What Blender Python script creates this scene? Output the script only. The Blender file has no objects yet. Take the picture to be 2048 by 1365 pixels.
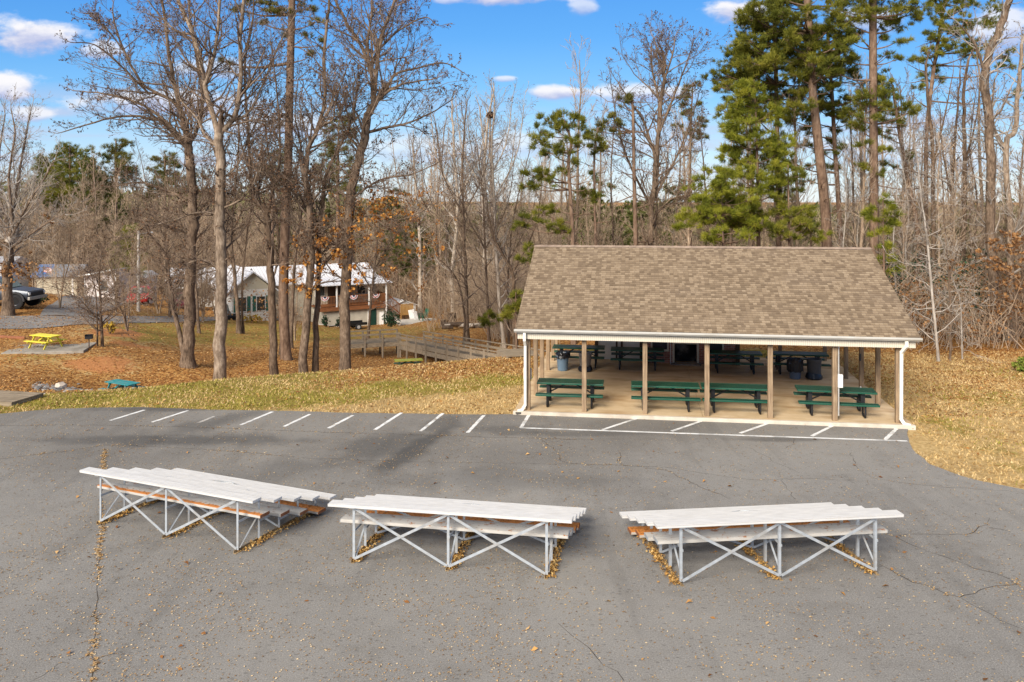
import bpy, math, random
import numpy as np
from mathutils import Vector
S = bpy.context.scene
COL = S.collection
R = math.radians

# ------------------------------------------------------------------ camera
F, H, CX, HY = 1700.0, 6.9, 1024.0, 398.0
cam = bpy.data.cameras.new("camera"); cam_o = bpy.data.objects.new("camera", cam); COL.objects.link(cam_o)
cam_o.location = (0, 0, H); cam_o.rotation_euler = (R(90), 0, 0)
cam.sensor_width = 36; cam.lens = 36 * F / 2048; cam.shift_y = -(682.5 - HY) / 2048
cam.clip_start = 0.1; cam.clip_end = 9000
S.camera = cam_o

# ------------------------------------------------------------------ view, sun, sky
S.view_settings.view_transform = 'Standard'; S.view_settings.look = 'None'
EXPO = 1.08
S.view_settings.exposure = EXPO; S.view_settings.gamma = 1
SKY_S = 0.10
SUN_EL, SUN_AZ = 31, 207            # azimuth measured from +Y towards +X
sun = bpy.data.lights.new("sun", 'SUN'); sun.energy = 3.1; sun.angle = R(28); sun.color = (1, .915, .80)
so = bpy.data.objects.new("sun", sun); COL.objects.link(so)
sd = Vector((math.sin(R(SUN_AZ)) * math.cos(R(SUN_EL)), math.cos(R(SUN_AZ)) * math.cos(R(SUN_EL)), math.sin(R(SUN_EL))))
so.rotation_euler = sd.to_track_quat('Z', 'Y').to_euler(); so.location = (0, 0, 60)

W = bpy.data.worlds.new("World"); S.world = W; W.use_nodes = True
nt = W.node_tree; N = nt.nodes; L = nt.links

def math_node(nt, op, a, b=None, c=None, clamp=False):
    n = nt.nodes.new('ShaderNodeMath'); n.operation = op; n.use_clamp = clamp
    for i, v in enumerate((a, b, c)):
        if v is None: continue
        if isinstance(v, (int, float)): n.inputs[i].default_value = v
        else: nt.links.new(v, n.inputs[i])
    return n.outputs[0]

def smooth(nt, x, lo, hi):
    n = nt.nodes.new('ShaderNodeMapRange'); n.interpolation_type = 'SMOOTHSTEP'
    nt.links.new(x, n.inputs[0]); n.inputs[1].default_value = lo; n.inputs[2].default_value = hi
    return n.outputs[0]

def mixc(nt, fac, a, b, mode='MIX'):
    n = nt.nodes.new('ShaderNodeMix'); n.data_type = 'RGBA'; n.blend_type = mode; n.clamp_factor = True
    for s, v in ((n.inputs[0], fac), (n.inputs[6], a), (n.inputs[7], b)):
        if isinstance(v, (int, float)): s.default_value = v
        elif isinstance(v, (tuple, list)): s.default_value = (*v[:3], 1)
        else: nt.links.new(v, s)
    return n.outputs[2]

def build_sky():
    N.clear()
    sky = N.new('ShaderNodeTexSky'); sky.sky_type = 'NISHITA'; sky.sun_disc = False
    sky.sun_elevation = R(SUN_EL); sky.sun_rotation = R(SUN_AZ)
    sky.air_density = 1.0; sky.dust_density = 0.25; sky.ozone_density = 2.2; sky.altitude = 200
    hsv = N.new('ShaderNodeHueSaturation'); hsv.inputs['Saturation'].default_value = 1.22
    L.new(sky.outputs[0], hsv.inputs['Color'])
    tc = N.new('ShaderNodeTexCoord'); sep = N.new('ShaderNodeSeparateXYZ'); L.new(tc.outputs['Generated'], sep.inputs[0])
    x, y, z = sep.outputs
    yy = math_node(nt, 'MAXIMUM', y, 0.05)
    u = math_node(nt, 'DIVIDE', x, yy); v = math_node(nt, 'DIVIDE', z, yy)
    def noise(su, sv, detail, off):
        c = N.new('ShaderNodeCombineXYZ')
        L.new(math_node(nt, 'MULTIPLY', u, su), c.inputs[0]); L.new(math_node(nt, 'MULTIPLY', v, sv), c.inputs[1]); c.inputs[2].default_value = off
        n = N.new('ShaderNodeTexNoise'); n.inputs['Scale'].default_value = 1; n.inputs['Detail'].default_value = detail
        n.inputs['Roughness'].default_value = .56
        L.new(c.outputs[0], n.inputs['Vector']); return n.outputs[0]
    n1 = noise(22, 44, 7, 1.3)
    col = hsv.outputs[0]
    K = 1.0 / (SKY_S * 2 ** EXPO)                # radiance that shows as white
    # the clear air: pale at the skyline, deep blue higher up
    rp = ramp(nt, v, [(0.0, (.66, .78, .93)), (.055, (.43, .66, .93)), (.12, (.17, .49, .92)), (.19, (.075, .36, .87)), (.26, (.05, .29, .82))])
    sc_ = N.new('ShaderNodeVectorMath'); sc_.operation = 'SCALE'; L.new(rp, sc_.inputs[0]); sc_.inputs['Scale'].default_value = K
    col = mixc(nt, .82, col, sc_.outputs[0])
    # broken bright cloud, added above the view to soften and whiten ambient light
    n0 = tex_noise(nt, tc.outputs['Generated'], 2.6, 5)
    over = math_node(nt, 'MULTIPLY', smooth(nt, z, .26, .55), smooth(nt, n0, .30, .50))
    col = mixc(nt, math_node(nt, 'MULTIPLY', over, .92), col, (.70 * K, .655 * K, .60 * K))
    # thin lavender streaks low down
    n2 = noise(5, 46, 5, 7.7)
    band = math_node(nt, 'MULTIPLY', smooth(nt, v, 0.008, 0.05), math_node(nt, 'SUBTRACT', 1, smooth(nt, v, 0.10, 0.15)))
    left = math_node(nt, 'ADD', .35, math_node(nt, 'MULTIPLY', .65, smooth(nt, math_node(nt, 'ABSOLUTE', math_node(nt, 'ADD', u, .05)), .1, .3)))
    st = math_node(nt, 'MULTIPLY', math_node(nt, 'MULTIPLY', smooth(nt, n2, .46, .66), band), left)
    col = mixc(nt, math_node(nt, 'MULTIPLY', st, .6), col, (.60 * K, .63 * K, .82 * K))
    def cloud(px, py, rx, ry, dens=1.0, amp=1.5):
        nonlocal col
        u0, v0, a, b = (px - CX) / F, (HY - py) / F, rx / F, ry / F
        du = math_node(nt, 'DIVIDE', math_node(nt, 'SUBTRACT', u, u0), a)
        dv = math_node(nt, 'DIVIDE', math_node(nt, 'SUBTRACT', v, v0), b)
        d = math_node(nt, 'SQRT', math_node(nt, 'ADD', math_node(nt, 'MULTIPLY', du, du), math_node(nt, 'MULTIPLY', dv, dv)))
        m = math_node(nt, 'ADD', math_node(nt, 'SUBTRACT', 1, d), math_node(nt, 'MULTIPLY', math_node(nt, 'SUBTRACT', n1, .5), amp))
        m = math_node(nt, 'MULTIPLY', smooth(nt, m, .12, .62), dens)
        m = math_node(nt, 'MULTIPLY', m, smooth(nt, y, 0.0, 0.1))
        t = smooth(nt, math_node(nt, 'ADD', dv, math_node(nt, 'MULTIPLY', math_node(nt, 'SUBTRACT', n1, .5), 2.2)), -.7, .35)
        c = mixc(nt, t, (.46 * K, .52 * K, .80 * K), (.98 * K, .97 * K, 1.0 * K))
        col = mixc(nt, m, col, c)
    for c in [(70, 68, 135, 46), (15, 172, 85, 42), (200, 100, 60, 22, .7), (60, 228, 60, 20, .8), (330, 205, 230, 42, .85), (420, 140, 120, 30, .6),
              (1010, -8, 150, 26), (1170, 14, 40, 26, .6), (1480, 22, 95, 34), (1010, 158, 34, 9, .7), (1120, 186, 110, 22, .95),
              (1300, 188, 160, 26, .8), (2010, 60, 90, 80, .8), (1740, 40, 90, 40, .6), (900, 0, 60, 12, .6),
              (1100, 290, 260, 34, .5), (850, 300, 240, 40, .45), (1800, 300, 300, 50, .5), (560, 250, 200, 30, .6)]:
        cloud(*c)
    bg = N.new('ShaderNodeBackground'); bg.inputs['Strength'].default_value = SKY_S
    L.new(col, bg.inputs['Color'])
    o = N.new('ShaderNodeOutputWorld'); L.new(bg.outputs[0], o.inputs['Surface'])

# ------------------------------------------------------------------ scene helpers
def gp(px, py, z=0.0):
    Y = (H - z) * F / (py - HY); return ((px - CX) * Y / F, Y)
def at(px, py, Y):
    return ((px - CX) * Y / F, Y, H - (py - HY) * Y / F)
def xw(px, Y): return (px - CX) * Y / F

def thing(name, label, cat, loc=(0, 0, 0), rz=0.0, group=None):
    o = bpy.data.objects.new(name, None); COL.objects.link(o); o.empty_display_size = .2
    o.location = loc; o.rotation_euler = (0, 0, rz)
    tag(o, label, cat, group); return o
def tag(o, label=None, cat=None, group=None, kind=None):
    if label: o['label'] = label
    if cat: o['category'] = cat
    if group: o['group'] = group
    if kind: o['kind'] = kind
    return o
def link(name, me, mat=None, parent=None):
    o = bpy.data.objects.new(name, me); COL.objects.link(o)
    if mat is not None and not me.materials: me.materials.append(mat)
    if parent is not None: o.parent = parent
    return o
def copy_tree(o, parent=None):
    c = o.copy(); COL.objects.link(c)
    if parent is not None: c.parent = parent
    for ch in list(o.children): copy_tree(ch, c)
    return c

def mesh_np(name, V, faces, smooth_shade=False):
    """faces: list of (m,k) int arrays"""
    me = bpy.data.meshes.new(name); V = np.asarray(V, np.float32)
    me.vertices.add(len(V)); me.vertices.foreach_set('co', V.ravel())
    faces = [f for f in faces if len(f)]
    loops = np.concatenate([f.ravel() for f in faces]).astype(np.int32)
    tot = np.concatenate([np.full(len(f), f.shape[1], np.int32) for f in faces])
    start = np.concatenate([[0], np.cumsum(tot)[:-1]]).astype(np.int32)
    me.loops.add(len(loops)); me.loops.foreach_set('vertex_index', loops)
    me.polygons.add(len(tot)); me.polygons.foreach_set('loop_start', start); me.polygons.foreach_set('loop_total', tot)
    if smooth_shade: me.polygons.foreach_set('use_smooth', np.ones(len(tot), bool))
    me.update(calc_edges=True); return me

class MB:
    """collects simple solids and links them as one mesh object"""
    def __init__(s): s.v = []; s.f = []; s.uv = None
    def add(s, vs, fs):
        b = len(s.v); s.v += [tuple(p) for p in vs]; s.f += [tuple(i + b for i in f) for f in fs]; return s
    def box(s, x0, x1, y0, y1, z0, z1):
        return s.add([(x0, y0, z0), (x1, y0, z0), (x1, y1, z0), (x0, y1, z0), (x0, y0, z1), (x1, y0, z1), (x1, y1, z1), (x0, y1, z1)],
                     [(3, 2, 1, 0), (4, 5, 6, 7), (0, 1, 5, 4), (1, 2, 6, 5), (2, 3, 7, 6), (3, 0, 4, 7)])
    def bar(s, p, q, w, h=None, up=(0, 0, 1)):
        h = w if h is None else h
        p, q = Vector(p), Vector(q); d = (q - p).normalized(); up = Vector(up)
        if abs(d.dot(up)) > .95: up = Vector((0, 1, 0))
        a = d.cross(up).normalized() * w / 2; b = a.cross(d).normalized() * h / 2
        return s.add([p - a - b, p + a - b, p + a + b, p - a + b, q - a - b, q + a - b, q + a + b, q - a + b],
                     [(3, 2, 1, 0), (4, 5, 6, 7), (0, 1, 5, 4), (1, 2, 6, 5), (2, 3, 7, 6), (3, 0, 4, 7)])
    def cyl(s, p, q, r0, r1=None, n=12, cap=True):
        r1 = r0 if r1 is None else r1
        p, q = Vector(p), Vector(q); d = (q - p).normalized()
        a = d.cross(Vector((0, 0, 1)) if abs(d.z) < .9 else Vector((1, 0, 0))).normalized(); b = d.cross(a)
        vs = [p + (a * math.cos(t) + b * math.sin(t)) * r0 for t in (2 * math.pi * i / n for i in range(n))] + \
             [q + (a * math.cos(t) + b * math.sin(t)) * r1 for t in (2 * math.pi * i / n for i in range(n))]
        fs = [(i, (i + 1) % n, n + (i + 1) % n, n + i) for i in range(n)]
        if cap: fs += [tuple(range(n - 1, -1, -1)), tuple(range(n, 2 * n))]
        return s.add(vs, fs)
    def path(s, pts, r, n=8):
        for p, q in zip(pts[:-1], pts[1:]): s.cyl(p, q, r, r, n)
        return s
    def prism(s, poly, axis, a, b):
        """extrude polygon (2D) along axis: 'x' poly=(y,z), 'y' poly=(x,z), 'z' poly=(x,y)"""
        mk = {'x': lambda p, t: (t, p[0], p[1]), 'y': lambda p, t: (p[0], t, p[1]), 'z': lambda p, t: (p[0], p[1], t)}[axis]
        n = len(poly)
        return s.add([mk(p, a) for p in poly] + [mk(p, b) for p in poly],
                     [tuple(range(n - 1, -1, -1)), tuple(range(n, 2 * n))] + [(i, (i + 1) % n, n + (i + 1) % n, n + i) for i in range(n)])
    def lathe(s, prof, c=(0, 0, 0), n=20):
        vs = []; fs = []; m = len(prof)
        for i in range(n):
            t = 2 * math.pi * i / n
            vs += [(c[0] + r * math.cos(t), c[1] + r * math.sin(t), c[2] + z) for r, z in prof]
        for i in range(n):
            j = (i + 1) % n
            for k in range(m - 1): fs.append((i * m + k, j * m + k, j * m + k + 1, i * m + k + 1))
        return s.add(vs, fs)
    def build(s, name, mat, parent=None, bevel=0, smooth_shade=False, loc=None):
        me = bpy.data.meshes.new(name); me.from_pydata(s.v, [], s.f); me.update()
        import bmesh
        bm = bmesh.new(); bm.from_mesh(me); bmesh.ops.recalc_face_normals(bm, faces=bm.faces); bm.to_mesh(me); bm.free()
        if smooth_shade:
            me.polygons.foreach_set('use_smooth', np.ones(len(me.polygons), bool)); me.set_sharp_from_angle(angle=R(40))
        o = link(name, me, mat, parent)
        if loc: o.location = loc
        if bevel:
            m = o.modifiers.new('bevel', 'BEVEL'); m.width = bevel; m.segments = 2; m.limit_method = 'ANGLE'; m.angle_limit = R(40)
        return o

# ------------------------------------------------------------------ materials
def new_mat(name):
    m = bpy.data.materials.new(name); m.use_nodes = True; t = m.node_tree
    b = t.nodes['Principled BSDF']; return m, t, b
def tex_noise(t, vec, scale, detail=4, rough=.55, dim='3D'):
    n = t.nodes.new('ShaderNodeTexNoise'); n.inputs['Scale'].default_value = scale; n.inputs['Detail'].default_value = detail
    n.inputs['Roughness'].default_value = rough
    if vec is not None: t.links.new(vec, n.inputs['Vector'])
    return n.outputs[0]
def coords(t, kind='Object', scale=(1, 1, 1)):
    c = t.nodes.new('ShaderNodeTexCoord'); m = t.nodes.new('ShaderNodeMapping'); m.inputs['Scale'].default_value = scale
    t.links.new(c.outputs[kind], m.inputs[0]); return m.outputs[0]
def ramp(t, x, stops):
    r = t.nodes.new('ShaderNodeValToRGB'); t.links.new(x, r.inputs[0]); e = r.color_ramp.elements
    while len(e) < len(stops): e.new(.5)
    for i, (p, c) in enumerate(stops): e[i].position = p; e[i].color = (*c, 1)
    return r.outputs[0]
def bump(t, b, h, strength=.3, dist=.02):
    n = t.nodes.new('ShaderNodeBump'); n.inputs['Strength'].default_value = strength; n.inputs['Distance'].default_value = dist
    t.links.new(h, n.inputs['Height']); t.links.new(n.outputs[0], b.inputs['Normal'])
def plain(name, col, rough=.6, metal=0.0, var=.18, scale=6, stretch=(1, 1, 1), bmp=.0, dirt=None, dirt_amt=.4, rand=0.0, spec=.4):
    m, t, b = new_mat(name); v = coords(t, 'Object', stretch)
    n = tex_noise(t, v, scale, 5)
    lo = tuple(c * (1 - var) for c in col); hi = tuple(min(1, c * (1 + var)) for c in col)
    c = ramp(t, n, [(.3, lo), (.7, hi)])
    if dirt:
        n2 = tex_noise(t, v, scale * .35, 6, .65)
        c = mixc(t, math_node(t, 'MULTIPLY', smooth(t, n2, .46, .68), dirt_amt), c, dirt)
    if rand:
        oi = t.nodes.new('ShaderNodeObjectInfo')
        k = math_node(t, 'ADD', 1 - rand, math_node(t, 'MULTIPLY', oi.outputs['Random'], 2 * rand))
        cc = t.nodes.new('ShaderNodeCombineXYZ')
        for i in range(3): t.links.new(k, cc.inputs[i])
        c = mixc(t, 1.0, c, cc.outputs[0], 'MULTIPLY')
    t.links.new(c, b.inputs['Base Color']); b.inputs['Roughness'].default_value = rough; b.inputs['Metallic'].default_value = metal
    b.inputs['Specular IOR Level'].default_value = spec
    if bmp: bump(t, b, tex_noise(t, v, scale * 4, 4), bmp)
    return m
def leafy(name, stops, rough=.7, trans=.25, clump=None):
    """small leaf or needle faces: colour differs from leaf to leaf and from clump to clump"""
    m, t, b = new_mat(name); g = t.nodes.new('ShaderNodeNewGeometry')
    x = g.outputs['Random Per Island']
    if clump:
        n = tex_noise(t, coords(t), clump, 3)
        x = math_node(t, 'ADD', math_node(t, 'MULTIPLY', x, .45), math_node(t, 'MULTIPLY', smooth(t, n, .3, .7), .55))
    c = ramp(t, x, stops); t.links.new(c, b.inputs['Base Color']); b.inputs['Roughness'].default_value = rough
    b.inputs['Specular IOR Level'].default_value = .2
    tr = t.nodes.new('ShaderNodeBsdfTranslucent'); t.links.new(c, tr.inputs[0])
    mx = t.nodes.new('ShaderNodeMixShader'); mx.inputs[0].default_value = trans
    t.links.new(b.outputs[0], mx.inputs[1]); t.links.new(tr.outputs[0], mx.inputs[2])
    t.links.new(mx.outputs[0], t.nodes['Material Output'].inputs[0]); return m
def bark(name, lo, mid, hi, scale=9, rand=.0):
    m, t, b = new_mat(name); v = coords(t, 'Object', (1, 1, .28))
    n = tex_noise(t, v, scale, 7, .7); n2 = tex_noise(t, coords(t), 1.6, 4, .6)
    x = math_node(t, 'ADD', math_node(t, 'MULTIPLY', n, .65), math_node(t, 'MULTIPLY', n2, .35))
    c = ramp(t, x, [(.36, lo), (.5, mid), (.64, hi)])
    if rand:
        oi = t.nodes.new('ShaderNodeObjectInfo')
        k = math_node(t, 'ADD', 1 - rand, math_node(t, 'MULTIPLY', oi.outputs['Random'], 2 * rand))
        cc = t.nodes.new('ShaderNodeCombineXYZ')
        for i in range(3): t.links.new(k, cc.inputs[i])
        c = mixc(t, 1.0, c, cc.outputs[0], 'MULTIPLY')
    t.links.new(c, b.inputs['Base Color']); b.inputs['Roughness'].default_value = .9; b.inputs['Specular IOR Level'].default_value = .15
    bump(t, b, n, .7, .03); return m

build_sky()
# ------------------------------------------------------------------ terrain
CREST = np.array([(-200, 28), (-30, 28), (-20, 28.6), (-15.2, 30.4), (-13.4, 31.2), (-11.2, 32.7), (-6.57, 34.5), (-.5, 37.2), (3, 39.5), (14, 38), (22, 36), (200, 36)], float)
CTRL = [(p[0], p[1], p[2]) for p in [
    (0, 35, -.55), (0, 42, -.5), (0, 46, -.15), (0, 50, .02), (0, 53, .23), (0, 60, .1), (0, 80, -1.5), (0, 100, -2), (-300, 35, -.3), (-300, 60, .2), (-300, 100, -1.5),
    (60, 33, -.35), (130, 34, -.66), (100, 42, -.5), (100, 46, -.35), (245, 36, -1.5), (245, 39, -1.2), (200, 40, -.8), (250, 44, -.66), (250, 48, -.5), (300, 57, -1.2),
    (200, 52, -.5), (150, 60, -.7), (100, 85, -2.8), (190, 75, -2.0), (275, 68, -1.4),
    (330, 37, -1.6), (375, 41, -1.15), (375, 46, -1.4), (375, 52, -1.6), (380, 60, -1.9), (400, 66, -2.3), (350, 80, -3.2), (400, 100, -4),
    (440, 37, -1.6), (440, 42, -1.6), (450, 50, -1.9), (450, 60, -2.4), (450, 70, -3.06), (478, 58, -2.3),
    (548, 37, -1.3), (572, 45, -1.62), (572, 55, -2.3), (572, 65, -2.9), (607, 37.5, -1.3), (692, 38, -1.2), (700, 41, -1.7), (700, 46, -2.15), (700, 51, -2.5), (700, 55, -2.65),
    (700, 65, -3.4), (700, 72, -4.1), (800, 44, -2.3), (800, 52, -2.8), (800, 60, -3.0), (800, 66, -3.3), (800, 74, -4.0), (817, 46, -2.45), (650, 82, -4.2), (500, 75, -3.3), (550, 70, -3.2),
    (880, 43, -1.7), (900, 50, -2.2), (905, 72, -3.35), (940, 60, -2.3), (985, 55, -1.96), (950, 50, -1.75), (960, 43, -1.5), (1000, 41, -1.2), (1010, 46, -1.2), (1040, 60, -2.4), (900, 90, -5), (1000, 90, -5.5), (800, 95, -5),
    (1200, 44, -.1), (1500, 44, -.15), (1880, 40, -.1), (2040, 40, -.1), (1700, 44, -.3), (1900, 50, -.8), (1300, 60, -2), (1700, 60, -1.6), (1900, 80, -3), (1500, 90, -5), (2040, 60, -1.5), (2100, 90, -3), (2400, 50, -.6), (2400, 90, -3)]]
_P = np.array([(xw(p[0], p[1]), p[1], p[2]) for p in CTRL])
def _k(d): return np.where(d > 1e-9, d * d * np.log(np.maximum(d, 1e-9)), 0)
_n = len(_P); _A = np.zeros((_n + 3, _n + 3))
_D = np.hypot(_P[:, None, 0] - _P[None, :, 0], _P[:, None, 1] - _P[None, :, 1])
_A[:_n, :_n] = _k(_D) + np.eye(_n) * .6; _A[:_n, _n] = 1; _A[:_n, _n + 1:] = _P[:, :2]; _A[_n:, :_n] = _A[:_n, _n:].T
_W = np.linalg.solve(_A, np.concatenate([_P[:, 2], [0, 0, 0]]))
def sstep(x, a, b):
    t = np.clip((x - a) / (b - a), 0, 1); return t * t * (3 - 2 * t)
def tzv(X, Y):
    X = np.asarray(X, float); Y = np.asarray(Y, float); sh = X.shape; X = X.ravel(); Y = Y.ravel(); out = np.zeros(len(X))
    for i in range(0, len(X), 20000):
        x = np.clip(X[i:i + 20000], -70, 70); y = np.clip(Y[i:i + 20000], 26, 105)
        d = np.hypot(x[:, None] - _P[None, :, 0], y[:, None] - _P[None, :, 1])
        out[i:i + 20000] = _k(d) @ _W[:_n] + _W[_n] + _W[_n + 1] * x + _W[_n + 2] * y
    out = np.clip(out, -7, .6)
    yc = np.interp(X, CREST[:, 0], CREST[:, 1]); w = sstep(Y - yc, -.4, 3.0)
    far = sstep(Y, 92, 170); fz = -7.5 + 3.5 * sstep(-X, 10, 60)
    fz = fz - 3 * sstep(Y, 250, 600)
    z = w * (out * (1 - far) + fz * far)
    z = z + .05 * w * np.sin(X * 1.3 + 2) * np.sin(Y * 1.1) - .03 * (1 - w)
    return z.reshape(sh)
def tz(x, y): return float(tzv(np.array([x]), np.array([y]))[0])

xs = np.concatenate([-70 - np.geomspace(.9, 2500, 34)[::-1], np.arange(-70, 45.01, .5), 45 + np.geomspace(.9, 2500, 34)])
ys = np.concatenate([-80 + np.zeros(1), np.arange(-60, 25, 8.), np.arange(25, 100.01, .5), 100 + np.geomspace(.9, 4000, 40)])
GX, GY = np.meshgrid(xs, ys); GZ = tzv(GX, GY)
V = np.stack([GX.ravel(), GY.ravel(), GZ.ravel()], 1); nx, ny = len(xs), len(ys)
I = (np.arange(ny - 1)[:, None] * nx + np.arange(nx - 1)[None, :]).ravel()
gm = mesh_np("ground", V, [np.stack([I, I + 1, I + nx + 1, I + nx], 1)], True)

# what the ground is covered with: R leaf litter, G green lawn, B dry straw grass, A red clay
def blob(X, Y, cx, cy, rx, ry): return np.clip(1 - np.hypot((X - cx) / rx, (Y - cy) / ry), 0, 1)
def cover(X, Y):
    yc = np.interp(X, CREST[:, 0], CREST[:, 1]); d = Y - yc
    beyond = sstep(d, .0, 1.2)
    rightside = sstep(X, 11.0, 13.5)
    leaf = .10 + .9 * beyond
    # leaf drift on the bank towards the ramp
    drift = sstep(X, -9.5, -4) * sstep(d + .5 * np.sin(X * 1.7) + .4 * np.sin(X * .6 + 1), -4.8, -2.4) * (1 - sstep(X, 2, 4)); leaf = np.maximum(leaf, drift)
    leaf = np.maximum(leaf, rightside * (.12 + .36 * sstep(Y, 27, 33) + .10 * np.sin(X * 1.3) * np.sin(Y * 1.1)))
    green = (1 - beyond) * (1 - rightside) * sstep(d, -7.4, -5.0) * (1 - .75 * drift)
    lawn = blob(X, Y, xw(600, 62), 63, 16, 13) ** .6 + blob(X, Y, xw(250, 46), 46.5, 5, 4) * .8 + blob(X, Y, xw(330, 50), 52, 7, 6) + .6*blob(X, Y, xw(60, 40), 40, 7, 4)
    lawn = np.clip(lawn * 1.3, 0, 1) * beyond * (Y < 76)
    leaf = leaf * (1 - .62 * lawn); green = np.maximum(green, .8 * lawn)
    green = np.maximum(green, rightside * (1 - sstep(Y, 33, 37)) * np.clip(.42 * np.sin(X * .8 + 1) * np.sin(Y * .9) + .25, 0, 1))
    straw = (1 - beyond) * (1 - green) + rightside * .8
    clay = blob(X, Y, xw(215, 46), 47, 2.6, 2.4) + blob(X, Y, xw(240, 43), 44.5, 2.4, 1.1) + 1.2 * blob(X, Y, xw(205, 40), 39.6, 2.6, 1.4) + blob(X, Y, xw(45, 43), 43.8, 1.6, .7) + .9 * blob(X, Y, xw(240, 41), 40.8, 1.6, .8)
    return np.clip(np.stack([leaf, green, straw, np.clip(clay * 1.05, 0, 1)], -1), 0, 1)
ca = gm.attributes.new("cover", 'FLOAT_COLOR', 'POINT'); ca.data.foreach_set('color', cover(V[:, 0], V[:, 1]).astype(np.float32).ravel())

def ground_mat():
    m, t, b = new_mat("ground_cover"); v = coords(t)
    a = t.nodes.new('ShaderNodeAttribute'); a.attribute_name = "cover"
    s = t.nodes.new('ShaderNodeSeparateColor'); t.links.new(a.outputs['Color'], s.inputs[0])
    leaf, green, straw = s.outputs; clay = a.outputs['Alpha']
    nf = tex_noise(t, v, 9, 6, .7); nm = tex_noise(t, v, 1.3, 5, .6); nb = tex_noise(t, v, .35, 4)
    vo = t.nodes.new('ShaderNodeTexVoronoi'); vo.inputs['Scale'].default_value = 11; t.links.new(v, vo.inputs['Vector'])
    sv = t.nodes.new('ShaderNodeSeparateColor'); t.links.new(vo.outputs['Color'], sv.inputs[0])
    cs = ramp(t, nf, [(.3, (.27, .175, .065)), (.5, (.46, .32, .14)), (.7, (.60, .44, .22))])
    cg = ramp(t, nf, [(.3, (.13, .11, .018)), (.5, (.25, .205, .04)), (.7, (.40, .31, .085))])
    cl = ramp(t, sv.outputs[0], [(.0, (.15, .064, .02)), (.35, (.29, .13, .04)), (.65, (.40, .20, .06)), (1, (.50, .30, .11))])
    cr = ramp(t, nf, [(.3, (.36, .145, .05)), (.7, (.50, .24, .10))])
    c = mixc(t, smooth(t, math_node(t, 'ADD', green, math_node(t, 'MULTIPLY', math_node(t, 'SUBTRACT', nm, .5), 1.5)), .3, .75), cs, cg)
    c = mixc(t, smooth(t, math_node(t, 'ADD', clay, math_node(t, 'MULTIPLY', math_node(t, 'SUBTRACT', nm, .5), 1.2)), .25, .6), c, cr)
    lf = math_node(t, 'ADD', leaf, math_node(t, 'MULTIPLY', math_node(t, 'SUBTRACT', nm, .5), 1.3))
    lf = math_node(t, 'ADD', lf, math_node(t, 'MULTIPLY', math_node(t, 'SUBTRACT', sv.outputs[1], .5), .7))
    c = mixc(t, smooth(t, math_node(t, 'SUBTRACT', lf, math_node(t, 'MULTIPLY', clay, .7)), .35, .6), c, cl)
    c = mixc(t, math_node(t, 'MULTIPLY', smooth(t, nb, .4, .7), .3), c, (.16, .10, .05))
    t.links.new(c, b.inputs['Base Color']); b.inputs['Roughness'].default_value = .95; b.inputs['Specular IOR Level'].default_value = .1
    bump(t, b, math_node(t, 'ADD', nf, sv.outputs[2]), .6, .06); return m
ground = tag(link("ground", gm, ground_mat()), kind='structure')

# ------------------------------------------------------------------ parking lot
LOT_EDGE = [(-60, 800), (-20, 826), (0, 828), (60, 822), (120, 818), (200, 815.5), (280, 815), (350, 817), (420, 820), (480, 821), (560, 822), (640, 824), (700, 826), (860, 828), (1000, 829), (1062, 829)]
def lot_poly():
    pts = [(-90, 22), (-40, 26.4)]
    pts += [gp(x, y) for x, y in LOT_EDGE[1:]]
    pts += [(9.0, 26.0), gp(1812, 853), gp(1816, 884), gp(1832, 906), gp(1860, 927), gp(1900, 945), gp(1960, 962), gp(2048, 980), gp(2300, 1010), (40, 16), (90, 12), (90, -70), (-90, -70)]
    out = []; rng = random.Random(5)
    for (p, q) in zip(pts, pts[1:] + pts[:1]):
        d = math.hypot(q[0] - p[0], q[1] - p[1]); n = max(1, int(d / .35)) if d < 30 and p[1] > 12 else 1
        for i in range(n):
            t = i / n; j = .045 if n > 1 else 0
            out.append((p[0] + (q[0] - p[0]) * t + rng.uniform(-j, j), p[1] + (q[1] - p[1]) * t + rng.uniform(-j, j)))
    return out
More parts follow.
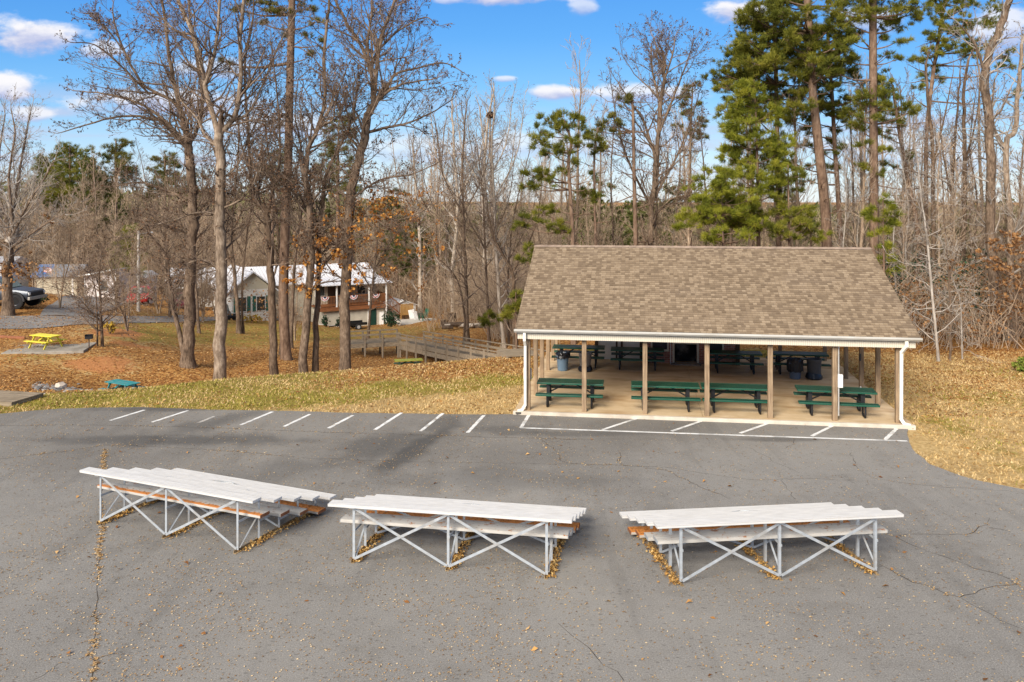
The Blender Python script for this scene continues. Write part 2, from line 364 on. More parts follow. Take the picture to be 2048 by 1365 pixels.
def asphalt_mat():
    m, t, b = new_mat("asphalt"); v = coords(t)
    nf = tex_noise(t, v, 42, 3, .75); nm = tex_noise(t, v, 2.2, 6, .65); nb = tex_noise(t, v, .28, 5, .55)
    sx = t.nodes.new('ShaderNodeSeparateXYZ'); t.links.new(v, sx.inputs[0])
    c = ramp(t, nf, [(.30, (.088, .083, .077)), (.42, (.183, .174, .161)), (.56, (.232, .221, .204)), (.72, (.38, .362, .333))])
    # older darker strip by the stalls, newer paler paving in front of it
    yy = math_node(t, 'ADD', sx.outputs[1], math_node(t, 'MULTIPLY', math_node(t, 'SUBTRACT', nb, .5), 9))
    yy = math_node(t, 'SUBTRACT', yy, math_node(t, 'MULTIPLY', math_node(t, 'MAXIMUM', math_node(t, 'SUBTRACT', sx.outputs[0], 1.5), 0), .55))
    old = smooth(t, yy, 19.0, 23.5)
    c = mixc(t, math_node(t, 'MULTIPLY', old, .48), c, mixc(t, smooth(t, nf, .3, .7), (.055, .05, .044), (.19, .172, .148)))
    blot = smooth(t, nm, .42, .72); c = mixc(t, math_node(t, 'MULTIPLY', blot, .28), c, (.13, .117, .10))
    blot2 = smooth(t, tex_noise(t, v, .75, 5, .6), .52, .70); c = mixc(t, math_node(t, 'MULTIPLY', blot2, .26), c, (.09, .082, .071))
    big_ = smooth(t, tex_noise(t, coords(t, 'Object', (1, .6, 1)), .16, 5, .6), .40, .62); c = mixc(t, math_node(t, 'MULTIPLY', big_, .38), c, (.30, .282, .252))
    trk = smooth(t, tex_noise(t, coords(t, 'Object', (.9, .07, 1)), 1.3, 4, .6), .54, .66); c = mixc(t, math_node(t, 'MULTIPLY', trk, .22), c, (.10, .094, .085))
    pale = smooth(t, tex_noise(t, coords(t, 'Object', (1, .45, 1)), .5, 4), .55, .75); c = mixc(t, math_node(t, 'MULTIPLY', pale, .25), c, (.30, .284, .258))
    # dark run-off stains, each with its own place and shape on the paving
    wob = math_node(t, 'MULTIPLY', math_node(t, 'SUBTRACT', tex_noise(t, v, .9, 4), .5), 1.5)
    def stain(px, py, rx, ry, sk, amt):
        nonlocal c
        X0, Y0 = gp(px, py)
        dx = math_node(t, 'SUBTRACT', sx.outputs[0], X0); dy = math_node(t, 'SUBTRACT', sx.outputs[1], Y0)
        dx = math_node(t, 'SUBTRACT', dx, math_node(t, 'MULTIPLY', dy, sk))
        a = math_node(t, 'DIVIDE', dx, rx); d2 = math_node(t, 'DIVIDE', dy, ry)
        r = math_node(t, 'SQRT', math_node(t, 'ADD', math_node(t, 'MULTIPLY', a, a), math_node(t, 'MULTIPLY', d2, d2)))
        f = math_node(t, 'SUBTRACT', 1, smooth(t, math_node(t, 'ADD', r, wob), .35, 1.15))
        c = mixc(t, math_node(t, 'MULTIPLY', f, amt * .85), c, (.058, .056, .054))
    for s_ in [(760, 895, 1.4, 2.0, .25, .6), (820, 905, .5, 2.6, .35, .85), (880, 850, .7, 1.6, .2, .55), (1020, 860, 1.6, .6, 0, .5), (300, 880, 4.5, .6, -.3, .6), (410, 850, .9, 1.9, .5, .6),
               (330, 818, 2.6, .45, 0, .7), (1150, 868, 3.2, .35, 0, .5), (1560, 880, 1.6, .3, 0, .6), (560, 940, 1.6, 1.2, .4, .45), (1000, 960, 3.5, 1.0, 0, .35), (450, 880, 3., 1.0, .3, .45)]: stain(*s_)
    vo = t.nodes.new('ShaderNodeTexVoronoi'); vo.inputs['Scale'].default_value = 9; t.links.new(coords(t, 'Object', (.75, 1.5, 1)), vo.inputs['Vector'])
    spk = math_node(t, 'SUBTRACT', 1, smooth(t, vo.outputs['Distance'], .16, .30)); sv = t.nodes.new('ShaderNodeSeparateColor'); t.links.new(vo.outputs['Color'], sv.inputs[0])
    c = mixc(t, math_node(t, 'MULTIPLY', math_node(t, 'MULTIPLY', spk, smooth(t, sv.outputs[0], .5, .65)), .42), c, (.05, .046, .042))
    pit = smooth(t, tex_noise(t, coords(t, 'Object', (9, 19, 1)), 1, 4, .7), .60, .68); c = mixc(t, math_node(t, 'MULTIPLY', pit, .42), c, (.06, .055, .05))
    lite = smooth(t, tex_noise(t, coords(t, 'Object', (13, 26, 1)), 1.1, 3, .7), .63, .72); c = mixc(t, math_node(t, 'MULTIPLY', lite, .45), c, (.42, .39, .35))
    t.links.new(c, b.inputs['Base Color']); b.inputs['Roughness'].default_value = .9; b.inputs['Specular IOR Level'].default_value = .25
    bump(t, b, nf, .55, .012); return m
lp = lot_poly(); mb = MB(); n = len(lp)
mb.add([(x, y, 0) for x, y in lp] + [(x, y, -.12) for x, y in lp], [tuple(range(n))] + [(i, n + i, n + (i + 1) % n, (i + 1) % n) for i in range(n)])
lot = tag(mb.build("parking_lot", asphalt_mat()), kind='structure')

paint = plain("line_paint", (.74, .74, .72), .7, 0, .1, 5, dirt=(.25, .24, .22), dirt_amt=.75)
paint_worn = plain("worn_line_paint", (.42, .40, .37), .8, 0, .2, 5, dirt=(.14, .13, .12), dirt_amt=.95)
def strip(name, p, q, w, mat, z=.004, n=1, jit=0, parent=None, seed=0):
    rng = random.Random(seed); p, q = Vector((*p, z)), Vector((*q, z)); d = (q - p).normalized(); s = Vector((-d.y, d.x, 0)) * w / 2
    vs = []; fs = []
    for i in range(n + 1):
        c = p.lerp(q, i / n); k = 1 + rng.uniform(-jit, jit); vs += [c - s * k, c + s * k]
        if i: fs.append((2 * i - 2, 2 * i, 2 * i + 1, 2 * i - 1))
    return MB().add(vs, fs).build(name, mat, parent)
LINES = [((220, 841.7), (289, 820.5)), ((304, 845), (376, 821.5)), ((393, 847.8), (429, 833)), ((481, 850.6), (545, 824)), ((568, 853.7), (620, 829)), ((657, 857), (706, 831)),
         ((750, 860), (803, 826)), ((841, 863), (886, 827)), ((935, 866), (968, 831)), ((1042, 856), (1058, 830)), ((1205, 860), (1281, 835)), ((1343, 863), (1408, 841)),
         ((1480, 867), (1537, 847)), ((1623, 873), (1665, 852)), ((1770, 880), (1793, 858)), ((1041, 856.5), (1815, 883))]
for i, (a, b_) in enumerate(LINES):
    strip("painted_line", gp(*a), gp(*b_), .11 if i < 15 else .12, paint_worn if i == 2 else paint, .004 if i < 15 else .008, 14, .12, lot, i)

# cracks in the paving, most of them packed with leaf crumbs
crack_m = plain("crack_dirt", (.055, .045, .036), .95, 0, .3, 20)
CRACKS = [([(208, 900), (205, 960), (204, 1045), (197, 1130), (190, 1250), (181, 1400)], .03, 60), ([(0, 918), (60, 911), (140, 902), (215, 890), (330, 895), (470, 903), (600, 916)], .03, 9),
          ([(0, 852), (120, 850), (260, 852), (400, 855), (560, 862), (760, 868), (870, 871), (1040, 876), (1200, 880)], .035, 8), ([(600, 916), (760, 922), (900, 925), (1060, 928), (1180, 930)], .02, 2),
          ([(880, 872), (850, 890), (838, 915)], .025, 6), ([(1080, 878), (1110, 900), (1126, 925), (1180, 930), (1330, 934)], .03, 7), ([(1240, 905), (1240, 930), (1330, 940), (1400, 975), (1480, 1005)], .03, 8),
          ([(1330, 934), (1420, 950), (1500, 960), (1640, 958), (1730, 962)], .022, 3), ([(1560, 960), (1580, 985), (1590, 1005)], .018, 2), ([(1700, 905), (1715, 935), (1740, 955), (1830, 970), (2048, 985)], .02, 4),
          ([(1500, 895), (1560, 930), (1610, 950)], .016, 1), ([(1764, 1130), (1830, 1165), (1915, 1195), (1990, 1175), (2060, 1160)], .045, 24), ([(1770, 1065), (1850, 1100), (1950, 1135), (2048, 1165)], .035, 8),
          ([(1780, 1070), (1930, 1070), (1965, 1055), (1985, 1030)], .03, 6), ([(1980, 1055), (2048, 1068)], .03, 3), ([(1915, 1195), (1980, 1230), (2060, 1270)], .02, 1),
          ([(1120, 1250), (1180, 1300), (1230, 1345), (1260, 1380)], .02, 1), ([(60, 1365), (110, 1330), (170, 1318)], .015, 0), ([(1585, 876), (1590, 890), (1560, 898)], .03, 5), ([(480, 855), (440, 870), (400, 890)], .03, 6)]
crack_leaf_pts = []; rng = random.Random(11)
for k, (pl, w, dens) in enumerate(CRACKS):
    P = [gp(*p) for p in pl]; vs = []; fs = []
    for (p, q) in zip(P[:-1], P[1:]):
        d = math.hypot(q[0] - p[0], q[1] - p[1]); m_ = max(2, int(d / .18))
        for i in range(m_):
            t = i / m_; c = (p[0] + (q[0] - p[0]) * t + rng.uniform(-.05, .05) * (.4 if dens > 50 else 1), p[1] + (q[1] - p[1]) * t + rng.uniform(-.05, .05)); ww = w * rng.uniform(.15, .8)
            nx_, ny_ = -(q[1] - p[1]) / d, (q[0] - p[0]) / d
            vs += [(c[0] - nx_ * ww / 2, c[1] - ny_ * ww / 2, .002), (c[0] + nx_ * ww / 2, c[1] + ny_ * ww / 2, .002)]
            lump = .5 + .5 * math.sin(k * 3 + (c[0] + c[1]) * 2.3) 
            for _ in range(int(dens * lump * rng.uniform(.3, 1.5) * .8)):
                sg = .035 if dens > 50 else .05
                crack_leaf_pts.append((c[0] + rng.gauss(0, sg * 1), c[1] + rng.gauss(0, sg * 1)))
    for i in range(len(vs) // 2 - 1): fs.append((2 * i, 2 * i + 2, 2 * i + 3, 2 * i + 1))
    MB().add(vs, fs).build("crack", crack_m, lot)

# ------------------------------------------------------------------ leaves lying about
def leaf_mesh(name, P, size, rng, curl=.35, aspect=.6):
    """P (n,3) points, one small folded leaf (two triangles) each"""
    n = len(P); a = rng.uniform(0, 2 * np.pi, n); s = rng.uniform(size[0], size[1], n)
    ux = np.stack([np.cos(a), np.sin(a), rng.uniform(-curl, curl, n)], 1) * s[:, None]
    vx = np.stack([-np.sin(a), np.cos(a), rng.uniform(-curl, curl, n)], 1) * (s * aspect)[:, None]
    up = np.zeros((n, 3)); up[:, 2] = s * rng.uniform(0, curl, n) + .004
    V = np.stack([P - ux / 2 + up * .3, P + vx / 2 + up, P + ux / 2 + up * .3, P - vx / 2 + up], 1).reshape(-1, 3)
    V[:, 2] = np.maximum(V[:, 2], np.repeat(P[:, 2], 4) + .003)
    I = np.arange(n) * 4
    return mesh_np(name, V, [np.stack([I, I + 1, I + 2, I + 3], 1)])
nrng = np.random.default_rng(3)
crumb = leafy("leaf_crumbs", [(0, (.22, .12, .05)), (.4, (.42, .26, .11)), (.75, (.55, .38, .19)), (1, (.66, .52, .33))], trans=.05)
brown = leafy("fallen_leaves", [(0, (.14, .055, .018)), (.3, (.31, .135, .038)), (.6, (.46, .22, .06)), (.85, (.56, .32, .11)), (1, (.64, .44, .22))], trans=.1)
P = np.array([(x, y, .004) for x, y in crack_leaf_pts])
tag(link("leaf_crumbs", leaf_mesh("leaf_crumbs", P, (.02, .055), nrng), crumb), "tan leaf crumbs packed along the cracks of the asphalt", "leaf litter", kind='stuff')
Y = nrng.uniform(9.5, 28, 160000) ; keep = nrng.random(160000) < (12 / Y) ** .3; Y = Y[keep]; X = nrng.uniform(-.66, .66, len(Y)) * Y
ptch = np.sin(X * 1.7 + np.sin(Y * .9) * 2) * np.sin(Y * 1.3 + X * .4); kk = nrng.random(len(X)) < (.10 + .16 * (ptch > 0) + .02 * (Y < 17)) * np.where(X < 1.5, 1.25, .75); X, Y = X[kk], Y[kk]
tag(link("leaf_flecks", leaf_mesh("leaf_flecks", np.stack([X, Y, np.full(len(X), .003)], 1), (.016, .046), nrng), crumb), "small pale leaf flecks strewn over the grey asphalt", "leaf litter", kind='stuff')
k_ = 190; Y = nrng.uniform(9.5, 27, k_); X = nrng.uniform(-.62, .62, k_) * Y
tag(link("loose_leaves", leaf_mesh("loose_leaves", np.stack([X, Y, np.full(k_, .003)], 1), (.06, .13), nrng, .5), brown), "single brown oak leaves blown across the asphalt", "leaf litter", kind='stuff')
n0 = 330000; X = nrng.uniform(-46, 40, n0); Y = 27 + 52 * nrng.random(n0) ** 1.7
cv = cover(X, Y); pat = .5 + .5 * np.sin(X * 1.1 + 1.7 * np.sin(Y * .8)) * np.sin(Y * 1.4 + np.sin(X * .7))
kk = (np.abs(X) < .72 * Y) & (nrng.random(n0) < (cv[:, 0] ** 1.5 * (.55 + .45 * pat) + .03) * (1 - .8 * cv[:, 3]))
loc = np.stack([(X - .41) * .99 - (Y - 27.43) * .142, (X - .41) * .142 + (Y - 27.43) * .99], 1)
kk &= ~((loc[:, 0] > -.35) & (loc[:, 0] < 11.9) & (loc[:, 1] > -2.5) & (loc[:, 1] < 10.4))
import bisect
ex = sorted(gp(x, y) for x, y in LOT_EDGE[1:]); exx = [e[0] for e in ex]; exy = [e[1] for e in ex]
inlot = np.where(X < .6, Y < np.interp(X, exx, exy) + .02, False)
rx_ = np.array([gp(1812, 853), gp(1816, 884), gp(1832, 906), gp(1860, 927), gp(1900, 945), gp(1960, 962), gp(2048, 980)])
inlot |= (X > .6) & (Y < 26.2 + 0 * X) & (X < np.interp(Y, rx_[::-1, 1], rx_[::-1, 0]) - .03)
kk &= ~inlot
X, Y = X[kk], Y[kk]
tag(link("fallen_leaves", leaf_mesh("fallen_leaves", np.stack([X, Y, tzv(X, Y) + .012], 1), (.05, .125), nrng, .45), brown), "brown and orange leaves carpeting the grass bank and wood floor", "leaf litter", kind='stuff')
# grass
n0 = 150000; X = nrng.uniform(-30, 24, n0); Y = nrng.uniform(20.5, 38, n0); cv = cover(X, Y); d = Y - np.interp(X, CREST[:, 0], CREST[:, 1])
loc = np.stack([(X - .41) * .99 - (Y - 27.43) * .142, (X - .41) * .142 + (Y - 27.43) * .99], 1)
inlot = np.where(X < .6, Y < np.interp(X, exx, exy) - .06, False) | ((X > .6) & (Y < 26.2) & (X < np.interp(Y, rx_[::-1, 1], rx_[::-1, 0]) - .05)) | (Y < 20.2)
inlot |= (loc[:, 0] > -.35) & (loc[:, 0] < 11.85) & (loc[:, 1] > -2.5) & (loc[:, 1] < 10.4)
kk = ~inlot & (d < 2) & (np.abs(X) < .7 * Y) & (nrng.random(n0) < .25 + .75 * np.maximum(cv[:, 1], cv[:, 2] * .7))
X, Y, cv = X[kk], Y[kk], cv[kk]; n0 = len(X); Z = tzv(X, Y)
def blades(name, X, Y, Z, h, mat, label, rng):
    n = len(X); a = rng.uniform(0, 2 * np.pi, n); hh = rng.uniform(h[0], h[1], n); w = rng.uniform(.012, .03, n); P = np.stack([X, Y, Z], 1)
    dx = np.stack([np.cos(a) * w, np.sin(a) * w, np.zeros(n)], 1); tip = np.stack([rng.uniform(-1, 1, n) * hh, rng.uniform(-1, 1, n) * hh, hh], 1)
    V = np.stack([P - dx, P + dx, P + tip], 1).reshape(-1, 3); I = np.arange(n) * 3
    return tag(link(name, mesh_np(name, V, [np.stack([I, I + 1, I + 2], 1)]), mat), label, "grass", kind='stuff')
gr_m = leafy("green_grass", [(0, (.15, .145, .022)), (.5, (.30, .265, .045)), (1, (.46, .37, .11))], trans=.2, clump=1.2)
st_m = leafy("straw_grass", [(0, (.32, .20, .07)), (.5, (.54, .38, .165)), (1, (.68, .52, .28))], trans=.2, clump=1.2)
isg = nrng.random(n0) < cv[:, 1] * (.45 + .5 * np.sin(X * .9 + np.sin(Y)) * np.sin(Y * 1.2 + 1))
blades("lawn_grass", X[isg], Y[isg], Z[isg], (.03, .09), gr_m, "green winter lawn grass on the bank behind the stalls", nrng)
blades("dry_grass", X[~isg], Y[~isg], Z[~isg], (.03, .09), st_m, "straw coloured dormant grass along the edge of the asphalt", nrng)

# ------------------------------------------------------------------ back road and paved patches
def ribbon(name, pts, mat, lift=.02, sub=8):
    vs = []; fs = []
    for i, ((ax, ay), (bx, by)) in enumerate(pts):
        for j in range(sub + 1):
            t = j / sub; x = ax + (bx - ax) * t; y = ay + (by - ay) * t; vs.append((x, y, tz(x, y) + lift))
        if i:
            o = (i - 1) * (sub + 1)
            fs += [(o + j, o + j + 1, o + sub + 2 + j, o + sub + 1 + j) for j in range(sub)]
    return tag(MB().add(vs, fs).build(name, mat), kind='structure')
road_m = plain("old_road", (.20, .19, .18), .9, 0, .22, 3, bmp=.2, dirt=(.26, .17, .10), dirt_amt=.6)
def densify(pts, n):
    out = []
    for a, b_ in zip(pts[:-1], pts[1:]):
        for i in range(n):
            t = i / n; out.append(tuple((p[0] + (q[0] - p[0]) * t, p[1] + (q[1] - p[1]) * t) for p, q in zip(a, b_)))
    return out + [pts[-1]]
road_pts = [((-60, 45.5), (-60, 49.5)), ((xw(0, 46), 46), (xw(0, 50), 50)), ((xw(120, 47.5), 47.5), (xw(120, 51.5), 51.5)), ((xw(230, 51), 51), (xw(235, 55.5), 55.5)), ((xw(330, 57), 57), (xw(330, 62), 62)),
            ((xw(430, 65), 65), (xw(430, 70), 70)), ((xw(480, 69), 69), (xw(475, 73), 73))]
ribbon("road", densify(road_pts, 10), road_m, .03)
ribbon("driveway", densify([((xw(80, 51), 51), (xw(190, 53), 53)), ((xw(100, 58), 58), (xw(210, 58), 58)), ((xw(140, 68), 68), (xw(260, 68), 68)), ((xw(150, 74), 74), (xw(330, 74), 74))], 8), road_m, .05)
conc = plain("old_concrete", (.30, .27, .225), .9, 0, .18, 2.5, bmp=.15, dirt=(.15, .12, .085), dirt_amt=.6)
patio_m = plain("patio_concrete", (.50, .46, .40), .9, 0, .12, 1.5, bmp=.1)
# ------------------------------------------------------------------ pavilion
PAV = Vector((.41, 27.43, 0)); PYAW = R(-8.2)
def pav(u, v): return (PAV.x + u * math.cos(PYAW) - v * math.sin(PYAW), PAV.y + u * math.sin(PYAW) + v * math.cos(PYAW))
SL = .10
pv = thing("picnic_pavilion", "open picnic pavilion with a brown shingle roof on wooden posts", "pavilion", (PAV.x, PAV.y, 0), PYAW)
def slab_mat():
    m, t, b = new_mat("pavilion_floor"); v = coords(t)
    n = tex_noise(t, v, .9, 6, .6); n2 = tex_noise(t, v, 14, 4, .7); n3 = tex_noise(t, coords(t, 'Object', (.5, 1.6, 1)), 1.1, 5, .6)
    c = ramp(t, n, [(.3, (.50, .36, .20)), (.5, (.60, .45, .27)), (.72, (.68, .54, .36))])
    c = mixc(t, math_node(t, 'MULTIPLY', smooth(t, n3, .44, .68), .7), c, (.36, .215, .095))
    c = mixc(t, math_node(t, 'MULTIPLY', smooth(t, n2, .62, .75), .4), c, (.22, .15, .09))
    t.links.new(c, b.inputs['Base Color']); b.inputs['Roughness'].default_value = .75; bump(t, b, n2, .15, .01); return m
mb = MB(); mb.box(-.32, 5.62, -.16, 10.35, -.2, SL); mb.box(5.628, 11.83, -.16, 10.35, -.2, SL)
slab = mb.build("slab", slab_mat(), pv, .008)
curb_m = plain("curb_concrete", (.56, .50, .41), .85, 0, .12, 3, dirt=(.33, .27, .2), dirt_amt=.5)
MB().box(-.34, 11.85, -.30, -.165, -.2, SL + .004).build("slab_edge", curb_m, pv, .01)

def wood_mat(name, lo, hi, scale=14, axis=2, dirt=None):
    m, t, b = new_mat(name); s = [1, 1, 1]; s[axis] = .06; v = coords(t, 'Object', s)
    n = tex_noise(t, v, scale, 6, .65); n2 = tex_noise(t, coords(t), 2.3, 4)
    c = ramp(t, n, [(.3, lo), (.7, hi)]); c = mixc(t, math_node(t, 'MULTIPLY', smooth(t, n2, .45, .7), .35), c, dirt or tuple(x * .6 for x in lo))
    t.links.new(c, b.inputs['Base Color']); b.inputs['Roughness'].default_value = .85; b.inputs['Specular IOR Level'].default_value = .2; bump(t, b, n, .35, .01); return m
post_m = wood_mat("post_wood", (.16, .105, .065), (.40, .29, .18), 22)
EV, RV, BV = -.32, 5.1, 10.52            # front eave, ridge, back eave (v); heights below
EZ, RZ = 2.74, 5.11
front_u = [.11] + [1.917 * k for k in range(1, 6)] + [11.42]
for k, u in enumerate(front_u):
    mb = MB(); mb.box(u - .072, u + .072, -.055, .085, SL, 2.42)
    if 0 < k < 6: mb.box(u - .076, u + .076, -.059, -.05, 2.16, 2.172)
    mb.build("post", post_m, pv, .006)
for u in (.11, 11.42):
    for v_ in (2.15, 4.2, 6.4, 8.4, 10.0): MB().box(u - .07, u + .07, v_ - .07, v_ + .07, SL, 2.42).build("post", post_m, pv, .006)
for u in (1.9, 3.85, 7.75, 9.6): MB().box(u - .07, u + .07, 9.93, 10.07, SL, 2.42).build("post", post_m, pv, .006)
# beams, ceiling and gable walls
trim_m = plain("vinyl_trim", (.60, .545, .44), .6, 0, .06, 3)
def siding_mat():
    m, t, b = new_mat("ribbed_siding"); v = coords(t, 'Object', (1, 1, 1)); w = t.nodes.new('ShaderNodeTexWave'); w.inputs['Scale'].default_value = 5.0; w.bands_direction = 'X'
    t.links.new(v, w.inputs[0]); c = ramp(t, w.outputs[1], [(0, (.45, .40, .31)), (.25, (.56, .505, .40)), (1, (.60, .54, .43))]); t.links.new(c, b.inputs['Base Color']); b.inputs['Roughness'].default_value = .6; bump(t, b, w.outputs[1], .3, .01); return m
sid = siding_mat()
mb = MB(); mb.box(-.2, 11.85, -.255, .105, 2.42, 2.625); mb.box(-.05, 11.6, 9.9, 10.1, 2.42, 2.625); mb.box(-.05, .18, .11, 9.895, 2.42, 2.625); mb.box(11.35, 11.6, .11, 9.895, 2.42, 2.625)
mb.build("beam", sid, pv)
MB().box(.185, 11.345, .11, 9.89, 2.50, 2.53).build("ceiling", plain("ceiling_boards", (.68, .61, .50), .8, 0, .1, 3), pv)
for u0, u1 in ((-.05, .05), (11.48, 11.58)):
    MB().prism([(-.05, 2.63), (10.1, 2.63), (5.1, 4.92)], 'x', u0, u1).build("gable_wall", sid, pv)
# shingled roof: two slopes with stepped courses
def shingle_mat():
    m, t, b = new_mat("asphalt_shingles"); uv = t.nodes.new('ShaderNodeUVMap').outputs[0]
    br = t.nodes.new('ShaderNodeTexBrick'); t.links.new(uv, br.inputs['Vector'])
    br.inputs['Scale'].default_value = 1; br.inputs['Brick Width'].default_value = .13; br.inputs['Row Height'].default_value = .138; br.inputs['Mortar Size'].default_value = .006
    br.inputs['Mortar Smooth'].default_value = .3; br.offset = .37; br.squash = 1.3; br.squash_frequency = 2
    br.inputs['Color1'].default_value = (0, 0, 0, 1); br.inputs['Color2'].default_value = (1, 1, 1, 1); br.inputs['Mortar'].default_value = (.5, .5, .5, 1)
    n = tex_noise(t, uv, 60, 3, .7); nb = tex_noise(t, uv, .7, 4); n3 = tex_noise(t, uv, 3.3, 4)
    sc = t.nodes.new('ShaderNodeSeparateColor'); t.links.new(br.outputs[0], sc.inputs[0])
    x = math_node(t, 'ADD', math_node(t, 'MULTIPLY', sc.outputs[0], .62), math_node(t, 'MULTIPLY', n, .25)); x = math_node(t, 'ADD', x, math_node(t, 'MULTIPLY', math_node(t, 'SUBTRACT', n3, .5), .28))
    c = ramp(t, x, [(.02, (.125, .088, .056)), (.3, (.195, .142, .092)), (.55, (.258, .192, .126)), (.9, (.34, .262, .178))])
    c = mixc(t, math_node(t, 'MULTIPLY', smooth(t, nb, .5, .75), .22), c, (.20, .155, .12))
    c = mixc(t, math_node(t, 'MULTIPLY', br.outputs[1], .45), c, (.09, .064, .045))
    su = t.nodes.new('ShaderNodeSeparateXYZ'); t.links.new(uv, su.inputs[0]); ln_ = math_node(t, 'FRACT', math_node(t, 'DIVIDE', su.outputs[1], .138)); c = mixc(t, math_node(t, 'MULTIPLY', math_node(t, 'SUBTRACT', 1, smooth(t, ln_, .03, .17)), .62), c, (.055, .038, .026))
    t.links.new(c, b.inputs['Base Color']); b.inputs['Roughness'].default_value = .92; b.inputs['Specular IOR Level'].default_value = .2
    bump(t, b, n, .3, .01); return m
sh_m = shingle_mat()
U0, U1 = -.27, 11.97
rf = bpy.data.objects.new("roof", None)
def slope(v0, z0, v1, z1, name):
    ln = math.hypot(v1 - v0, z1 - z0); nc = int(round(ln / .138)); nv, nz = -(z1 - z0) / ln * (1 if v1 > v0 else -1), abs(v1 - v0) / ln
    vs = []; fs = []; uvs = []; NU = 24; rr = random.Random(8)
    def P(u, s, off): return (u, v0 + (v1 - v0) * s / ln + nv * off, z0 + (z1 - z0) * s / ln + nz * off)
    for k in range(nc):
        s0, s1 = ln * k / nc, ln * (k + 1) / nc; b0 = len(vs)
        for i in range(NU + 1):
            u = U0 + (U1 - U0) * i / NU; wv = .004 * math.sin(i * 1.9 + k * .7) + .006 * math.sin(u * .5 + s0)
            vs += [P(u, s0, .004 + wv), P(u, s0, .016 + wv), P(u, s1 + .004, .006 + wv)]
            uvs += [(u + 50, s0 + 50)] * 2 + [(u + 50, s1 + 50)]
            if i:
                o = b0 + 3 * (i - 1); fs += [(o, o + 3, o + 4, o + 1), (o + 1, o + 4, o + 5, o + 2)]
    me = bpy.data.meshes.new(name); me.from_pydata(vs, [], fs); ul = me.uv_layers.new(name="UVMap")
    vi = np.zeros(len(me.loops), np.int32); me.loops.foreach_get('vertex_index', vi); ul.data.foreach_set('uv', np.array(uvs, np.float32)[vi].ravel()); me.update()
    return me
bpy.data.objects.remove(rf)
import bmesh
def join_me(name, mes):
    bm = bmesh.new()
    for m_ in mes: bm.from_mesh(m_)
    me = bpy.data.meshes.new(name); bm.to_mesh(me); bm.free(); return me
roof = link("roof", join_me("roof", [slope(EV, EZ, RV, RZ, "s1"), slope(BV, EZ, RV, RZ, "s2")]), sh_m, pv)
MB().prism([(EV + .01, EZ - .005), (RV, RZ - .005), (BV - .01, EZ - .005), (BV - .01, EZ - .11), (RV, RZ - .12), (EV + .01, EZ - .11)], 'x', U0 + .012, U1 - .012).build("roof_deck", trim_m, pv)
mb = MB()
for i in range(48):
    u = U0 + (U1 - U0) * i / 48; du = (U1 - U0) / 48
    mb.add([(u, RV - .15, RZ - .045), (u, RV, RZ + .026), (u, RV + .15, RZ - .045), (u + du, RV - .15, RZ - .035), (u + du, RV, RZ + .036), (u + du, RV + .15, RZ - .035)], [(0, 3, 4, 1), (1, 4, 5, 2), (3, 0, 1), (3, 1, 4)][:2])
mb.build("ridge_cap", plain("ridge_shingle", (.27, .20, .15), .92, 0, .25, 4), pv)
gut_m = plain("gutter_aluminium", (.50, .485, .44), .4, .1, .08, 2, dirt=(.34, .30, .24), dirt_amt=.5)
mb = MB(); GU0, GU1 = U0 - .02, U1 + .02
prof = [(EV - .125, 2.745), (EV - .135, 2.735), (EV - .135, 2.70), (EV - .10, 2.66), (EV - .09, 2.645), (EV + .005, 2.645), (EV + .005, 2.74), (EV - .01, 2.74), (EV - .01, 2.655), (EV - .08, 2.655), (EV - .088, 2.665), (EV - .118, 2.705), (EV - .118, 2.745)]
mb.prism(prof, 'x', GU0, GU1)
gut = mb.build("gutter", gut_m, pv)
mb = MB()
for u0, u1 in ((GU0 - .001, GU0 + .006), (GU1 - .006, GU1 + .001)): mb.prism([(EV - .137, 2.747), (EV + .006, 2.747), (EV + .006, 2.642), (EV - .092, 2.642), (EV - .137, 2.69)], 'x', u0, u1)
mb.build("end_cap", gut_m, gut)
MB().box(U0 + .03, U1 - .03, -.31, -.258, 2.60, 2.612).build("soffit", trim_m, pv)
dsp_m = plain("white_downspout", (.80, .77, .68), .45, 0, .05, 2, dirt=(.5, .46, .38), dirt_amt=.35)
mb = MB(); u = .04; mb.bar((u, EV - .04, 2.63), (u, EV - .04, 2.36), .085); mb.bar((u, EV - .04, 2.40), (u, -.17, 2.2), .085); mb.bar((u, -.17, 2.24), (u, -.17, .26), .085); mb.bar((u, -.17, .3), (u - .1, -.2, .13), .085); mb.bar((u - .07, -.19, .145), (u - .24, -.24, .10), .085)
mb.build("downspout", dsp_m, pv, .012)
mb = MB(); u = 11.46; mb.bar((u + .1, EV - .04, 2.64), (u + .1, EV - .04, 2.46), .095); mb.bar((u + .1, EV - .04, 2.49), (u, -.2, 2.26), .095); mb.bar((u, -.2, 2.30), (u, -.17, .22), .095); mb.bar((u, -.17, .26), (u + .1, -.2, .11), .095); mb.bar((u + .06, -.19, .125), (u + .26, -.22, .085), .095)
mb.build("downspout", dsp_m, pv, .012)
MB().bar((-.26, -.3, .06), (-.10, -.24, .06), .16, .05).build("splash_block", plain("dark_block", (.10, .09, .075), .9), pv, .01)
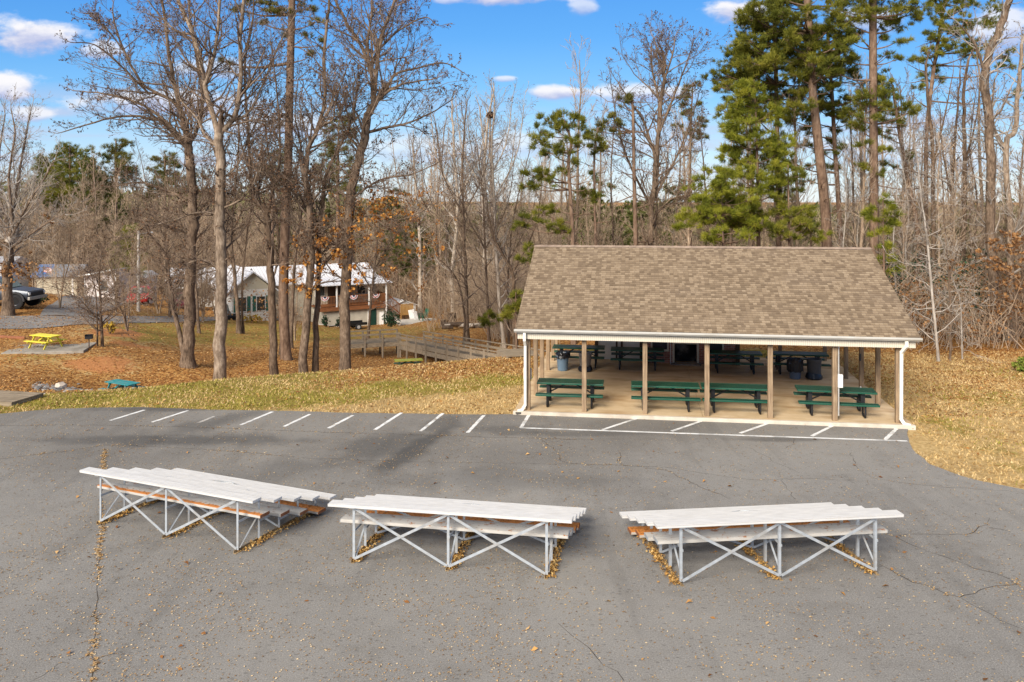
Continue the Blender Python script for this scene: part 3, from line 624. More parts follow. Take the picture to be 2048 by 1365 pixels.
# store closet with cream panels
cream = plain("cream_panel", (.74, .69, .58), .7, 0, .06, 2, dirt=(.45, .38, .28), dirt_amt=.3)
darkw = wood_mat("dark_brown_wood", (.07, .042, .026), (.13, .08, .05))
mb = MB(); mb.box(1.98, 3.72, 9.05, 9.88, SL, 2.42); cl = mb.build("storage_closet", cream, pv)
mb = MB(); mb.box(1.84, 1.975, 8.98, 9.12, SL, 2.42); mb.box(2.72, 2.80, 9.0, 9.046, SL, 2.42); mb.box(2.93, 3.02, 9.0, 9.046, SL, 2.42); mb.box(3.725, 3.95, 8.9, 9.12, SL, 2.42)
mb.build("closet_trim", darkw, pv, .005)
MB().box(2.80, 2.93, 9.02, 9.047, SL + .003, 2.417).build("closet_panel", cream, pv)
# brick fireplace wall with two serving windows
def brick_mat():
    m, t, b = new_mat("red_brick"); v = coords(t); mp = t.nodes.new('ShaderNodeMapping'); t.links.new(v, mp.inputs[0]); mp.inputs['Rotation'].default_value = (R(90), 0, 0)
    br = t.nodes.new('ShaderNodeTexBrick'); t.links.new(mp.outputs[0], br.inputs['Vector']); br.inputs['Scale'].default_value = 1; br.inputs['Brick Width'].default_value = .215; br.inputs['Row Height'].default_value = .075
    br.inputs['Mortar Size'].default_value = .007; br.inputs['Color1'].default_value = (.26, .075, .042, 1); br.inputs['Color2'].default_value = (.42, .15, .085, 1); br.inputs['Mortar'].default_value = (.42, .35, .28, 1)
    c = mixc(t, math_node(t, 'MULTIPLY', smooth(t, tex_noise(t, v, 1.3, 5), .45, .7), .5), br.outputs[0], (.08, .045, .035)); t.links.new(c, b.inputs['Base Color']); b.inputs['Roughness'].default_value = .9; bump(t, b, br.outputs[1], -.4, .01); return m
bk = brick_mat(); B0, B1, BF, BB = 4.0, 7.58, 8.45, 9.88
def wall_with_holes(u0, u1, z0, z1, y0, y1, holes):
    mb = MB(); cur = u0
    for (a, b_, c0, c1) in sorted(holes):
        mb.box(cur, a, y0, y1, z0, z1)
        if c0 > z0: mb.box(a, b_, y0, y1, z0, c0)
        if c1 < z1: mb.box(a, b_, y0, y1, c1, z1)
        cur = b_
    mb.box(cur, u1, y0, y1, z0, z1); return mb
mb = wall_with_holes(B0, B1, SL, 2.42, BF, BF + .16, [(4.22, 4.86, .66, 2.2), (5.14, 6.04, .15, .92), (6.42, 7.08, .66, 2.2)])
mb.box(B0, B0 + .12, BF + .16, BB, SL, 2.42); mb.box(B1 - .12, B1, BF + .16, BB, SL, 2.42); mb.box(B0 + .12, B1 - .12, BB - .12, BB, SL, 2.42)
fp = mb.build("fireplace_wall", bk, pv)
stone = plain("pale_stone_trim", (.58, .50, .37), .8, 0, .12, 6)
mb = MB(); mb.box(5.06, 5.138, BF - .03, BF + .05, SL + .05, 1.0); mb.box(6.042, 6.12, BF - .03, BF + .05, SL + .05, 1.0); mb.box(5.138, 6.042, BF - .03, BF + .05, .922, 1.0)
mb.build("fireplace_surround", stone, fp)
soot = plain("soot", (.022, .019, .017), .95, 0, .5, 5, dirt=(.28, .25, .22), dirt_amt=.6)
mb = MB(); mb.box(5.10, 6.08, BF + .62, BF + .66, .1, 1.4); mb.box(5.10, 5.137, BF + .165, BF + .62, .1, 1.4); mb.box(6.043, 6.08, BF + .165, BF + .62, .1, 1.4); mb.box(5.10, 6.08, BF + .165, BF + .62, 1.25, 1.29)
mb.build("firebox", soot, fp)
MB().box(4.98, 6.2, BF - .34, BF - .035, SL, .145).build("hearth", plain("sooty_hearth", (.27, .23, .19), .9, 0, .3, 4, dirt=(.06, .05, .045), dirt_amt=.8), fp, .012)
for a, b_ in ((4.22, 4.86), (6.42, 7.08)):
    mb = MB(); mb.box(a - .05, a + .02, BF - .025, BF + .05, 0.60, 2.26); mb.box(b_ - .02, b_ + .05, BF - .025, BF + .05, .60, 2.26); mb.box(a + .021, b_ - .021, BF - .035, BF + .05, .60, .675)
    w_ = mb.build("serving_window", stone, fp)
    MB().box(a + .01, b_ - .01, BF + .1, BF + .13, .64, 2.22).build("shutter", plain("dark_shutter", (.03, .026, .024), .5, 0, .3, 3), w_)
mb = MB(); mb.path([(4.98, BF - .1, SL), (4.98, BF - .1, 1.75)], .016); mb.path([(4.98, BF - .1, 1.75), (4.9, BF - .12, 1.86)], .018); mb.path([(4.98, BF - .1, 1.72), (5.08, BF - .14, 1.77)], .03)
mb.build("water_pipe", plain("white_pipe", (.72, .70, .64), .5), pv)
MB().box(7.6, 7.76, BF - .03, BF + .13, SL, 2.42).build("post", darkw, pv, .005)
# electrics
wbox = plain("white_box", (.76, .75, .72), .45, 0, .04, 3)
mb = MB(); mb.cyl((9.70, .01, .25), (9.70, .01, 2.42), .022); mb.build("conduit", plain("grey_conduit", (.52, .51, .49), .4, .3), pv)
MB().box(9.665, 9.815, -.06, .05, 1.12, 1.52).build("electric_box", wbox, pv, .012)
MB().box(11.35, 11.40, 4.1, 4.19, SL, .3).build("outlet_box", wbox, pv, .005)
MB().box(11.34, 11.39, 4.1, 4.2, 1.2, 1.45).build("outlet_box", plain("dark_box", (.05, .05, .05), .5), pv, .005)
MB().box(-.06, .21, .12, .15, 1.05, 1.42).build("notice_board", plain("beige_board", (.60, .54, .43), .7), pv, .006)
tag(MB().lathe([(0, 0), (.06, .01), (.075, .05), (.05, .1), (0, .11)], (0, 0, 0), 10).build("paper_ball", wbox, None, 0, True), "small white crumpled paper on the pavilion floor", "litter").location = (*pav(7.1, 4.2), SL)

# ------------------------------------------------------------------ green metal picnic tables
def mesh_metal(name, col):
    m, t, b = new_mat(name); vo = t.nodes.new('ShaderNodeTexVoronoi'); vo.inputs['Scale'].default_value = 30; t.links.new(coords(t, 'Object', (1, 2, 1)), vo.inputs['Vector'])
    c = ramp(t, vo.outputs['Distance'], [(.2, tuple(x * .35 for x in col)), (.5, col), (1, tuple(x * 1.3 for x in col))]); t.links.new(c, b.inputs['Base Color']); b.inputs['Roughness'].default_value = .42; bump(t, b, vo.outputs['Distance'], .5, .01); return m
green_m = mesh_metal("green_expanded_metal", (.006, .062, .038)); green_rim = plain("green_rim", (.008, .072, .043), .4, 0, .1); blackm = plain("black_steel", (.012, .012, .013), .45, 0, .2)
def metal_table():
    Lh = 1.09
    r_ = thing("metal_picnic_table", "x", "picnic table", (0, 0, 0), 0, "green picnic tables in the pavilion")
    def panel(name, y0, y1, z):
        mb = MB(); mb.box(-Lh + .03, Lh - .03, y0 + .02, y1 - .02, z - .018, z - .004); p = mb.build(name, green_m, r_)
        mb = MB(); mb.box(-Lh, Lh, y0, y0 + .035, z - .055, z); mb.box(-Lh, Lh, y1 - .035, y1, z - .055, z); mb.box(-Lh, -Lh + .035, y0 + .036, y1 - .036, z - .055, z); mb.box(Lh - .035, Lh, y0 + .036, y1 - .036, z - .055, z)
        for x in (-.75, 0, .75): mb.box(x - .02, x + .02, y0 + .036, y1 - .036, z - .05, z - .019)
        mb.build("rim", green_rim, p, .008)
    panel("tabletop", -.37, .37, .76); panel("bench", -.75, -.48, .455); panel("bench", .48, .75, .455)
    for x in (-.72, .72):
        mb = MB()
        for s in (-1, 1):
            mb.path([(x, s * .22, .70), (x, s * .22, .10), (x, s * .28, .04), (x, s * .46, .022), (x, s * .60, .04), (x, s * .64, .10), (x, s * .615, .40)], .028, 8)
            mb.box(x - .055, x + .055, s * .22 - .035, s * .22 + .035, .28, .70)
        mb.bar((x, -.7, .40), (x, .7, .40), .05, .04); mb.bar((x, -.34, .69), (x, .34, .69), .05, .04)
        mb.build("leg_frame", blackm, r_)
    mb = MB(); mb.bar((-.70, 0, .38), (-.12, 0, .69), .042); mb.bar((.70, 0, .38), (.12, 0, .69), .042); mb.build("brace", blackm, r_)
    return r_
TABS = [(1.41, .95, 0, 1.0, "green metal picnic table at the front left corner of the pavilion"), (4.49, .95, .006, 1.0, "left of the two green picnic tables set end to end"),
        (6.72, .98, -.004, .985, "right of the two green picnic tables set end to end"), (9.82, 1.0, -.06, 1.09, "green picnic table beside the post with the white electric box"),
        (1.25, 7.62, .01, .97, "green picnic table behind the two left bins"), (3.62, 7.4, .0, .97, "green picnic table before the cream closet doors"),
        (7.40, 7.2, -.02, .95, "green picnic table right of the brick fireplace"), (9.83, 7.35, -.02, 1.02, "green picnic table behind the two black bagged bins")]
base = metal_table()
for i, (u, v_, a, s, lab) in enumerate(TABS):
    o = base if i == 0 else copy_tree(base)
    o.location = (*pav(u, v_), SL); o.rotation_euler = (0, 0, PYAW + a); o.scale = (s, 1, 1); o['label'] = lab

# bins
def bin_(u, v_, label, col, bag, r0=.2, r1=.255, h=.69, base_dark=False, sag=False):
    g = thing("trash_can", label, "trash can", (*pav(u, v_), SL), 0, "bins under the pavilion")
    prof = [(0, .01), (r0 - .02, 0), (r0, .02), (r0 + (r1 - r0) * .8, h - .1), (r1 - .005, h - .09), (r1, h - .07), (r1, h), (r1 - .02, h), (r1 - .03, h - .1), (0, h - .2)]
    MB().lathe(prof, n=24).build("can", plain("bin_plastic", col, .5, 0, .1), g, 0, True)
    for a in (0.6, 3.74):
        mb = MB(); mb.bar((math.cos(a) * r1, math.sin(a) * r1, h - .12), (math.cos(a) * (r1 + .04), math.sin(a) * (r1 + .04), h - .12), .12, .03)
        mb.build("handle", plain("bin_handle", tuple(c * .8 for c in col), .5), g)
    if bag:
        rr = random.Random(int(u * 10)); mb = MB(); n = 26; m_ = 6; vs = []; fs = []
        for i in range(n):
            t = 2 * math.pi * i / n
            for k, (r, z) in enumerate([(r1 - .05, h - .12), (r1 - .02, h + .02), (r1 + .012, h + .035), (r1 + .03, h - .02), (r1 + .025, h - .10), (r1 + .03, h - .18 - (.25 if sag else 0))]):
                f = (k >= 3) * .018 + .006; vs.append(((r + rr.uniform(-f, f * 1.5)) * math.cos(t), (r + rr.uniform(-f, f * 1.5)) * math.sin(t), z + rr.uniform(-.03, .03) * (k > 0)))
        for i in range(n):
            j = (i + 1) % n; fs += [(i * m_ + k, j * m_ + k, j * m_ + k + 1, i * m_ + k + 1) for k in range(m_ - 1)]
        mb.add(vs, fs).build("bag", plain("black_bag", (.012, .012, .015), .3), g)
    if base_dark:
        rr = random.Random(5); mb = MB(); n = 24; vs = []; fs = []
        for i in range(n):
            t = 2 * math.pi * i / n
            for r, z in [(r0 + .05, 0), (r0 + .085, .05), (r0 + .07, .14), (r0 + .05, .20 + .05 * math.sin(t + u)), (r0 + .02, .22)]: vs.append(((r + rr.uniform(-.01, .01)) * math.cos(t), (r + rr.uniform(-.01, .01)) * math.sin(t), z))
        for i in range(n):
            j = (i + 1) % n; fs += [(i * 5 + k, j * 5 + k, j * 5 + k + 1, i * 5 + k + 1) for k in range(4)]
        mb.add(vs, fs).build("fallen_bag", plain("black_bag2", (.012, .012, .015), .3), g)
    return g
bin_(.69, 6.42, "blue grey trash can with a black liner nearest the left posts", (.13, .20, .27), True)
bin_(1.58, 6.40, "brown grey trash can standing in a slumped black bag at left", (.17, .15, .13), False, base_dark=True, h=.72)
bin_(9.52, 6.15, "blue grey trash can deep in a drooping black bag at right", (.10, .13, .17), True, sag=True, h=.72)
bin_(10.22, 6.2, "dark grey trash can with a bag slipped round its base at right", (.075, .075, .075), False, base_dark=True, r0=.23, r1=.28, h=.76)

# ------------------------------------------------------------------ bleachers
def plank_mat(name, base, stain=None, amt=0.0, edge=None):
    m, t, b = new_mat(name); v0 = coords(t); sx = t.nodes.new('ShaderNodeSeparateXYZ'); t.links.new(v0, sx.inputs[0]); oi = t.nodes.new('ShaderNodeObjectInfo')
    def shift(vec):
        a = t.nodes.new('ShaderNodeVectorMath'); t.links.new(vec, a.inputs[0]); cb = t.nodes.new('ShaderNodeCombineXYZ'); t.links.new(math_node(t, 'MULTIPLY', oi.outputs['Random'], 37.0), cb.inputs[0]); t.links.new(cb.outputs[0], a.inputs[1]); return a.outputs[0]
    v = shift(v0); n = tex_noise(t, shift(coords(t, 'Object', (.12, 1, 1))), 22, 5, .6); n2 = tex_noise(t, v, 5, 6, .7)
    c = ramp(t, n, [(.3, tuple(x * .84 for x in base)), (.7, tuple(min(1, x * 1.1) for x in base))])
    g = math_node(t, 'ABSOLUTE', math_node(t, 'SINE', math_node(t, 'MULTIPLY', sx.outputs[1], 52)))
    c = mixc(t, math_node(t, 'MULTIPLY', math_node(t, 'SUBTRACT', 1, smooth(t, g, .0, .35)), .55), c, tuple(x * .45 for x in base))
    c = mixc(t, math_node(t, 'MULTIPLY', smooth(t, tex_noise(t, v, 1.7, 6, .7), .52, .70), .22), c, tuple(x * y for x, y in zip(base, (.62, .57, .5))))
    if stain:
        if edge is not None:      # debris lying along the near edge of the plank
            f = math_node(t, 'ADD', math_node(t, 'MULTIPLY', math_node(t, 'SUBTRACT', edge, sx.outputs[1]), 9), math_node(t, 'MULTIPLY', math_node(t, 'SUBTRACT', n2, .5), 2.4))
            f = smooth(t, f, -.1, .25)
        else: f = smooth(t, n2, .62 - amt * .5, .70 - amt * .5)
        f = math_node(t, 'MULTIPLY', f, smooth(t, sx.outputs[2], -.013, -.010))
        c = mixc(t, f, c, mixc(t, tex_noise(t, v, 40, 4), stain, tuple(x * 1.7 for x in stain)))
        b.inputs['Roughness'].default_value = .7
    else: b.inputs['Roughness'].default_value = .5
    b.inputs['Metallic'].default_value = .15
    t.links.new(c, b.inputs['Base Color']); bump(t, b, g, .25, .006); return m
alu = plank_mat("weathered_aluminium", (.70, .685, .655)); foot_alu = plank_mat("grey_footboard", (.50, .475, .43), (.25, .09, .02), .12)
foot_rust = plank_mat("leaf_stained_footboard", (.45, .40, .34), (.40, .15, .03), 1.0); foot_half = plank_mat("half_stained_footboard", (.50, .475, .43), (.38, .14, .03), 1.0, -.03)
galv = plain("galvanised_steel", (.40, .43, .455), .45, .25, .16, 9, dirt=(.33, .27, .19), dirt_amt=.45); galv_low = plain("stained_rail", (.33, .23, .12), .8, .1, .25, 9, dirt=(.12, .075, .035), dirt_amt=.6)
rust_end = plain("rusty_end_cap", (.22, .085, .035), .8, 0, .3, 20)
DY = .62; LEN = 3.70
def bleacher(name, label, px_base, yaw, foots, seed):
    x0, y0 = gp(*px_base); b = thing(name, label, "bleacher", (x0, y0, 0), R(yaw), "aluminium bleachers on the asphalt")
    for k in range(5):
        mb = MB(); z = 1.11 - .185 * k; y = k * DY; mb.box(-.47, LEN + .47, -.122, .122, -.012, 0)
        mb.box(-.47, LEN + .47, -.125, -.112, -.05, -.0125); mb.box(-.47, LEN + .47, .112, .125, -.05, -.0125); mb.box(-.478, -.471, -.125, .125, -.05, .001); mb.box(LEN + .471, LEN + .478, -.125, .125, -.05, .001)
        mb.build("seat_plank", alu, b, .004, loc=(0, y, z))
    for k in range(4):
        z = .70 - .185 * k; y = k * DY + .36
        mb = MB(); mb.box(-.36, LEN + .36, -.135, .135, -.012, 0); mb.box(-.36, LEN + .36, -.138, -.125, -.06, -.0125); mb.box(-.36, LEN + .36, .125, .138, -.06, -.0125)
        fbd = mb.build("footboard", foots[k], b, .004, loc=(0, y, z))
        mb = MB(); mb.box(-.368, -.361, -.138, .138, -.06, .001); mb.box(LEN + .361, LEN + .368, -.138, .138, -.06, .001); mb.build("end_cap", rust_end if foots[k] is not foot_alu or seed == 0 else galv, fbd)
    for x in (0, LEN / 2, LEN):
        mb = MB()
        for k in range(5):
            h = 1.055 - .185 * k; mb.box(x - .024, x + .024, k * DY - .004, k * DY + .004, .05, h); mb.box(x - .024, x - .017, k * DY + .005, k * DY + .045, .05, h)
            mb.box(x - .05, x + .05, k * DY - .10, k * DY + .10, h - .02, h)
            if k < 4: mb.box(x + .026, x + .034, k * DY - .02, (k + 1) * DY + .02, .565 - .185 * k + .02, .565 - .185 * k + .065)
        mb.bar((x + .03, .02, .09), (x + .03, DY, .60), .035, .008); mb.bar((x + .03, DY * 2, .42), (x + .03, DY * 3, .08), .035, .008)
        fr = mb.build("end_frame", galv, b)
        mb = MB(); mb.box(x - .03, x + .03, -.08, 4 * DY + .12, .0, .008); mb.box(x - .03, x - .022, -.08, 4 * DY + .12, .0085, .06); mb.build("base_rail", galv_low, fr)
    hx = LEN / 2
    for x in (0, hx):
        for p, q in (((x + .02, -.012, 1.02), (x + hx - .02, -.012, .07)), ((x + .02, -.026, .07), (x + hx - .02, -.026, 1.02))):
            MB().bar(p, q, .010, .048).build("cross_brace", galv, b)
    for x in (0, hx):
        for p, q in (((x + .02, 2 * DY - .014, .70), (x + hx - .02, 2 * DY - .014, .08)), ((x + .02, 2 * DY - .028, .08), (x + hx - .02, 2 * DY - .028, .70))):
            MB().bar(p, q, .008, .04).build("cross_brace", galv, b)
    mb = MB(); mb.bar((0, DY + .02, .87), (hx, 3 * DY + .02, .54), .008, .04); mb.bar((LEN, DY + .03, .87), (hx, 3 * DY + .03, .54), .008, .04); mb.build("seat_brace", galv, b)
    # wind-blown leaf crumbs heaped along the base rails and on the footboards
    rr = np.random.default_rng(seed); c, s = math.cos(R(yaw)), math.sin(R(yaw)); P = []
    side = {0: .07, 1: .06, 2: -.10}[seed]
    for x in (0, LEN / 2, LEN):
        n_ = 1100 if seed else 700; yy = rr.uniform(-.05, 2.5, n_); lump = .5 + .5 * np.sin(yy * 5 + x * 3 + seed); k = rr.random(n_) < .25 + .75 * lump; yy = yy[k]
        xx = x + side + rr.normal(0, .055, len(yy)); zz = np.abs(rr.normal(0, .03, len(yy))); P.append(np.stack([xx, yy, zz], 1))
    P = np.concatenate(P); G = np.stack([x0 + P[:, 0] * c - P[:, 1] * s, y0 + P[:, 0] * s + P[:, 1] * c, P[:, 2] + .004], 1)
    tag(link("leaf_pile", leaf_mesh("leaf_pile", G, (.03, .075), rr, .6), litter_m), f"tan leaf crumbs heaped along the base rails of the {['left','middle','right'][seed]} bleacher", "leaf litter", kind='stuff')
    Q = []
    for k in range(4):
        if foots[k] is foot_rust: n_ = 700
        elif foots[k] is foot_half: n_ = 160
        else: n_ = 40
        xx = rr.uniform(-.34, LEN + .34, n_); yy = rr.uniform(-.125, .125 if foots[k] is not foot_half else .0, n_); Q.append(np.stack([xx, yy + k * DY + .36, np.full(n_, .703 - .185 * k)], 1))
    Q = np.concatenate(Q); G = np.stack([x0 + Q[:, 0] * c - Q[:, 1] * s, y0 + Q[:, 0] * s + Q[:, 1] * c, Q[:, 2]], 1)
    tag(link("needle_litter", leaf_mesh("needle_litter", G, (.02, .06), rr, .15, .25), straw_m), f"rusty pine straw lying on the footboards of the {['left','middle','right'][seed]} bleacher", "leaf litter", kind='stuff')
    return b
litter_m = leafy("rail_litter", [(0, (.26, .13, .035)), (.5, (.52, .29, .08)), (1, (.66, .46, .19))], trans=.05)
straw_m = leafy("pine_straw", [(0, (.17, .06, .015)), (.6, (.36, .14, .03)), (1, (.50, .26, .08))], trans=.05)
bleacher("bleacher", "leftmost bleacher, turned most, its near footboard half covered in rust brown straw", (201, 1047.5), -23.6, [foot_half, foot_alu, foot_alu, foot_rust], 0)
bleacher("bleacher", "middle bleacher of the three, showing clean grey rear footboards", (707.7, 1123.8), -10.5, [foot_alu, foot_alu, foot_rust, foot_rust], 1)
bleacher("bleacher", "rightmost bleacher, nearest the cracked asphalt, stained brown at its feet", (1362.3, 1169.2), 6.9, [foot_alu, foot_alu, foot_rust, foot_rust], 2)
# ------------------------------------------------------------------ wooden ramp in the hollow
old_wood = wood_mat("weathered_ramp_wood", (.16, .122, .08), (.37, .30, .215), 16, 0); old_wood_z = wood_mat("weathered_posts", (.15, .115, .08), (.31, .25, .18), 16, 2)
ramp_o = thing("access_ramp", "long weathered wooden ramp with rails crossing the leafy hollow", "ramp", (0, 0, 0))
A_ = Vector((xw(1006, 39.3), 39.3, -.70)); B_ = Vector((xw(800, 52), 52, -1.87)); C2 = Vector((xw(694, 51.2), 51.2, -1.9))
WD = 1.5
d = B_ - A_; dh = Vector((d.x, d.y, 0)).normalized(); far_ = Vector((-dh.y, dh.x, 0)); far_ = far_ if far_.y > 0 else -far_; near = -far_
def planks(p, q, n, name):
    mb = MB(); e = q - p
    for i in range(n): c = p + e * ((i + .5) / n); mb.bar(c + near * .03, c + far_ * (WD - .03), e.length / n * .94, .04)
    mb.build(name, old_wood, ramp_o)
planks(A_, B_, 84, "deck"); planks(A_ + Vector((.9, -1.0, .62)), A_, 8, "deck")
rr = random.Random(3)
def board(p, q, zt, w, h, off, name, m_=6):
    e = q - p
    for i in range(m_):
        j = rr.uniform(-.012, .012); a_, b_ = p + e * (i / m_ + .0015), p + e * ((i + 1) / m_ - .0015); MB().bar(a_ + off + Vector((0, 0, zt + j)), b_ + off + Vector((0, 0, zt + j + rr.uniform(-.01, .01))), w, h).build(name, old_wood, ramp_o)
board(A_, B_, -.30, .035, .25, near * .075, "side_board", 7); board(A_, B_, -.03, .035, .23, near * .075, "side_board", 7); board(A_, B_, .30, .035, .15, near * .075, "rail_board", 5)
board(A_, B_, .50, .12, .04, near * .06, "handrail", 4); board(A_, B_, .30, .035, .12, far_ * WD, "rail_board", 5); board(A_ + d * -.10, B_, .55, .12, .04, far_ * WD, "handrail", 4)
for i in range(10):
    c = A_ + d * (.02 + .98 * i / 9)
    for s_, e in ((near, .12), (far_, WD + .05)):
        p = c + s_ * e; g = tz(p.x, p.y); MB().box(p.x - .05, p.x + .05, p.y - .05, p.y + .05, min(g, p.z - .3) - .1, p.z + .47).build("ramp_post", old_wood_z, ramp_o)
d2 = C2 - B_; dh2 = Vector((d2.x, d2.y, 0)).normalized(); far2 = Vector((-dh2.y, dh2.x, 0)); far2 = far2 if far2.y > 0 else -far2; near2 = -far2
mb = MB(); n = 21
for i in range(n): c = B_ + d2 * ((i + .5) / n); mb.bar(c + near2 * .02, c + far2 * WD, d2.length / n * .94, .04)
mb.build("deck", old_wood, ramp_o)
MB().bar(B_ + near2 * .06 + Vector((0, 0, -.12)), C2 + near2 * .06 + Vector((0, 0, -.12)), .04, .2).build("side_board", old_wood, ramp_o)
for zt in (.28, .56):
    for o_ in (near2 * .06, far2 * WD): MB().bar(B_ + o_ + Vector((0, 0, zt)), C2 + o_ + Vector((0, 0, zt)), .05, .08).build("handrail", old_wood, ramp_o)
for i in range(4):
    c = B_ + d2 * (i / 3)
    for s_, e in ((near2, .12), (far2, WD + .04)):
        p = c + s_ * e; g = tz(p.x, p.y); MB().box(p.x - .05, p.x + .05, p.y - .05, p.y + .05, g - .1, p.z + .56).build("ramp_post", old_wood_z, ramp_o)
# landing board at the top
lx, ly = xw(1036, 37.9), 37.9
ld = thing("ramp_landing", "flat grey wooden landing at the top of the ramp beside the pavilion", "landing", (lx, ly, .0), R(18))
mb = MB()
for i in range(9): mb.box(-.75, .75, -.8 + i * .18, -.8 + i * .18 + .17, .02, .07)
mb.build("landing_board", old_wood, ld)
mb = MB(); mb.box(-.75, -.70, -.8, .8, -.25, .019); mb.box(.7, .75, -.8, .8, -.25, .019); mb.build("landing_frame", old_wood, ld)
# low wooden platform at the left edge of the lot
px_, py_ = xw(8, 29.2), 29.2
pf = thing("wooden_platform", "low weathered plank platform at the far left edge of the grass", "platform", (px_, py_, -.02), R(-12))
mb = MB()
for i in range(6): mb.box(-1.4, .95, -.7 + i * .24, -.7 + i * .24 + .23, .10, .14)
mb.build("platform_board", old_wood, pf, .004)
mb = MB(); mb.box(-1.38, .93, -.69, -.65, -.1, .098); mb.box(-1.38, .93, .70, .735, -.1, .098); mb.box(.89, .93, -.649, .699, -.1, .098); mb.build("platform_frame", old_wood, pf)

# ------------------------------------------------------------------ painted wooden picnic tables
def wood_table(label, loc, yaw, mat, top_mat=None, group=None):
    t_ = thing("wooden_picnic_table", label, "picnic table", loc, yaw); t_.scale = (.82, .82, .82); top_mat = top_mat or mat
    mb = MB()
    for i in range(5): mb.box(-.92, .92, -.37 + i * .15, -.37 + i * .15 + .143, .72, .76)
    mb.build("tabletop", top_mat, t_, .005)
    for y in (-.75, .49):
        mb = MB(); mb.box(-.92, .92, y, y + .128, .42, .46); mb.box(-.92, .92, y + .133, y + .26, .42, .46); mb.build("bench", mat, t_, .005)
    for x in (-.62, .62):
        mb = MB(); mb.bar((x, -.22, .715), (x, -.62, 0), .09, .04, (1, 0, 0)); mb.bar((x + .045, .22, .715), (x + .045, .62, 0), .09, .04, (1, 0, 0)); mb.box(x - .045, x - .005, -.73, .73, .33, .418); mb.box(x - .045, x - .005, -.34, .34, .64, .719)
        mb.build("leg_frame", mat, t_)
    mb = MB(); mb.bar((-.60, 0, .38), (-.08, 0, .70), .04, .08); mb.bar((.60, 0, .38), (.08, 0, .70), .04, .08); mb.build("brace", mat, t_)
    return t_
yel = plain("yellow_paint", (.72, .62, .055), .55, 0, .08, 4, dirt=(.5, .42, .08), dirt_amt=.3); teal = plain("worn_teal_paint", (.02, .215, .225), .6, 0, .25, 8, dirt=(.20, .27, .27), dirt_amt=.55)
gy = plain("yellow_green_paint", (.40, .40, .045), .6, 0, .15, 6, dirt=(.22, .25, .05), dirt_amt=.5); dgreen = plain("dark_green_paint", (.02, .10, .06), .6, 0, .2, 5)
yx, yy_ = xw(95, 42), 42.0; zpad = tz(yx, yy_) + .05
pad = thing("concrete_pad", "cracked concrete pad under the yellow picnic table", "concrete pad", (yx, yy_, zpad), R(12))
MB().box(-1.7, 1.95, -1.15, 1.3, -.3, 0).build("pad_slab", conc, pad, .02)
wood_table("bright yellow wooden picnic table on a concrete pad", (yx - .15, yy_ + .1, zpad), R(-22), yel)
x_, y_ = xw(245, 36.0), 36.0; wood_table("worn teal wooden picnic table half hidden behind the grass bank", (x_, y_, tz(x_, y_) + .02), R(-28), teal)
x_, y_ = xw(817, 46), 46.0; wood_table("picnic table with a yellow green top in the hollow below the ramp", (x_, y_, tz(x_, y_)), R(12), dgreen, gy)
# charcoal grill
x_, y_ = xw(178, 42.3), 42.3
gl = thing("charcoal_grill", "black pedestal charcoal grill beside the yellow picnic table", "grill", (x_, y_, tz(x_, y_)), R(15)); gl.scale = (.68, .68, .8)
MB().cyl((0, 0, -.1), (0, 0, .62), .04).build("pedestal", plain("brown_pole", (.10, .06, .04), .8), gl)
mb = MB(); mb.box(-.25, .25, -.2, .2, .62, .64); mb.box(-.25, -.235, -.2, .2, .641, .88); mb.box(.235, .25, -.2, .2, .641, .88); mb.box(-.234, .234, .185, .2, .641, .88); mb.box(-.234, .234, -.2, -.185, .641, .80); firebox_ = mb.build("grill_box", blackm, gl)
mb = MB()
for i in range(9): mb.bar((-.22 + i * .055, -.18, .83), (-.22 + i * .055, .18, .83), .012)
mb.build("grate", blackm, firebox_)
# riprap
rr = random.Random(4); rk = plain("grey_rock", (.20, .195, .19), .9, 0, .35, 5, bmp=.3, dirt=(.10, .085, .07), dirt_amt=.5)
mb = MB(); phi = (1 + 5 ** .5) / 2
ICO = [Vector(p).normalized() for p in [(-1, phi, 0), (1, phi, 0), (-1, -phi, 0), (1, -phi, 0), (0, -1, phi), (0, 1, phi), (0, -1, -phi), (0, 1, -phi), (phi, 0, -1), (phi, 0, 1), (-phi, 0, -1), (-phi, 0, 1)]]
ICF = [(0, 11, 5), (0, 5, 1), (0, 1, 7), (0, 7, 10), (0, 10, 11), (1, 5, 9), (5, 11, 4), (11, 10, 2), (10, 7, 6), (7, 1, 8), (3, 9, 4), (3, 4, 2), (3, 2, 6), (3, 6, 8), (3, 8, 9), (4, 9, 5), (2, 4, 11), (6, 2, 10), (8, 6, 7), (9, 8, 1)]
def stone_(mb, x, y, z, r):
    q = [Vector((p.x * rr.uniform(.7, 1.3), p.y * rr.uniform(.7, 1.3), p.z * rr.uniform(.45, .8))) * r for p in ICO]; mb.add([(x + p.x, y + p.y, z + p.z) for p in q], ICF)
for i in range(420):
    px = rr.uniform(66, 262) if rr.random() < .8 else rr.uniform(262, 330); Yr = 32.6 + (px - 66) / 196 * 1.6 + rr.gauss(0, 1.0); x = xw(px, Yr); stone_(mb, x, Yr, tz(x, Yr) + .01, rr.choice([.05, .06, .07, .09, .11, .15]) * rr.uniform(.7, 1.2))
tag(mb.build("riprap", leafy("grey_rocks", [(0, (.07, .065, .06)), (.5, (.21, .20, .19)), (.9, (.34, .32, .29)), (1, (.45, .38, .31))], trans=.0)), "loose grey stones lining the drainage swale at left", "rocks", kind='stuff')
mb = MB(); x, y = xw(122, 33.0), 33.0; stone_(mb, 0, 0, .1, .24); tag(mb.build("pale_boulder", plain("pale_stone", (.52, .44, .36), .9, 0, .15, 6), None, 0, False, (x, y, tz(x, y))), "pale pinkish boulder on the grey stones of the swale", "boulder")
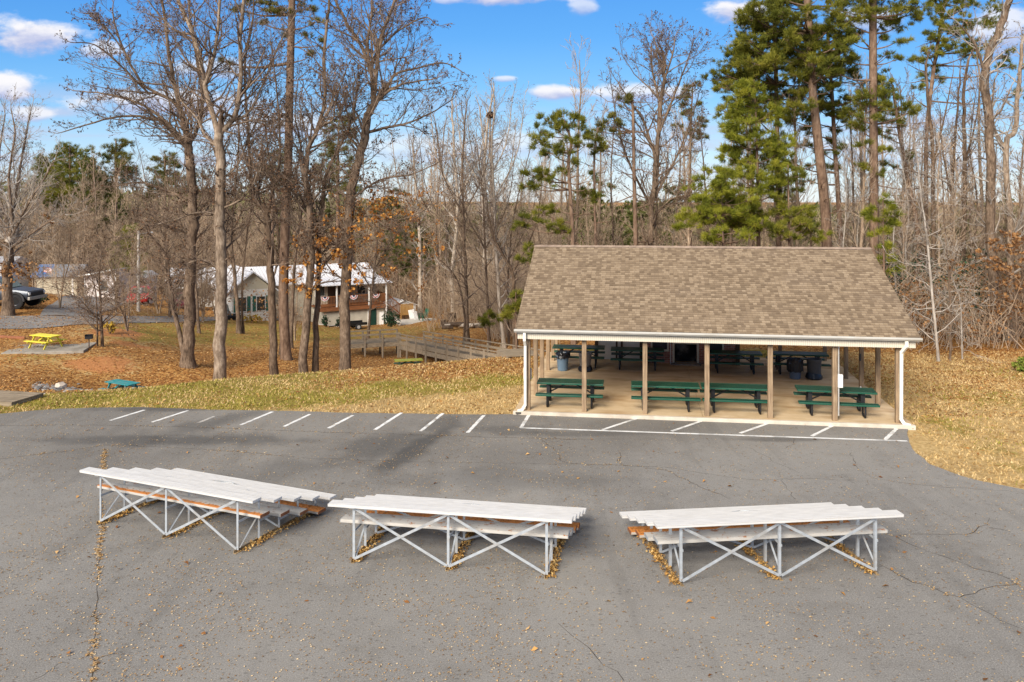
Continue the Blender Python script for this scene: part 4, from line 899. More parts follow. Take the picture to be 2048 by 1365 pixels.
# fallen timber edging
x0, y0 = xw(-10, 44), 44; x1, y1 = xw(50, 44.3), 44.3
tag(MB().bar((0, 0, .06), (x1 - x0, y1 - y0, .06 + tz(x1, y1) - tz(x0, y0)), .14, .12).build("landscape_timber", plain("red_brown_timber", (.30, .12, .06), .9, 0, .2, 5), None, .01, False, (x0, y0, tz(x0, y0))), "red brown landscape timber lying in the leaves at the left edge", "timber")

# ------------------------------------------------------------------ porch house
white_m = plain("white_siding", (.68, .66, .61), .6, 0, .06, 2, dirt=(.5, .46, .4), dirt_amt=.3); creamw = plain("cream_siding", (.50, .46, .36), .7, 0, .08, 2)
block_m = plain("cream_block", (.50, .465, .38), .85, 0, .12, 2, dirt=(.3, .26, .2), dirt_amt=.45)
def metal_roof(name, col):
    m, t, b = new_mat(name); v = coords(t); w = t.nodes.new('ShaderNodeTexWave'); w.inputs['Scale'].default_value = 1.1; t.links.new(v, w.inputs[0]); n = tex_noise(t, v, 2, 5, .7)
    c = mixc(t, smooth(t, w.outputs[1], .0, .12), tuple(x * .6 for x in col), col); c = mixc(t, math_node(t, 'MULTIPLY', smooth(t, n, .52, .7), .35), c, (.36, .27, .22)); t.links.new(c, b.inputs['Base Color']); b.inputs['Roughness'].default_value = .45; b.inputs['Metallic'].default_value = .1; return m
roof_w = metal_roof("white_metal_roof", (.74, .74, .76)); redwood = wood_mat("red_stained_wood", (.17, .062, .026), (.30, .125, .05), 10, 0)
dark_glass = plain("window_glass", (.035, .045, .05), .1, 0, .3, 2, spec=.6); shutter_g = plain("green_shutter", (.02, .11, .085), .6); whitep = plain("white_trim", (.80, .79, .76), .5)
hg = tz(-13, 74) - .05; HYAW = R(29.7); HO = (-11.1, 75.0)
def hw(u, v): return (HO[0] + u * math.cos(HYAW) - v * math.sin(HYAW), HO[1] + u * math.sin(HYAW) + v * math.cos(HYAW))
hs = thing("porch_house", "raised cream house with white metal roof and a red railed porch", "house", (*HO, 0), HYAW)
DZ, GZ = -2.38, -4.7
MB().box(-9.9, .0, 2.5, 8.6, GZ, DZ + 1.92).build("wall", creamw, hs)
MB().box(-5.95, -.06, .25, 2.49, GZ, DZ - .30).build("foundation", block_m, hs)
mb = MB(); mb.box(-6.05, .03, .0, 2.49, DZ - .05, DZ); mb.box(-6.05, .03, -.04, .0, DZ - .32, DZ - .0); mb.box(-.0, .04, .001, 2.49, DZ - .32, DZ - .06); mb.build("porch_deck", redwood, hs)
mb = MB(); mb.box(-6.05, .03, -.02, .03, DZ + .88, DZ + .95); mb.box(-6.05, .03, -.01, .02, DZ + .10, DZ + .15)
for i in range(46): u = -6.0 + i * .132; mb.box(u - .018, u + .018, -.012, .022, DZ + .151, DZ + .879)
for i in range(18): v = .12 + i * .132; mb.box(-.0, .03, v - .018, v + .018, DZ + .151, DZ + .879)
mb.box(-.01, .035, .031, 2.48, DZ + .88, DZ + .95); mb.build("railing", redwood, hs)
for u in (-6.0, -4.5, -1.6, 0.0): MB().box(u - .055, u + .055, -.05, .05, (GZ if u == 0 else DZ), DZ + 1.87).build("porch_column", whitep, hs)
roofp = MB().prism([(-.35, DZ + 1.87), (2.9, DZ + 2.25), (2.9, DZ + 2.33), (-.35, DZ + 1.95)], 'x', -6.5, .45).build("porch_roof", roof_w, hs)
MB().prism([(2.0, DZ + 1.97), (5.6, DZ + 3.3), (9.2, DZ + 1.97), (9.2, DZ + 1.87), (5.6, DZ + 3.18), (2.0, DZ + 1.87)], 'x', -10.4, .3).build("roof", roof_w, hs)
MB().prism([(2.5, DZ + 1.921), (8.6, DZ + 1.921), (5.6, DZ + 3.1)], 'x', -.1, .0).build("gable", creamw, hs)
dr = MB().box(-1.55, -.85, .2, .245, GZ, DZ - .33).build("green_door", plain("green_door_paint", (.008, .045, .032), .5), hs); MB().box(-1.62, -1.56, .2, .246, GZ, DZ - .32).build("door_frame", whitep, dr)
for u in (-5.2, -3.2, -1.4):
    w_ = MB().box(u - .45, u + .45, 2.45, 2.498, DZ + .7, DZ + 1.8).build("window", whitep, hs); MB().box(u - .39, u + .39, 2.43, 2.449, DZ + .76, DZ + 1.74).build("pane", dark_glass, w_)
d_ = MB().box(-4.5, -3.75, 2.45, 2.497, DZ + .02, DZ + 1.98).build("front_door", plain("door_brown", (.06, .04, .03), .5), hs)
# wing on the left with a gable to the front
MB().box(-13.2, -9.95, .0, 8.0, GZ + .3, DZ + 1.9).build("wing_wall", white_m, hs); MB().prism([(-13.2, DZ + 1.9), (-9.95, DZ + 1.9), (-11.57, DZ + 3.25)], 'y', .0, .12).build("gable", creamw, hs)
MB().prism([(-13.6, DZ + 1.78), (-11.57, DZ + 3.42), (-9.55, DZ + 1.78), (-9.55, DZ + 1.68), (-11.57, DZ + 3.28), (-13.6, DZ + 1.68)], 'y', -.35, 8.2).build("wing_roof", roof_w, hs)
for u in (-12.4, -10.9):
    w_ = MB().box(u - .38, u + .38, -.04, -.002, DZ + .1, DZ + 1.35).build("window", whitep, hs); MB().box(u - .32, u + .32, -.055, -.041, DZ + .16, DZ + 1.29).build("pane", dark_glass, w_)
    mb = MB(); mb.box(u - .66, u - .40, -.04, -.002, DZ + .1, DZ + 1.35); mb.box(u + .40, u + .66, -.04, -.002, DZ + .1, DZ + 1.35); mb.build("shutter", shutter_g, w_)
mb = MB(); p0, p1 = hw(-13.2, -.1), hw(-9.9, -.1)
# porch stairs with a slatted landing at the right end
mb = MB()
for i in range(6): mb.box(.06 + i * .25, .06 + (i + 1) * .25, .2, 1.2, DZ - .2 * (i + 1) - .04, DZ - .2 * (i + 1))
mb.build("stairs", redwood, hs)
yw = wood_mat("golden_fence_wood", (.35, .19, .06), (.52, .31, .11), 10, 2)
mb = MB(); mb.bar((.05, .2, DZ + .95), (1.5, .2, DZ - .25), .06, .09); mb.bar((.05, .2, DZ + .12), (1.5, .2, DZ - 1.05), .05, .09)
for i in range(11): t = i / 10; mb.bar((.1 + 1.35 * t, .2, DZ + .10 - 1.15 * t), (.1 + 1.35 * t, .2, DZ + .9 - 1.15 * t), .035, .035)
mb.build("stair_rail", redwood, hs)
mb = MB(); 
for i in range(9): mb.box(1.5 + i * .12, 1.5 + i * .12 + .10, .14, .17, DZ - 1.05, DZ - .20)
mb.box(1.45, 2.62, .12, .18, DZ - .2, DZ - .14); mb.box(1.45, 2.62, .12, 1.3, DZ - 1.12, DZ - 1.06)
for u in (1.47, 2.6): mb.box(u - .04, u + .04, .11, .19, GZ + .2, DZ - .2); mb.box(u - .04, u + .04, 1.2, 1.28, GZ + .2, DZ - .2)
mb.build("stair_landing", yw, hs)
# bunting fans hung on the porch rail
navy = plain("navy_cloth", (.02, .03, .12), .8); redc = plain("red_cloth", (.42, .03, .04), .8); whc = plain("white_cloth", (.75, .73, .72), .8)
for u, lab in ((-5.55, "pleated red, white and blue fan at the left of the porch rail"), (-3.0, "pleated red, white and blue fan in the middle of the porch rail"), (-1.0, "pleated red, white and blue fan at the right of the porch rail")):
    x, y = hw(u, -.06); f_ = thing("bunting_fan", lab, "bunting", (x, y, DZ + .93), HYAW, "bunting fans on the porch rail")
    for r0, r1, m_, nm, dy in ((.0, .12, navy, "blue_band", -.012), (.12, .22, whc, "white_band", -.006), (.22, .30, redc, "red_band", 0), (.30, .36, whc, "white_trim_band", -.004)):
        mb = MB(); vs = []; fs = []; n = 18
        for i in range(n + 1):
            t = math.pi + math.pi * i / n; o_ = .014 * (-1) ** i + dy; vs += [(r0 * math.cos(t), o_ * (r0 > 0), r0 * math.sin(t)), (r1 * math.cos(t), o_, r1 * math.sin(t)), (r0 * math.cos(t), o_ * (r0 > 0) + .01, r0 * math.sin(t)), (r1 * math.cos(t), o_ + .01, r1 * math.sin(t))]
            if i: a = 4 * (i - 1); fs += [(a, a + 1, a + 5, a + 4), (a + 2, a + 6, a + 7, a + 3), (a + 1, a + 3, a + 7, a + 5)]
        mb.add(vs, fs).build(nm, m_, f_)
def ground_at(px, Y): x = xw(px, Y); return (x, Y, tz(x, Y))
# things around the porch house
for i, (u, w, h, tilt, lab) in enumerate(((-.42, .38, 1.15, .16, "wider white board leaning by the green door of the porch house"), (.02, .16, 1.1, .10, "narrow white board leaning at the right corner of the porch house"))):
    x, y = hw(u, .06); o = MB().box(-w / 2, w / 2, -.02, .02, 0, h).build("leaning_board", whitep, None, .004); o.location = (x, y, tz(x, y) - .02); o.rotation_euler = (-tilt, .08 if i == 0 else .03, HYAW); tag(o, lab, "board")
tr = thing("utility_trailer", "black low utility trailer parked against the porch house foundation", "trailer", ground_at(707, 71.2), HYAW)
mb = MB(); mb.box(-1.2, 1.0, -.6, .6, .38, .46); mb.bar((-1.2, 0, .4), (-2.1, 0, .38), .08); mb.box(-1.2, 1.0, -.62, -.6, .46, .62); mb.box(-1.2, 1.0, .6, .62, .46, .62); mb.build("trailer_bed", blackm, tr)
for y in (-.72, .62): w_ = MB().cyl((.2, y, .26), (.2, y + .12, .26), .26, n=18).build("wheel", plain("tyre", (.02, .02, .02), .9), tr); MB().cyl((.2, y - .01, .26), (.2, y + .13, .26), .14, n=12).build("rim", plain("grey_rim", (.4, .4, .4), .4), w_)
x, y, z = ground_at(655, 70.8); o = MB().bar((-.7, 0, .3), (.6, .05, .08), .16, .05).build("fallen_board", whitep, None, .004); o.location = (x, y, z); o.rotation_euler = (0, 0, HYAW); tag(o, "white board lying slanted by the left foot of the porch foundation", "board")
# metal shed
sx_, sy_ = xw(799, 77.5), 77.5; sg = tz(sx_, sy_)
sh = thing("garden_shed", "small white metal gable shed behind the porch stairs", "shed", (sx_, sy_, sg), R(32))
MB().box(-1.15, 1.15, -1.0, 1.3, -.2, 1.55).build("wall", white_m, sh); MB().prism([(-1.15, 1.551), (1.15, 1.551), (0, 1.95)], 'y', -1.0, -.9).build("gable", white_m, sh)
MB().prism([(-1.3, 1.52), (0, 2.02), (1.3, 1.52), (1.3, 1.47), (0, 1.96), (-1.3, 1.47)], 'y', -1.12, 1.4).build("roof", whitep, sh)
d_ = MB().box(-.5, .5, -1.03, -1.002, 0, 1.4).build("door", creamw, sh); MB().bar((0, -1.04, .02), (0, -1.04, 1.38), .03).build("door_seam", plain("seam", (.2, .19, .17), .6), d_)
pa = thing("patio", "pale concrete patio right of the porch stairs", "patio", (xw(835, 73.5), 73.5, tz(xw(835, 73.5), 73.5) + .08), R(20))
MB().box(-1.6, 1.9, -1.3, 1.6, -.35, 0).build("patio_slab", patio_m, pa, .02)
for i, (px, Y, w, h, rz, lab) in enumerate(((827, 75.2, .55, 1.1, .5, "taller white panel leaning behind the patio"), (834, 74.8, .42, .95, .8, "shorter bluish white panel leaning behind the patio"))):
    x, y, z = ground_at(px, Y); o = MB().box(-w / 2, w / 2, -.02, .02, 0, h).build("metal_sheet", whitep, None, .004); o.location = (x, y, z); o.rotation_euler = (-.18, -.15, rz); tag(o, lab, "sheet")
x, y, z = ground_at(846, 73.6)
ch = thing("garden_chair", "dark green slatted garden chair at the back edge of the patio", "chair", (x, y, z + .1), R(-50))
mb = MB()
for i in range(4): mb.box(-.26, .26, -.22 + i * .12, -.12 + i * .12, .36 - i * .015, .39 - i * .015)
mb.build("seat", dgreen, ch); mb = MB()
for i in range(5): mb.bar((-.22 + i * .11, .24, .3), (-.22 + i * .11, .48, 1.0), .09, .02)
mb.build("backrest", dgreen, ch)
for sx2 in (-.28, .28): MB().box(sx2 - .03, sx2 + .03, -.24, -.16, 0, .55).build("leg", dgreen, ch); MB().bar((sx2, .45, 0), (sx2, .1, .36), .06, .05).build("leg", dgreen, ch); MB().box(sx2 - .06, sx2 + .06, -.3, .35, .55, .58).build("armrest", dgreen, ch)
# stumps and brush pile
cutw = plain("cut_wood", (.34, .23, .13), .9, 0, .2, 8); barkd = bark("dark_bark", (.05, .035, .025), (.10, .07, .05), (.16, .12, .085))
for px, Y, r, h, lab in ((889, 66, .30, .55, "short cut stump standing in leaves left of the log pile"), (903, 69.5, .34, .75, "taller cut stump at the foot of a pale trunk")):
    x, y, z = ground_at(px, Y); s_ = thing("tree_stump", lab, "stump", (x, y, z)); MB().lathe([(r * 1.35, -.1), (r * 1.05, .15), (r, h)], n=14).build("stump_bark", barkd, s_, 0, True); MB().cyl((0, 0, h - .03), (0, 0, h + .005), r * .97, n=14).build("cut_face", cutw, s_)
lg = thing("log_pile", "dark heap of cut logs and brush in the orange leaves", "log pile", ground_at(930, 61), 0); rr = random.Random(9)
for i in range(16):
    x = rr.uniform(-1.25, 1.3); z = .12 + .42 * rr.random() * (1 - abs(x) / 1.6); a = rr.uniform(-.5, .5); l = rr.uniform(.4, .8); y = rr.uniform(-.35, .35)
    lo = MB().cyl((x - l * math.cos(a), y - l * math.sin(a), z), (x + l * math.cos(a), y + l * math.sin(a), z + rr.uniform(-.1, .15)), rr.uniform(.07, .15), n=9).build("log", barkd if i > 3 else plain("split_pale", (.42, .36, .29), .9), lg, 0, True)

# ------------------------------------------------------------------ other buildings at the back left
x, y, z = ground_at(415, 82)
h2 = thing("white_house", "long white house with pale roof behind the bare trees", "house", (x, y, z), R(10))
MB().box(-3.6, 3.6, 0, 5, -.6, 2.5).build("wall", white_m, h2); MB().prism([(-.35, 2.42), (2.5, 3.6), (5.35, 2.42), (5.35, 2.32), (2.5, 3.48), (-.35, 2.32)], 'x', -3.9, 3.9).build("roof", roof_w, h2); MB().prism([(0, 2.501), (5, 2.501), (2.5, 3.4)], 'x', -3.6, -3.5).build("gable", white_m, h2)
for u in (-2.6, -.6, 1.6):
    w_ = MB().box(u - .4, u + .4, -.03, -.002, .9, 2.0).build("window", whitep, h2); MB().box(u - .34, u + .34, -.045, -.031, .96, 1.94).build("pane", plain("blue_glass", (.03, .10, .22), .15), w_)
MB().prism([(-2.0, 2.0), (0, 2.25), (0, 2.32), (-2.0, 2.07)], 'x', -3.2, -.2).build("awning", whitep, h2)
for u in (-3.1, -.3): MB().box(u - .05, u + .05, -1.95, -1.85, -.5, 2.0).build("awning_post", whitep, h2)
x, y, z = ground_at(203, 74)
h3 = thing("white_cabin", "small white cabin with a slanted roof and pale corner trim", "cabin", (x, y, z), R(-8))
pinkw = plain("pinkish_white", (.62, .55, .52), .7, 0, .08, 3)
MB().box(-1.55, 1.35, 0, 3, -.3, 2.0).build("wall", pinkw, h3); MB().prism([(-1.9, 2.0), (1.5, 2.62), (1.5, 2.74), (-1.9, 2.12)], 'y', -.5, 3.3).build("roof", whitep, h3); MB().prism([(-1.55, 2.001), (1.35, 2.001), (1.35, 2.56)], 'y', 0, 3).build("gable", pinkw, h3)
mb = MB(); mb.box(-1.6, -1.5, -.06, .04, -.3, 2.0); mb.box(1.3, 1.42, -.06, .04, -.3, 2.5); mb.build("corner_trim", whitep, h3)
w_ = MB().box(-.1, .6, -.03, -.002, .7, 1.7).build("window", whitep, h3); MB().box(-.04, .54, -.045, -.031, .76, 1.64).build("pane", dark_glass, w_)
x, y, z = ground_at(246, 77)
h4 = thing("trailer_home", "pale pink and white trailer home just right of the white cabin", "trailer home", (x, y, z), R(4))
MB().box(-1.9, 2.0, 0, 3, -.3, 2.2).build("wall", pinkw, h4); MB().prism([(-.25, 2.2), (1.5, 2.75), (3.25, 2.2)], 'x', -2.0, 2.1).build("roof", whitep, h4)
MB().box(-1.88, 1.98, -.03, -.002, 1.55, 1.75).build("trim_band", plain("rose_trim", (.50, .24, .20), .7), h4)
for u in (-.9, .8): w_ = MB().box(u - .5, u + .5, -.03, -.002, .8, 1.5).build("window", whitep, h4); MB().box(u - .44, u + .44, -.045, -.031, .86, 1.44).build("pane", plain("pale_glass", (.35, .42, .46), .2), w_)
x, y, z = ground_at(108, 85)
h5 = thing("beige_outbuilding", "beige outbuilding with a blue and grey roof far at left", "outbuilding", (x, y, z), R(6))
MB().box(-2.0, 2.2, 0, 4, -.3, 1.95).build("wall", plain("beige_wall", (.46, .41, .30), .8, 0, .08, 2), h5); MB().prism([(-.3, 1.9), (2, 3.0), (4.3, 1.9)], 'x', -.6, 2.4).build("roof", plain("grey_shingle", (.16, .17, .19), .9), h5); MB().prism([(-.32, 1.9), (2, 3.02), (4.32, 1.9)], 'x', -2.2, -.6).build("tarp_roof", plain("blue_tarp", (.06, .16, .36), .5), h5)
MB().box(1.7, 1.85, -.04, .0, -.3, 1.95).build("corner_post", whitep, h5)
x, y, z = ground_at(-30, 84)
h6 = thing("grey_trailer", "pale grey trailer home behind the pickup truck", "trailer home", (x, y, z), R(0))
MB().box(-3.2, 2.6, 0, 3, -.4, 2.4).build("wall", plain("grey_white_wall", (.50, .50, .49), .7, 0, .08), h6); MB().prism([(-.2, 2.4), (1.5, 2.9), (3.2, 2.4)], 'x', -3.4, 2.8).build("roof", plain("grey_roof", (.36, .36, .37), .7), h6)
w_ = MB().box(-.6, .4, -.03, -.002, 1.0, 1.9).build("window", whitep, h6); MB().box(-.54, .34, -.045, -.031, 1.06, 1.84).build("pane", dark_glass, w_)
# utility pole and a small flag
x, y, z = ground_at(277, 62)
up_ = thing("utility_pole", "slim pale utility pole beside the red car", "utility pole", (x, y, z))
top = at(277, 462, 62)[2] - z
MB().cyl((0, 0, -.3), (0, 0, top), .13, .09, 10).build("pole", plain("pale_pole", (.52, .48, .43), .85, 0, .2, 5), up_, 0, True)
MB().box(.10, .26, -.1, .1, 1.3, 1.75).build("meter_box", plain("meter_grey", (.5, .5, .5), .5), up_, .01); mb = MB(); mb.bar((0, 0, top - .25), (.9, -.1, top - .1), .04); mb.build("lamp_arm", galv, up_); MB().lathe([(0, .1), (.1, .06), (.16, -.03), (.1, -.08), (0, -.1)], (.95, -.1, top - .12), 10).build("lamp_head", plain("lamp_white", (.7, .7, .68), .4), up_, 0, True)
x, y, z = ground_at(86, 66)
fl = thing("yard_flag", "small red and white striped flag on a short pole in the yard", "flag", (x, y, z), R(10))
MB().cyl((0, 0, -.1), (0, 0, 2.2), .02, n=8).build("pole", blackm, fl)
vs = []; fs = []
for i in range(13):
    for k in range(8): vs.append((.02 + i * .052, .03 * math.sin(i * .9), 2.15 - k * .06 - i * .012))
for i in range(12):
    for k in range(7): a = i * 8 + k; fs.append((a, a + 8, a + 9, a + 1))
me = bpy.data.meshes.new("cloth"); me.from_pydata(vs, [], fs); me.materials.append(plain("faded_red", (.55, .16, .14), .8)); me.materials.append(whc); me.materials.append(navy)
for p in me.polygons: k = p.index % 7; i = p.index // 7; p.material_index = 2 if (i < 5 and k < 4) else k % 2
o = link("cloth", me, None, fl); o.modifiers.new("thick", 'SOLIDIFY').thickness = .008

# ------------------------------------------------------------------ vehicles
tyre = plain("tyre_rubber", (.014, .014, .015), .85); rim_b = plain("dark_rim", (.03, .03, .033), .35, .5); rim_s = plain("silver_rim", (.5, .5, .5), .3, .7); lampm = plain("headlamp", (.75, .75, .72), .2)
def loft(rings, name, mat, parent, bev=.03):
    """rings: list of closed profiles [(y,z)...] with x; skins between them"""
    vs = []; fs = []; n = len(rings[0][1])
    for x, pr in rings: vs += [(x, y, z) for y, z in pr]
    for i in range(len(rings) - 1):
        for k in range(n): j = (k + 1) % n; fs.append((i * n + k, i * n + j, (i + 1) * n + j, (i + 1) * n + k))
    fs += [tuple(range(n)), tuple(range((len(rings) - 1) * n, len(rings) * n))]
    return MB().add(vs, fs).build(name, mat, parent, bev, True)
def ring(w, z0, z1, tuck=.92): return [(-w * .9, z0), (w * .9, z0), (w, z0 + (z1 - z0) * .35), (w * .985, z0 + (z1 - z0) * .7), (w * tuck, z1), (-w * tuck, z1), (-w * .985, z0 + (z1 - z0) * .7), (-w, z0 + (z1 - z0) * .35)]
def wheels(v, xs, w, r, rm, tw=.24):
    for x in xs:
        for s in (-1, 1):
            y0, y1 = s * (w - tw), s * (w + .01); q = MB().lathe([(r * .6, 0), (r * .95, .01), (r, .04), (r, tw - .04), (r * .95, tw - .01), (r * .6, tw)], n=28).build("wheel", tyre, v, 0, True)
            q.rotation_euler = (R(90), 0, 0); q.location = (x, (w + .01) if s > 0 else -(w - tw + .0) + 0, r); 
            if s < 0: q.location = (x, -(w - tw), r)
            mb = MB(); mb.lathe([(0, .05), (r * .2, .05), (r * .25, .03)], n=12); mb.lathe([(r * .48, .02), (r * .61, .0), (r * .61, tw)], n=24)
            for k in range(6): a = k * math.pi / 3; mb.bar((r * .15 * math.cos(a), r * .15 * math.sin(a), .045), (r * .56 * math.cos(a), r * .56 * math.sin(a), .03), r * .16, .03)
            mb.cyl((0, 0, tw * .5), (0, 0, tw * .5 + .01), r * .6, n=20)
            rm_o = mb.build("rim", rm, q)
            if s > 0: rm_o.rotation_euler = (0, 0, 0); 
            else: pass
            if s > 0: rm_o.rotation_euler = (0, 0, 0); rm_o.location = (0, 0, 0)
            else: rm_o.scale = (1, 1, 1)
            if s < 0: rm_o.rotation_euler = (R(180), 0, 0); rm_o.location = (0, 0, tw)
def truck():
    x, y, z = ground_at(18, 53.4); v = thing("pickup_truck", "slate grey pickup truck with black flares parked at the left edge", "pickup truck", (x - .6, y, z), R(-2))
    pm = plain("slate_paint", (.045, .055, .07), .3, .3, .08, 3, spec=.6); gl_ = plain("truck_glass", (.10, .17, .18), .08, 0, .2, 2, spec=.7); tr_ = plain("black_trim", (.02, .02, .022), .6); bp = plain("bumper_beige", (.34, .32, .28), .5, .2)
    # body (front is +x): bonnet, cab lower, bed
    loft([(2.42, ring(.84, .62, .98)), (2.36, ring(.90, .52, 1.05)), (1.6, ring(.93, .50, 1.14)), (1.05, ring(.93, .48, 1.19)), (1.0, ring(.93, .48, 1.20)), (-.9, ring(.93, .48, 1.20)), (-.95, ring(.93, .48, 1.18)), (-2.7, ring(.92, .55, 1.18)), (-2.75, ring(.9, .58, 1.16))], "body", pm, v, .03)
    cabin = loft([(.95, ring(.86, 1.15, 1.20, .97)), (.35, ring(.86, 1.15, 1.80, .84)), (-.55, ring(.86, 1.15, 1.84, .84)), (-.9, ring(.86, 1.15, 1.76, .84)), (-1.0, ring(.86, 1.15, 1.22, .96))], "cab", pm, v, .03)
    mb = MB()
    for s in (-1, 1): mb.add([(.62, s * .89, 1.24), (.30, s * .765, 1.73), (-.62, s * .765, 1.76), (-.82, s * .89, 1.24), (.62, s * .895, 1.245), (.30, s * .77, 1.735), (-.62, s * .77, 1.765), (-.82, s * .895, 1.245)], [(0, 1, 2, 3), (4, 7, 6, 5)])
    mb.build("side_window", gl_, cabin)
    MB().add([(.96, -.80, 1.235), (.96, .80, 1.235), (.41, .70, 1.765), (.41, -.70, 1.765)], [(0, 1, 2, 3)]).build("windscreen", gl_, cabin)
    for s in (-1, 1):
        for xw_ in (1.62, -1.75):
            mb = MB(); P_ = [(xw_ + .60 * math.cos(a), .43 + .60 * math.sin(a)) for a in [math.pi * k / 12 for k in range(13)]]; Q_ = [(xw_ + .47 * math.cos(a), .43 + .47 * math.sin(a)) for a in [math.pi * k / 12 for k in range(12, -1, -1)]]
            mb.prism(P_ + Q_, 'y', s * .93, s * 1.0); mb.build("wheel_flare", tr_, v, .01)
            MB().cyl((xw_, s * .70, .44), (xw_, s * .945, .44), .485, n=24).build("wheel_well", plain("well_black", (.008, .008, .008), .9), v)
        MB().box(2.28, 2.44, s * .84 - .16 if s > 0 else s * .84 - .02, s * .84 + .02 if s > 0 else s * .84 + .16, .80, .97).build("headlight", lampm, v, .02)
        MB().box(.62, .78, s * .97 - .06, s * .97 + .06, 1.22, 1.38).build("mirror", tr_, v, .02)
        dline = MB().box(-.12, -.105, s * .934 - .003, s * .934 + .003, .56, 1.18).build("door_seam", tr_, v)
        MB().box(-.55, -.40, s * .935 - .01, s * .935 + .02, 1.06, 1.09).build("door_handle", tr_, v)
    MB().box(2.36, 2.52, -.92, .92, .50, .70).build("bumper", bp, v, .03); MB().box(2.38, 2.445, -.60, .60, .74, .95).build("grille", tr_, v, .01); MB().box(-2.88, -2.74, -.9, .9, .52, .68).build("bumper", bp, v, .03)
    wheels(v, (1.62, -1.75), .96, .43, rim_b, .27)
truck()
def car(label, name, loc, yaw, paint_c, sc=1.0):
    v = thing(name, label, "car", loc, yaw); v.scale = (sc, sc, sc); pm = plain(name + "_paint", paint_c, .25, .2, .06, 3, spec=.6); gl_ = dark_glass
    loft([(2.2, ring(.62, .38, .62)), (2.1, ring(.78, .28, .70)), (1.2, ring(.86, .24, .86)), (.9, ring(.87, .24, .90)), (-1.3, ring(.87, .24, .94)), (-1.95, ring(.82, .28, .92)), (-2.15, ring(.70, .40, .84))], "body", pm, v, .03)
    cb = loft([(.95, ring(.76, .86, .90, .97)), (.2, ring(.76, .86, 1.34, .76)), (-.7, ring(.76, .86, 1.38, .76)), (-1.35, ring(.76, .86, 1.14, .82)), (-1.6, ring(.76, .86, .95, .95))], "cabin", pm, v, .03)
    mb = MB()
    for s in (-1, 1): mb.add([(.70, s * .78, .93), (.16, s * .63, 1.28), (-.68, s * .625, 1.31), (-1.25, s * .76, .97)], [(0, 1, 2, 3)])
    mb.build("side_window", gl_, cb); MB().add([(.93, -.70, .92), (.93, .70, .92), (.26, .56, 1.315), (.26, -.56, 1.315)], [(0, 1, 2, 3)]).build("windscreen", gl_, cb)
    for s in (-1, 1): MB().box(2.0, 2.16, s * .58 - .13, s * .58 + .13, .56, .68).build("headlight", lampm, v, .02); MB().box(-2.17, -2.05, s * .58 - .12, s * .58 + .12, .66, .80).build("tail_light", plain("tail_red", (.35, .01, .01), .3), v, .01)
    wheels(v, (1.35, -1.32), .86, .32, rim_s, .2); return v
car("bright red car parked beside the utility pole", "red_car", ground_at(281, 68.5), R(-74), (.50, .015, .018), .96)
car("dark maroon car parked in front of the long white house", "maroon_car", ground_at(366, 74), R(-70), (.16, .012, .03), .95)
car("black car parked left of the porch house wing", "black_car", ground_at(456, 70), R(-60), (.012, .013, .016), .95)
# ------------------------------------------------------------------ trees
class Wood:
    """polylines with a radius per point, skinned to tapering tubes"""
    def __init__(s): s.g = {}
    def add(s, pts, rad, sides):
        s.g.setdefault((len(pts), sides), []).append((pts, rad))
    def mesh(s, name):
        Vs = []; Fs = []; base = 0
        for (n, k), L_ in s.g.items():
            P = np.array([p for p, r in L_], float); Rr = np.array([r for p, r in L_], float); M = len(L_)
            T = np.empty_like(P); T[:, 1:-1] = P[:, 2:] - P[:, :-2]; T[:, 0] = P[:, 1] - P[:, 0]; T[:, -1] = P[:, -1] - P[:, -2]
            T /= np.linalg.norm(T, axis=2, keepdims=True) + 1e-9
            ref = np.where(np.abs(T[:, :1, 2:3]) > .8, np.array([1., 0, 0]), np.array([0, 0, 1.])); ref = np.broadcast_to(ref, T.shape)
            U = np.cross(T, ref); U /= np.linalg.norm(U, axis=2, keepdims=True) + 1e-9; Wv = np.cross(T, U)
            a = np.arange(k) * 2 * np.pi / k
            V = P[:, :, None, :] + Rr[:, :, None, None] * (U[:, :, None, :] * np.cos(a)[None, None, :, None] + Wv[:, :, None, :] * np.sin(a)[None, None, :, None])
            Vs.append(V.reshape(-1, 3))
            i = np.arange(n - 1)[:, None] * k; j = np.arange(k)[None, :]; jn = (j + 1) % k
            q = np.stack([i + j, i + jn, i + k + jn, i + k + j], -1).reshape(-1, 4)
            Fs.append((q[None] + (np.arange(M) * n * k)[:, None, None] + base).reshape(-1, 4)); base += M * n * k
        return mesh_np(name, np.concatenate(Vs), [np.concatenate(Fs)], True)
def vadd(a, b, k=1.0): return (a[0] + b[0] * k, a[1] + b[1] * k, a[2] + b[2] * k)
def vnorm(a):
    l = math.sqrt(a[0] ** 2 + a[1] ** 2 + a[2] ** 2) or 1; return (a[0] / l, a[1] / l, a[2] / l)
def dev(d, ang, rng):
    """direction at an angle from d, random azimuth"""
    r = (rng.gauss(0, 1), rng.gauss(0, 1), rng.gauss(0, 1)); k = d[0] * r[0] + d[1] * r[1] + d[2] * r[2]
    p = vnorm((r[0] - d[0] * k, r[1] - d[1] * k, r[2] - d[2] * k)); c, s = math.cos(ang), math.sin(ang)
    return (d[0] * c + p[0] * s, d[1] * c + p[1] * s, d[2] * c + p[2] * s)
NSEG = {0: 7, 1: 5, 2: 4, 3: 3}
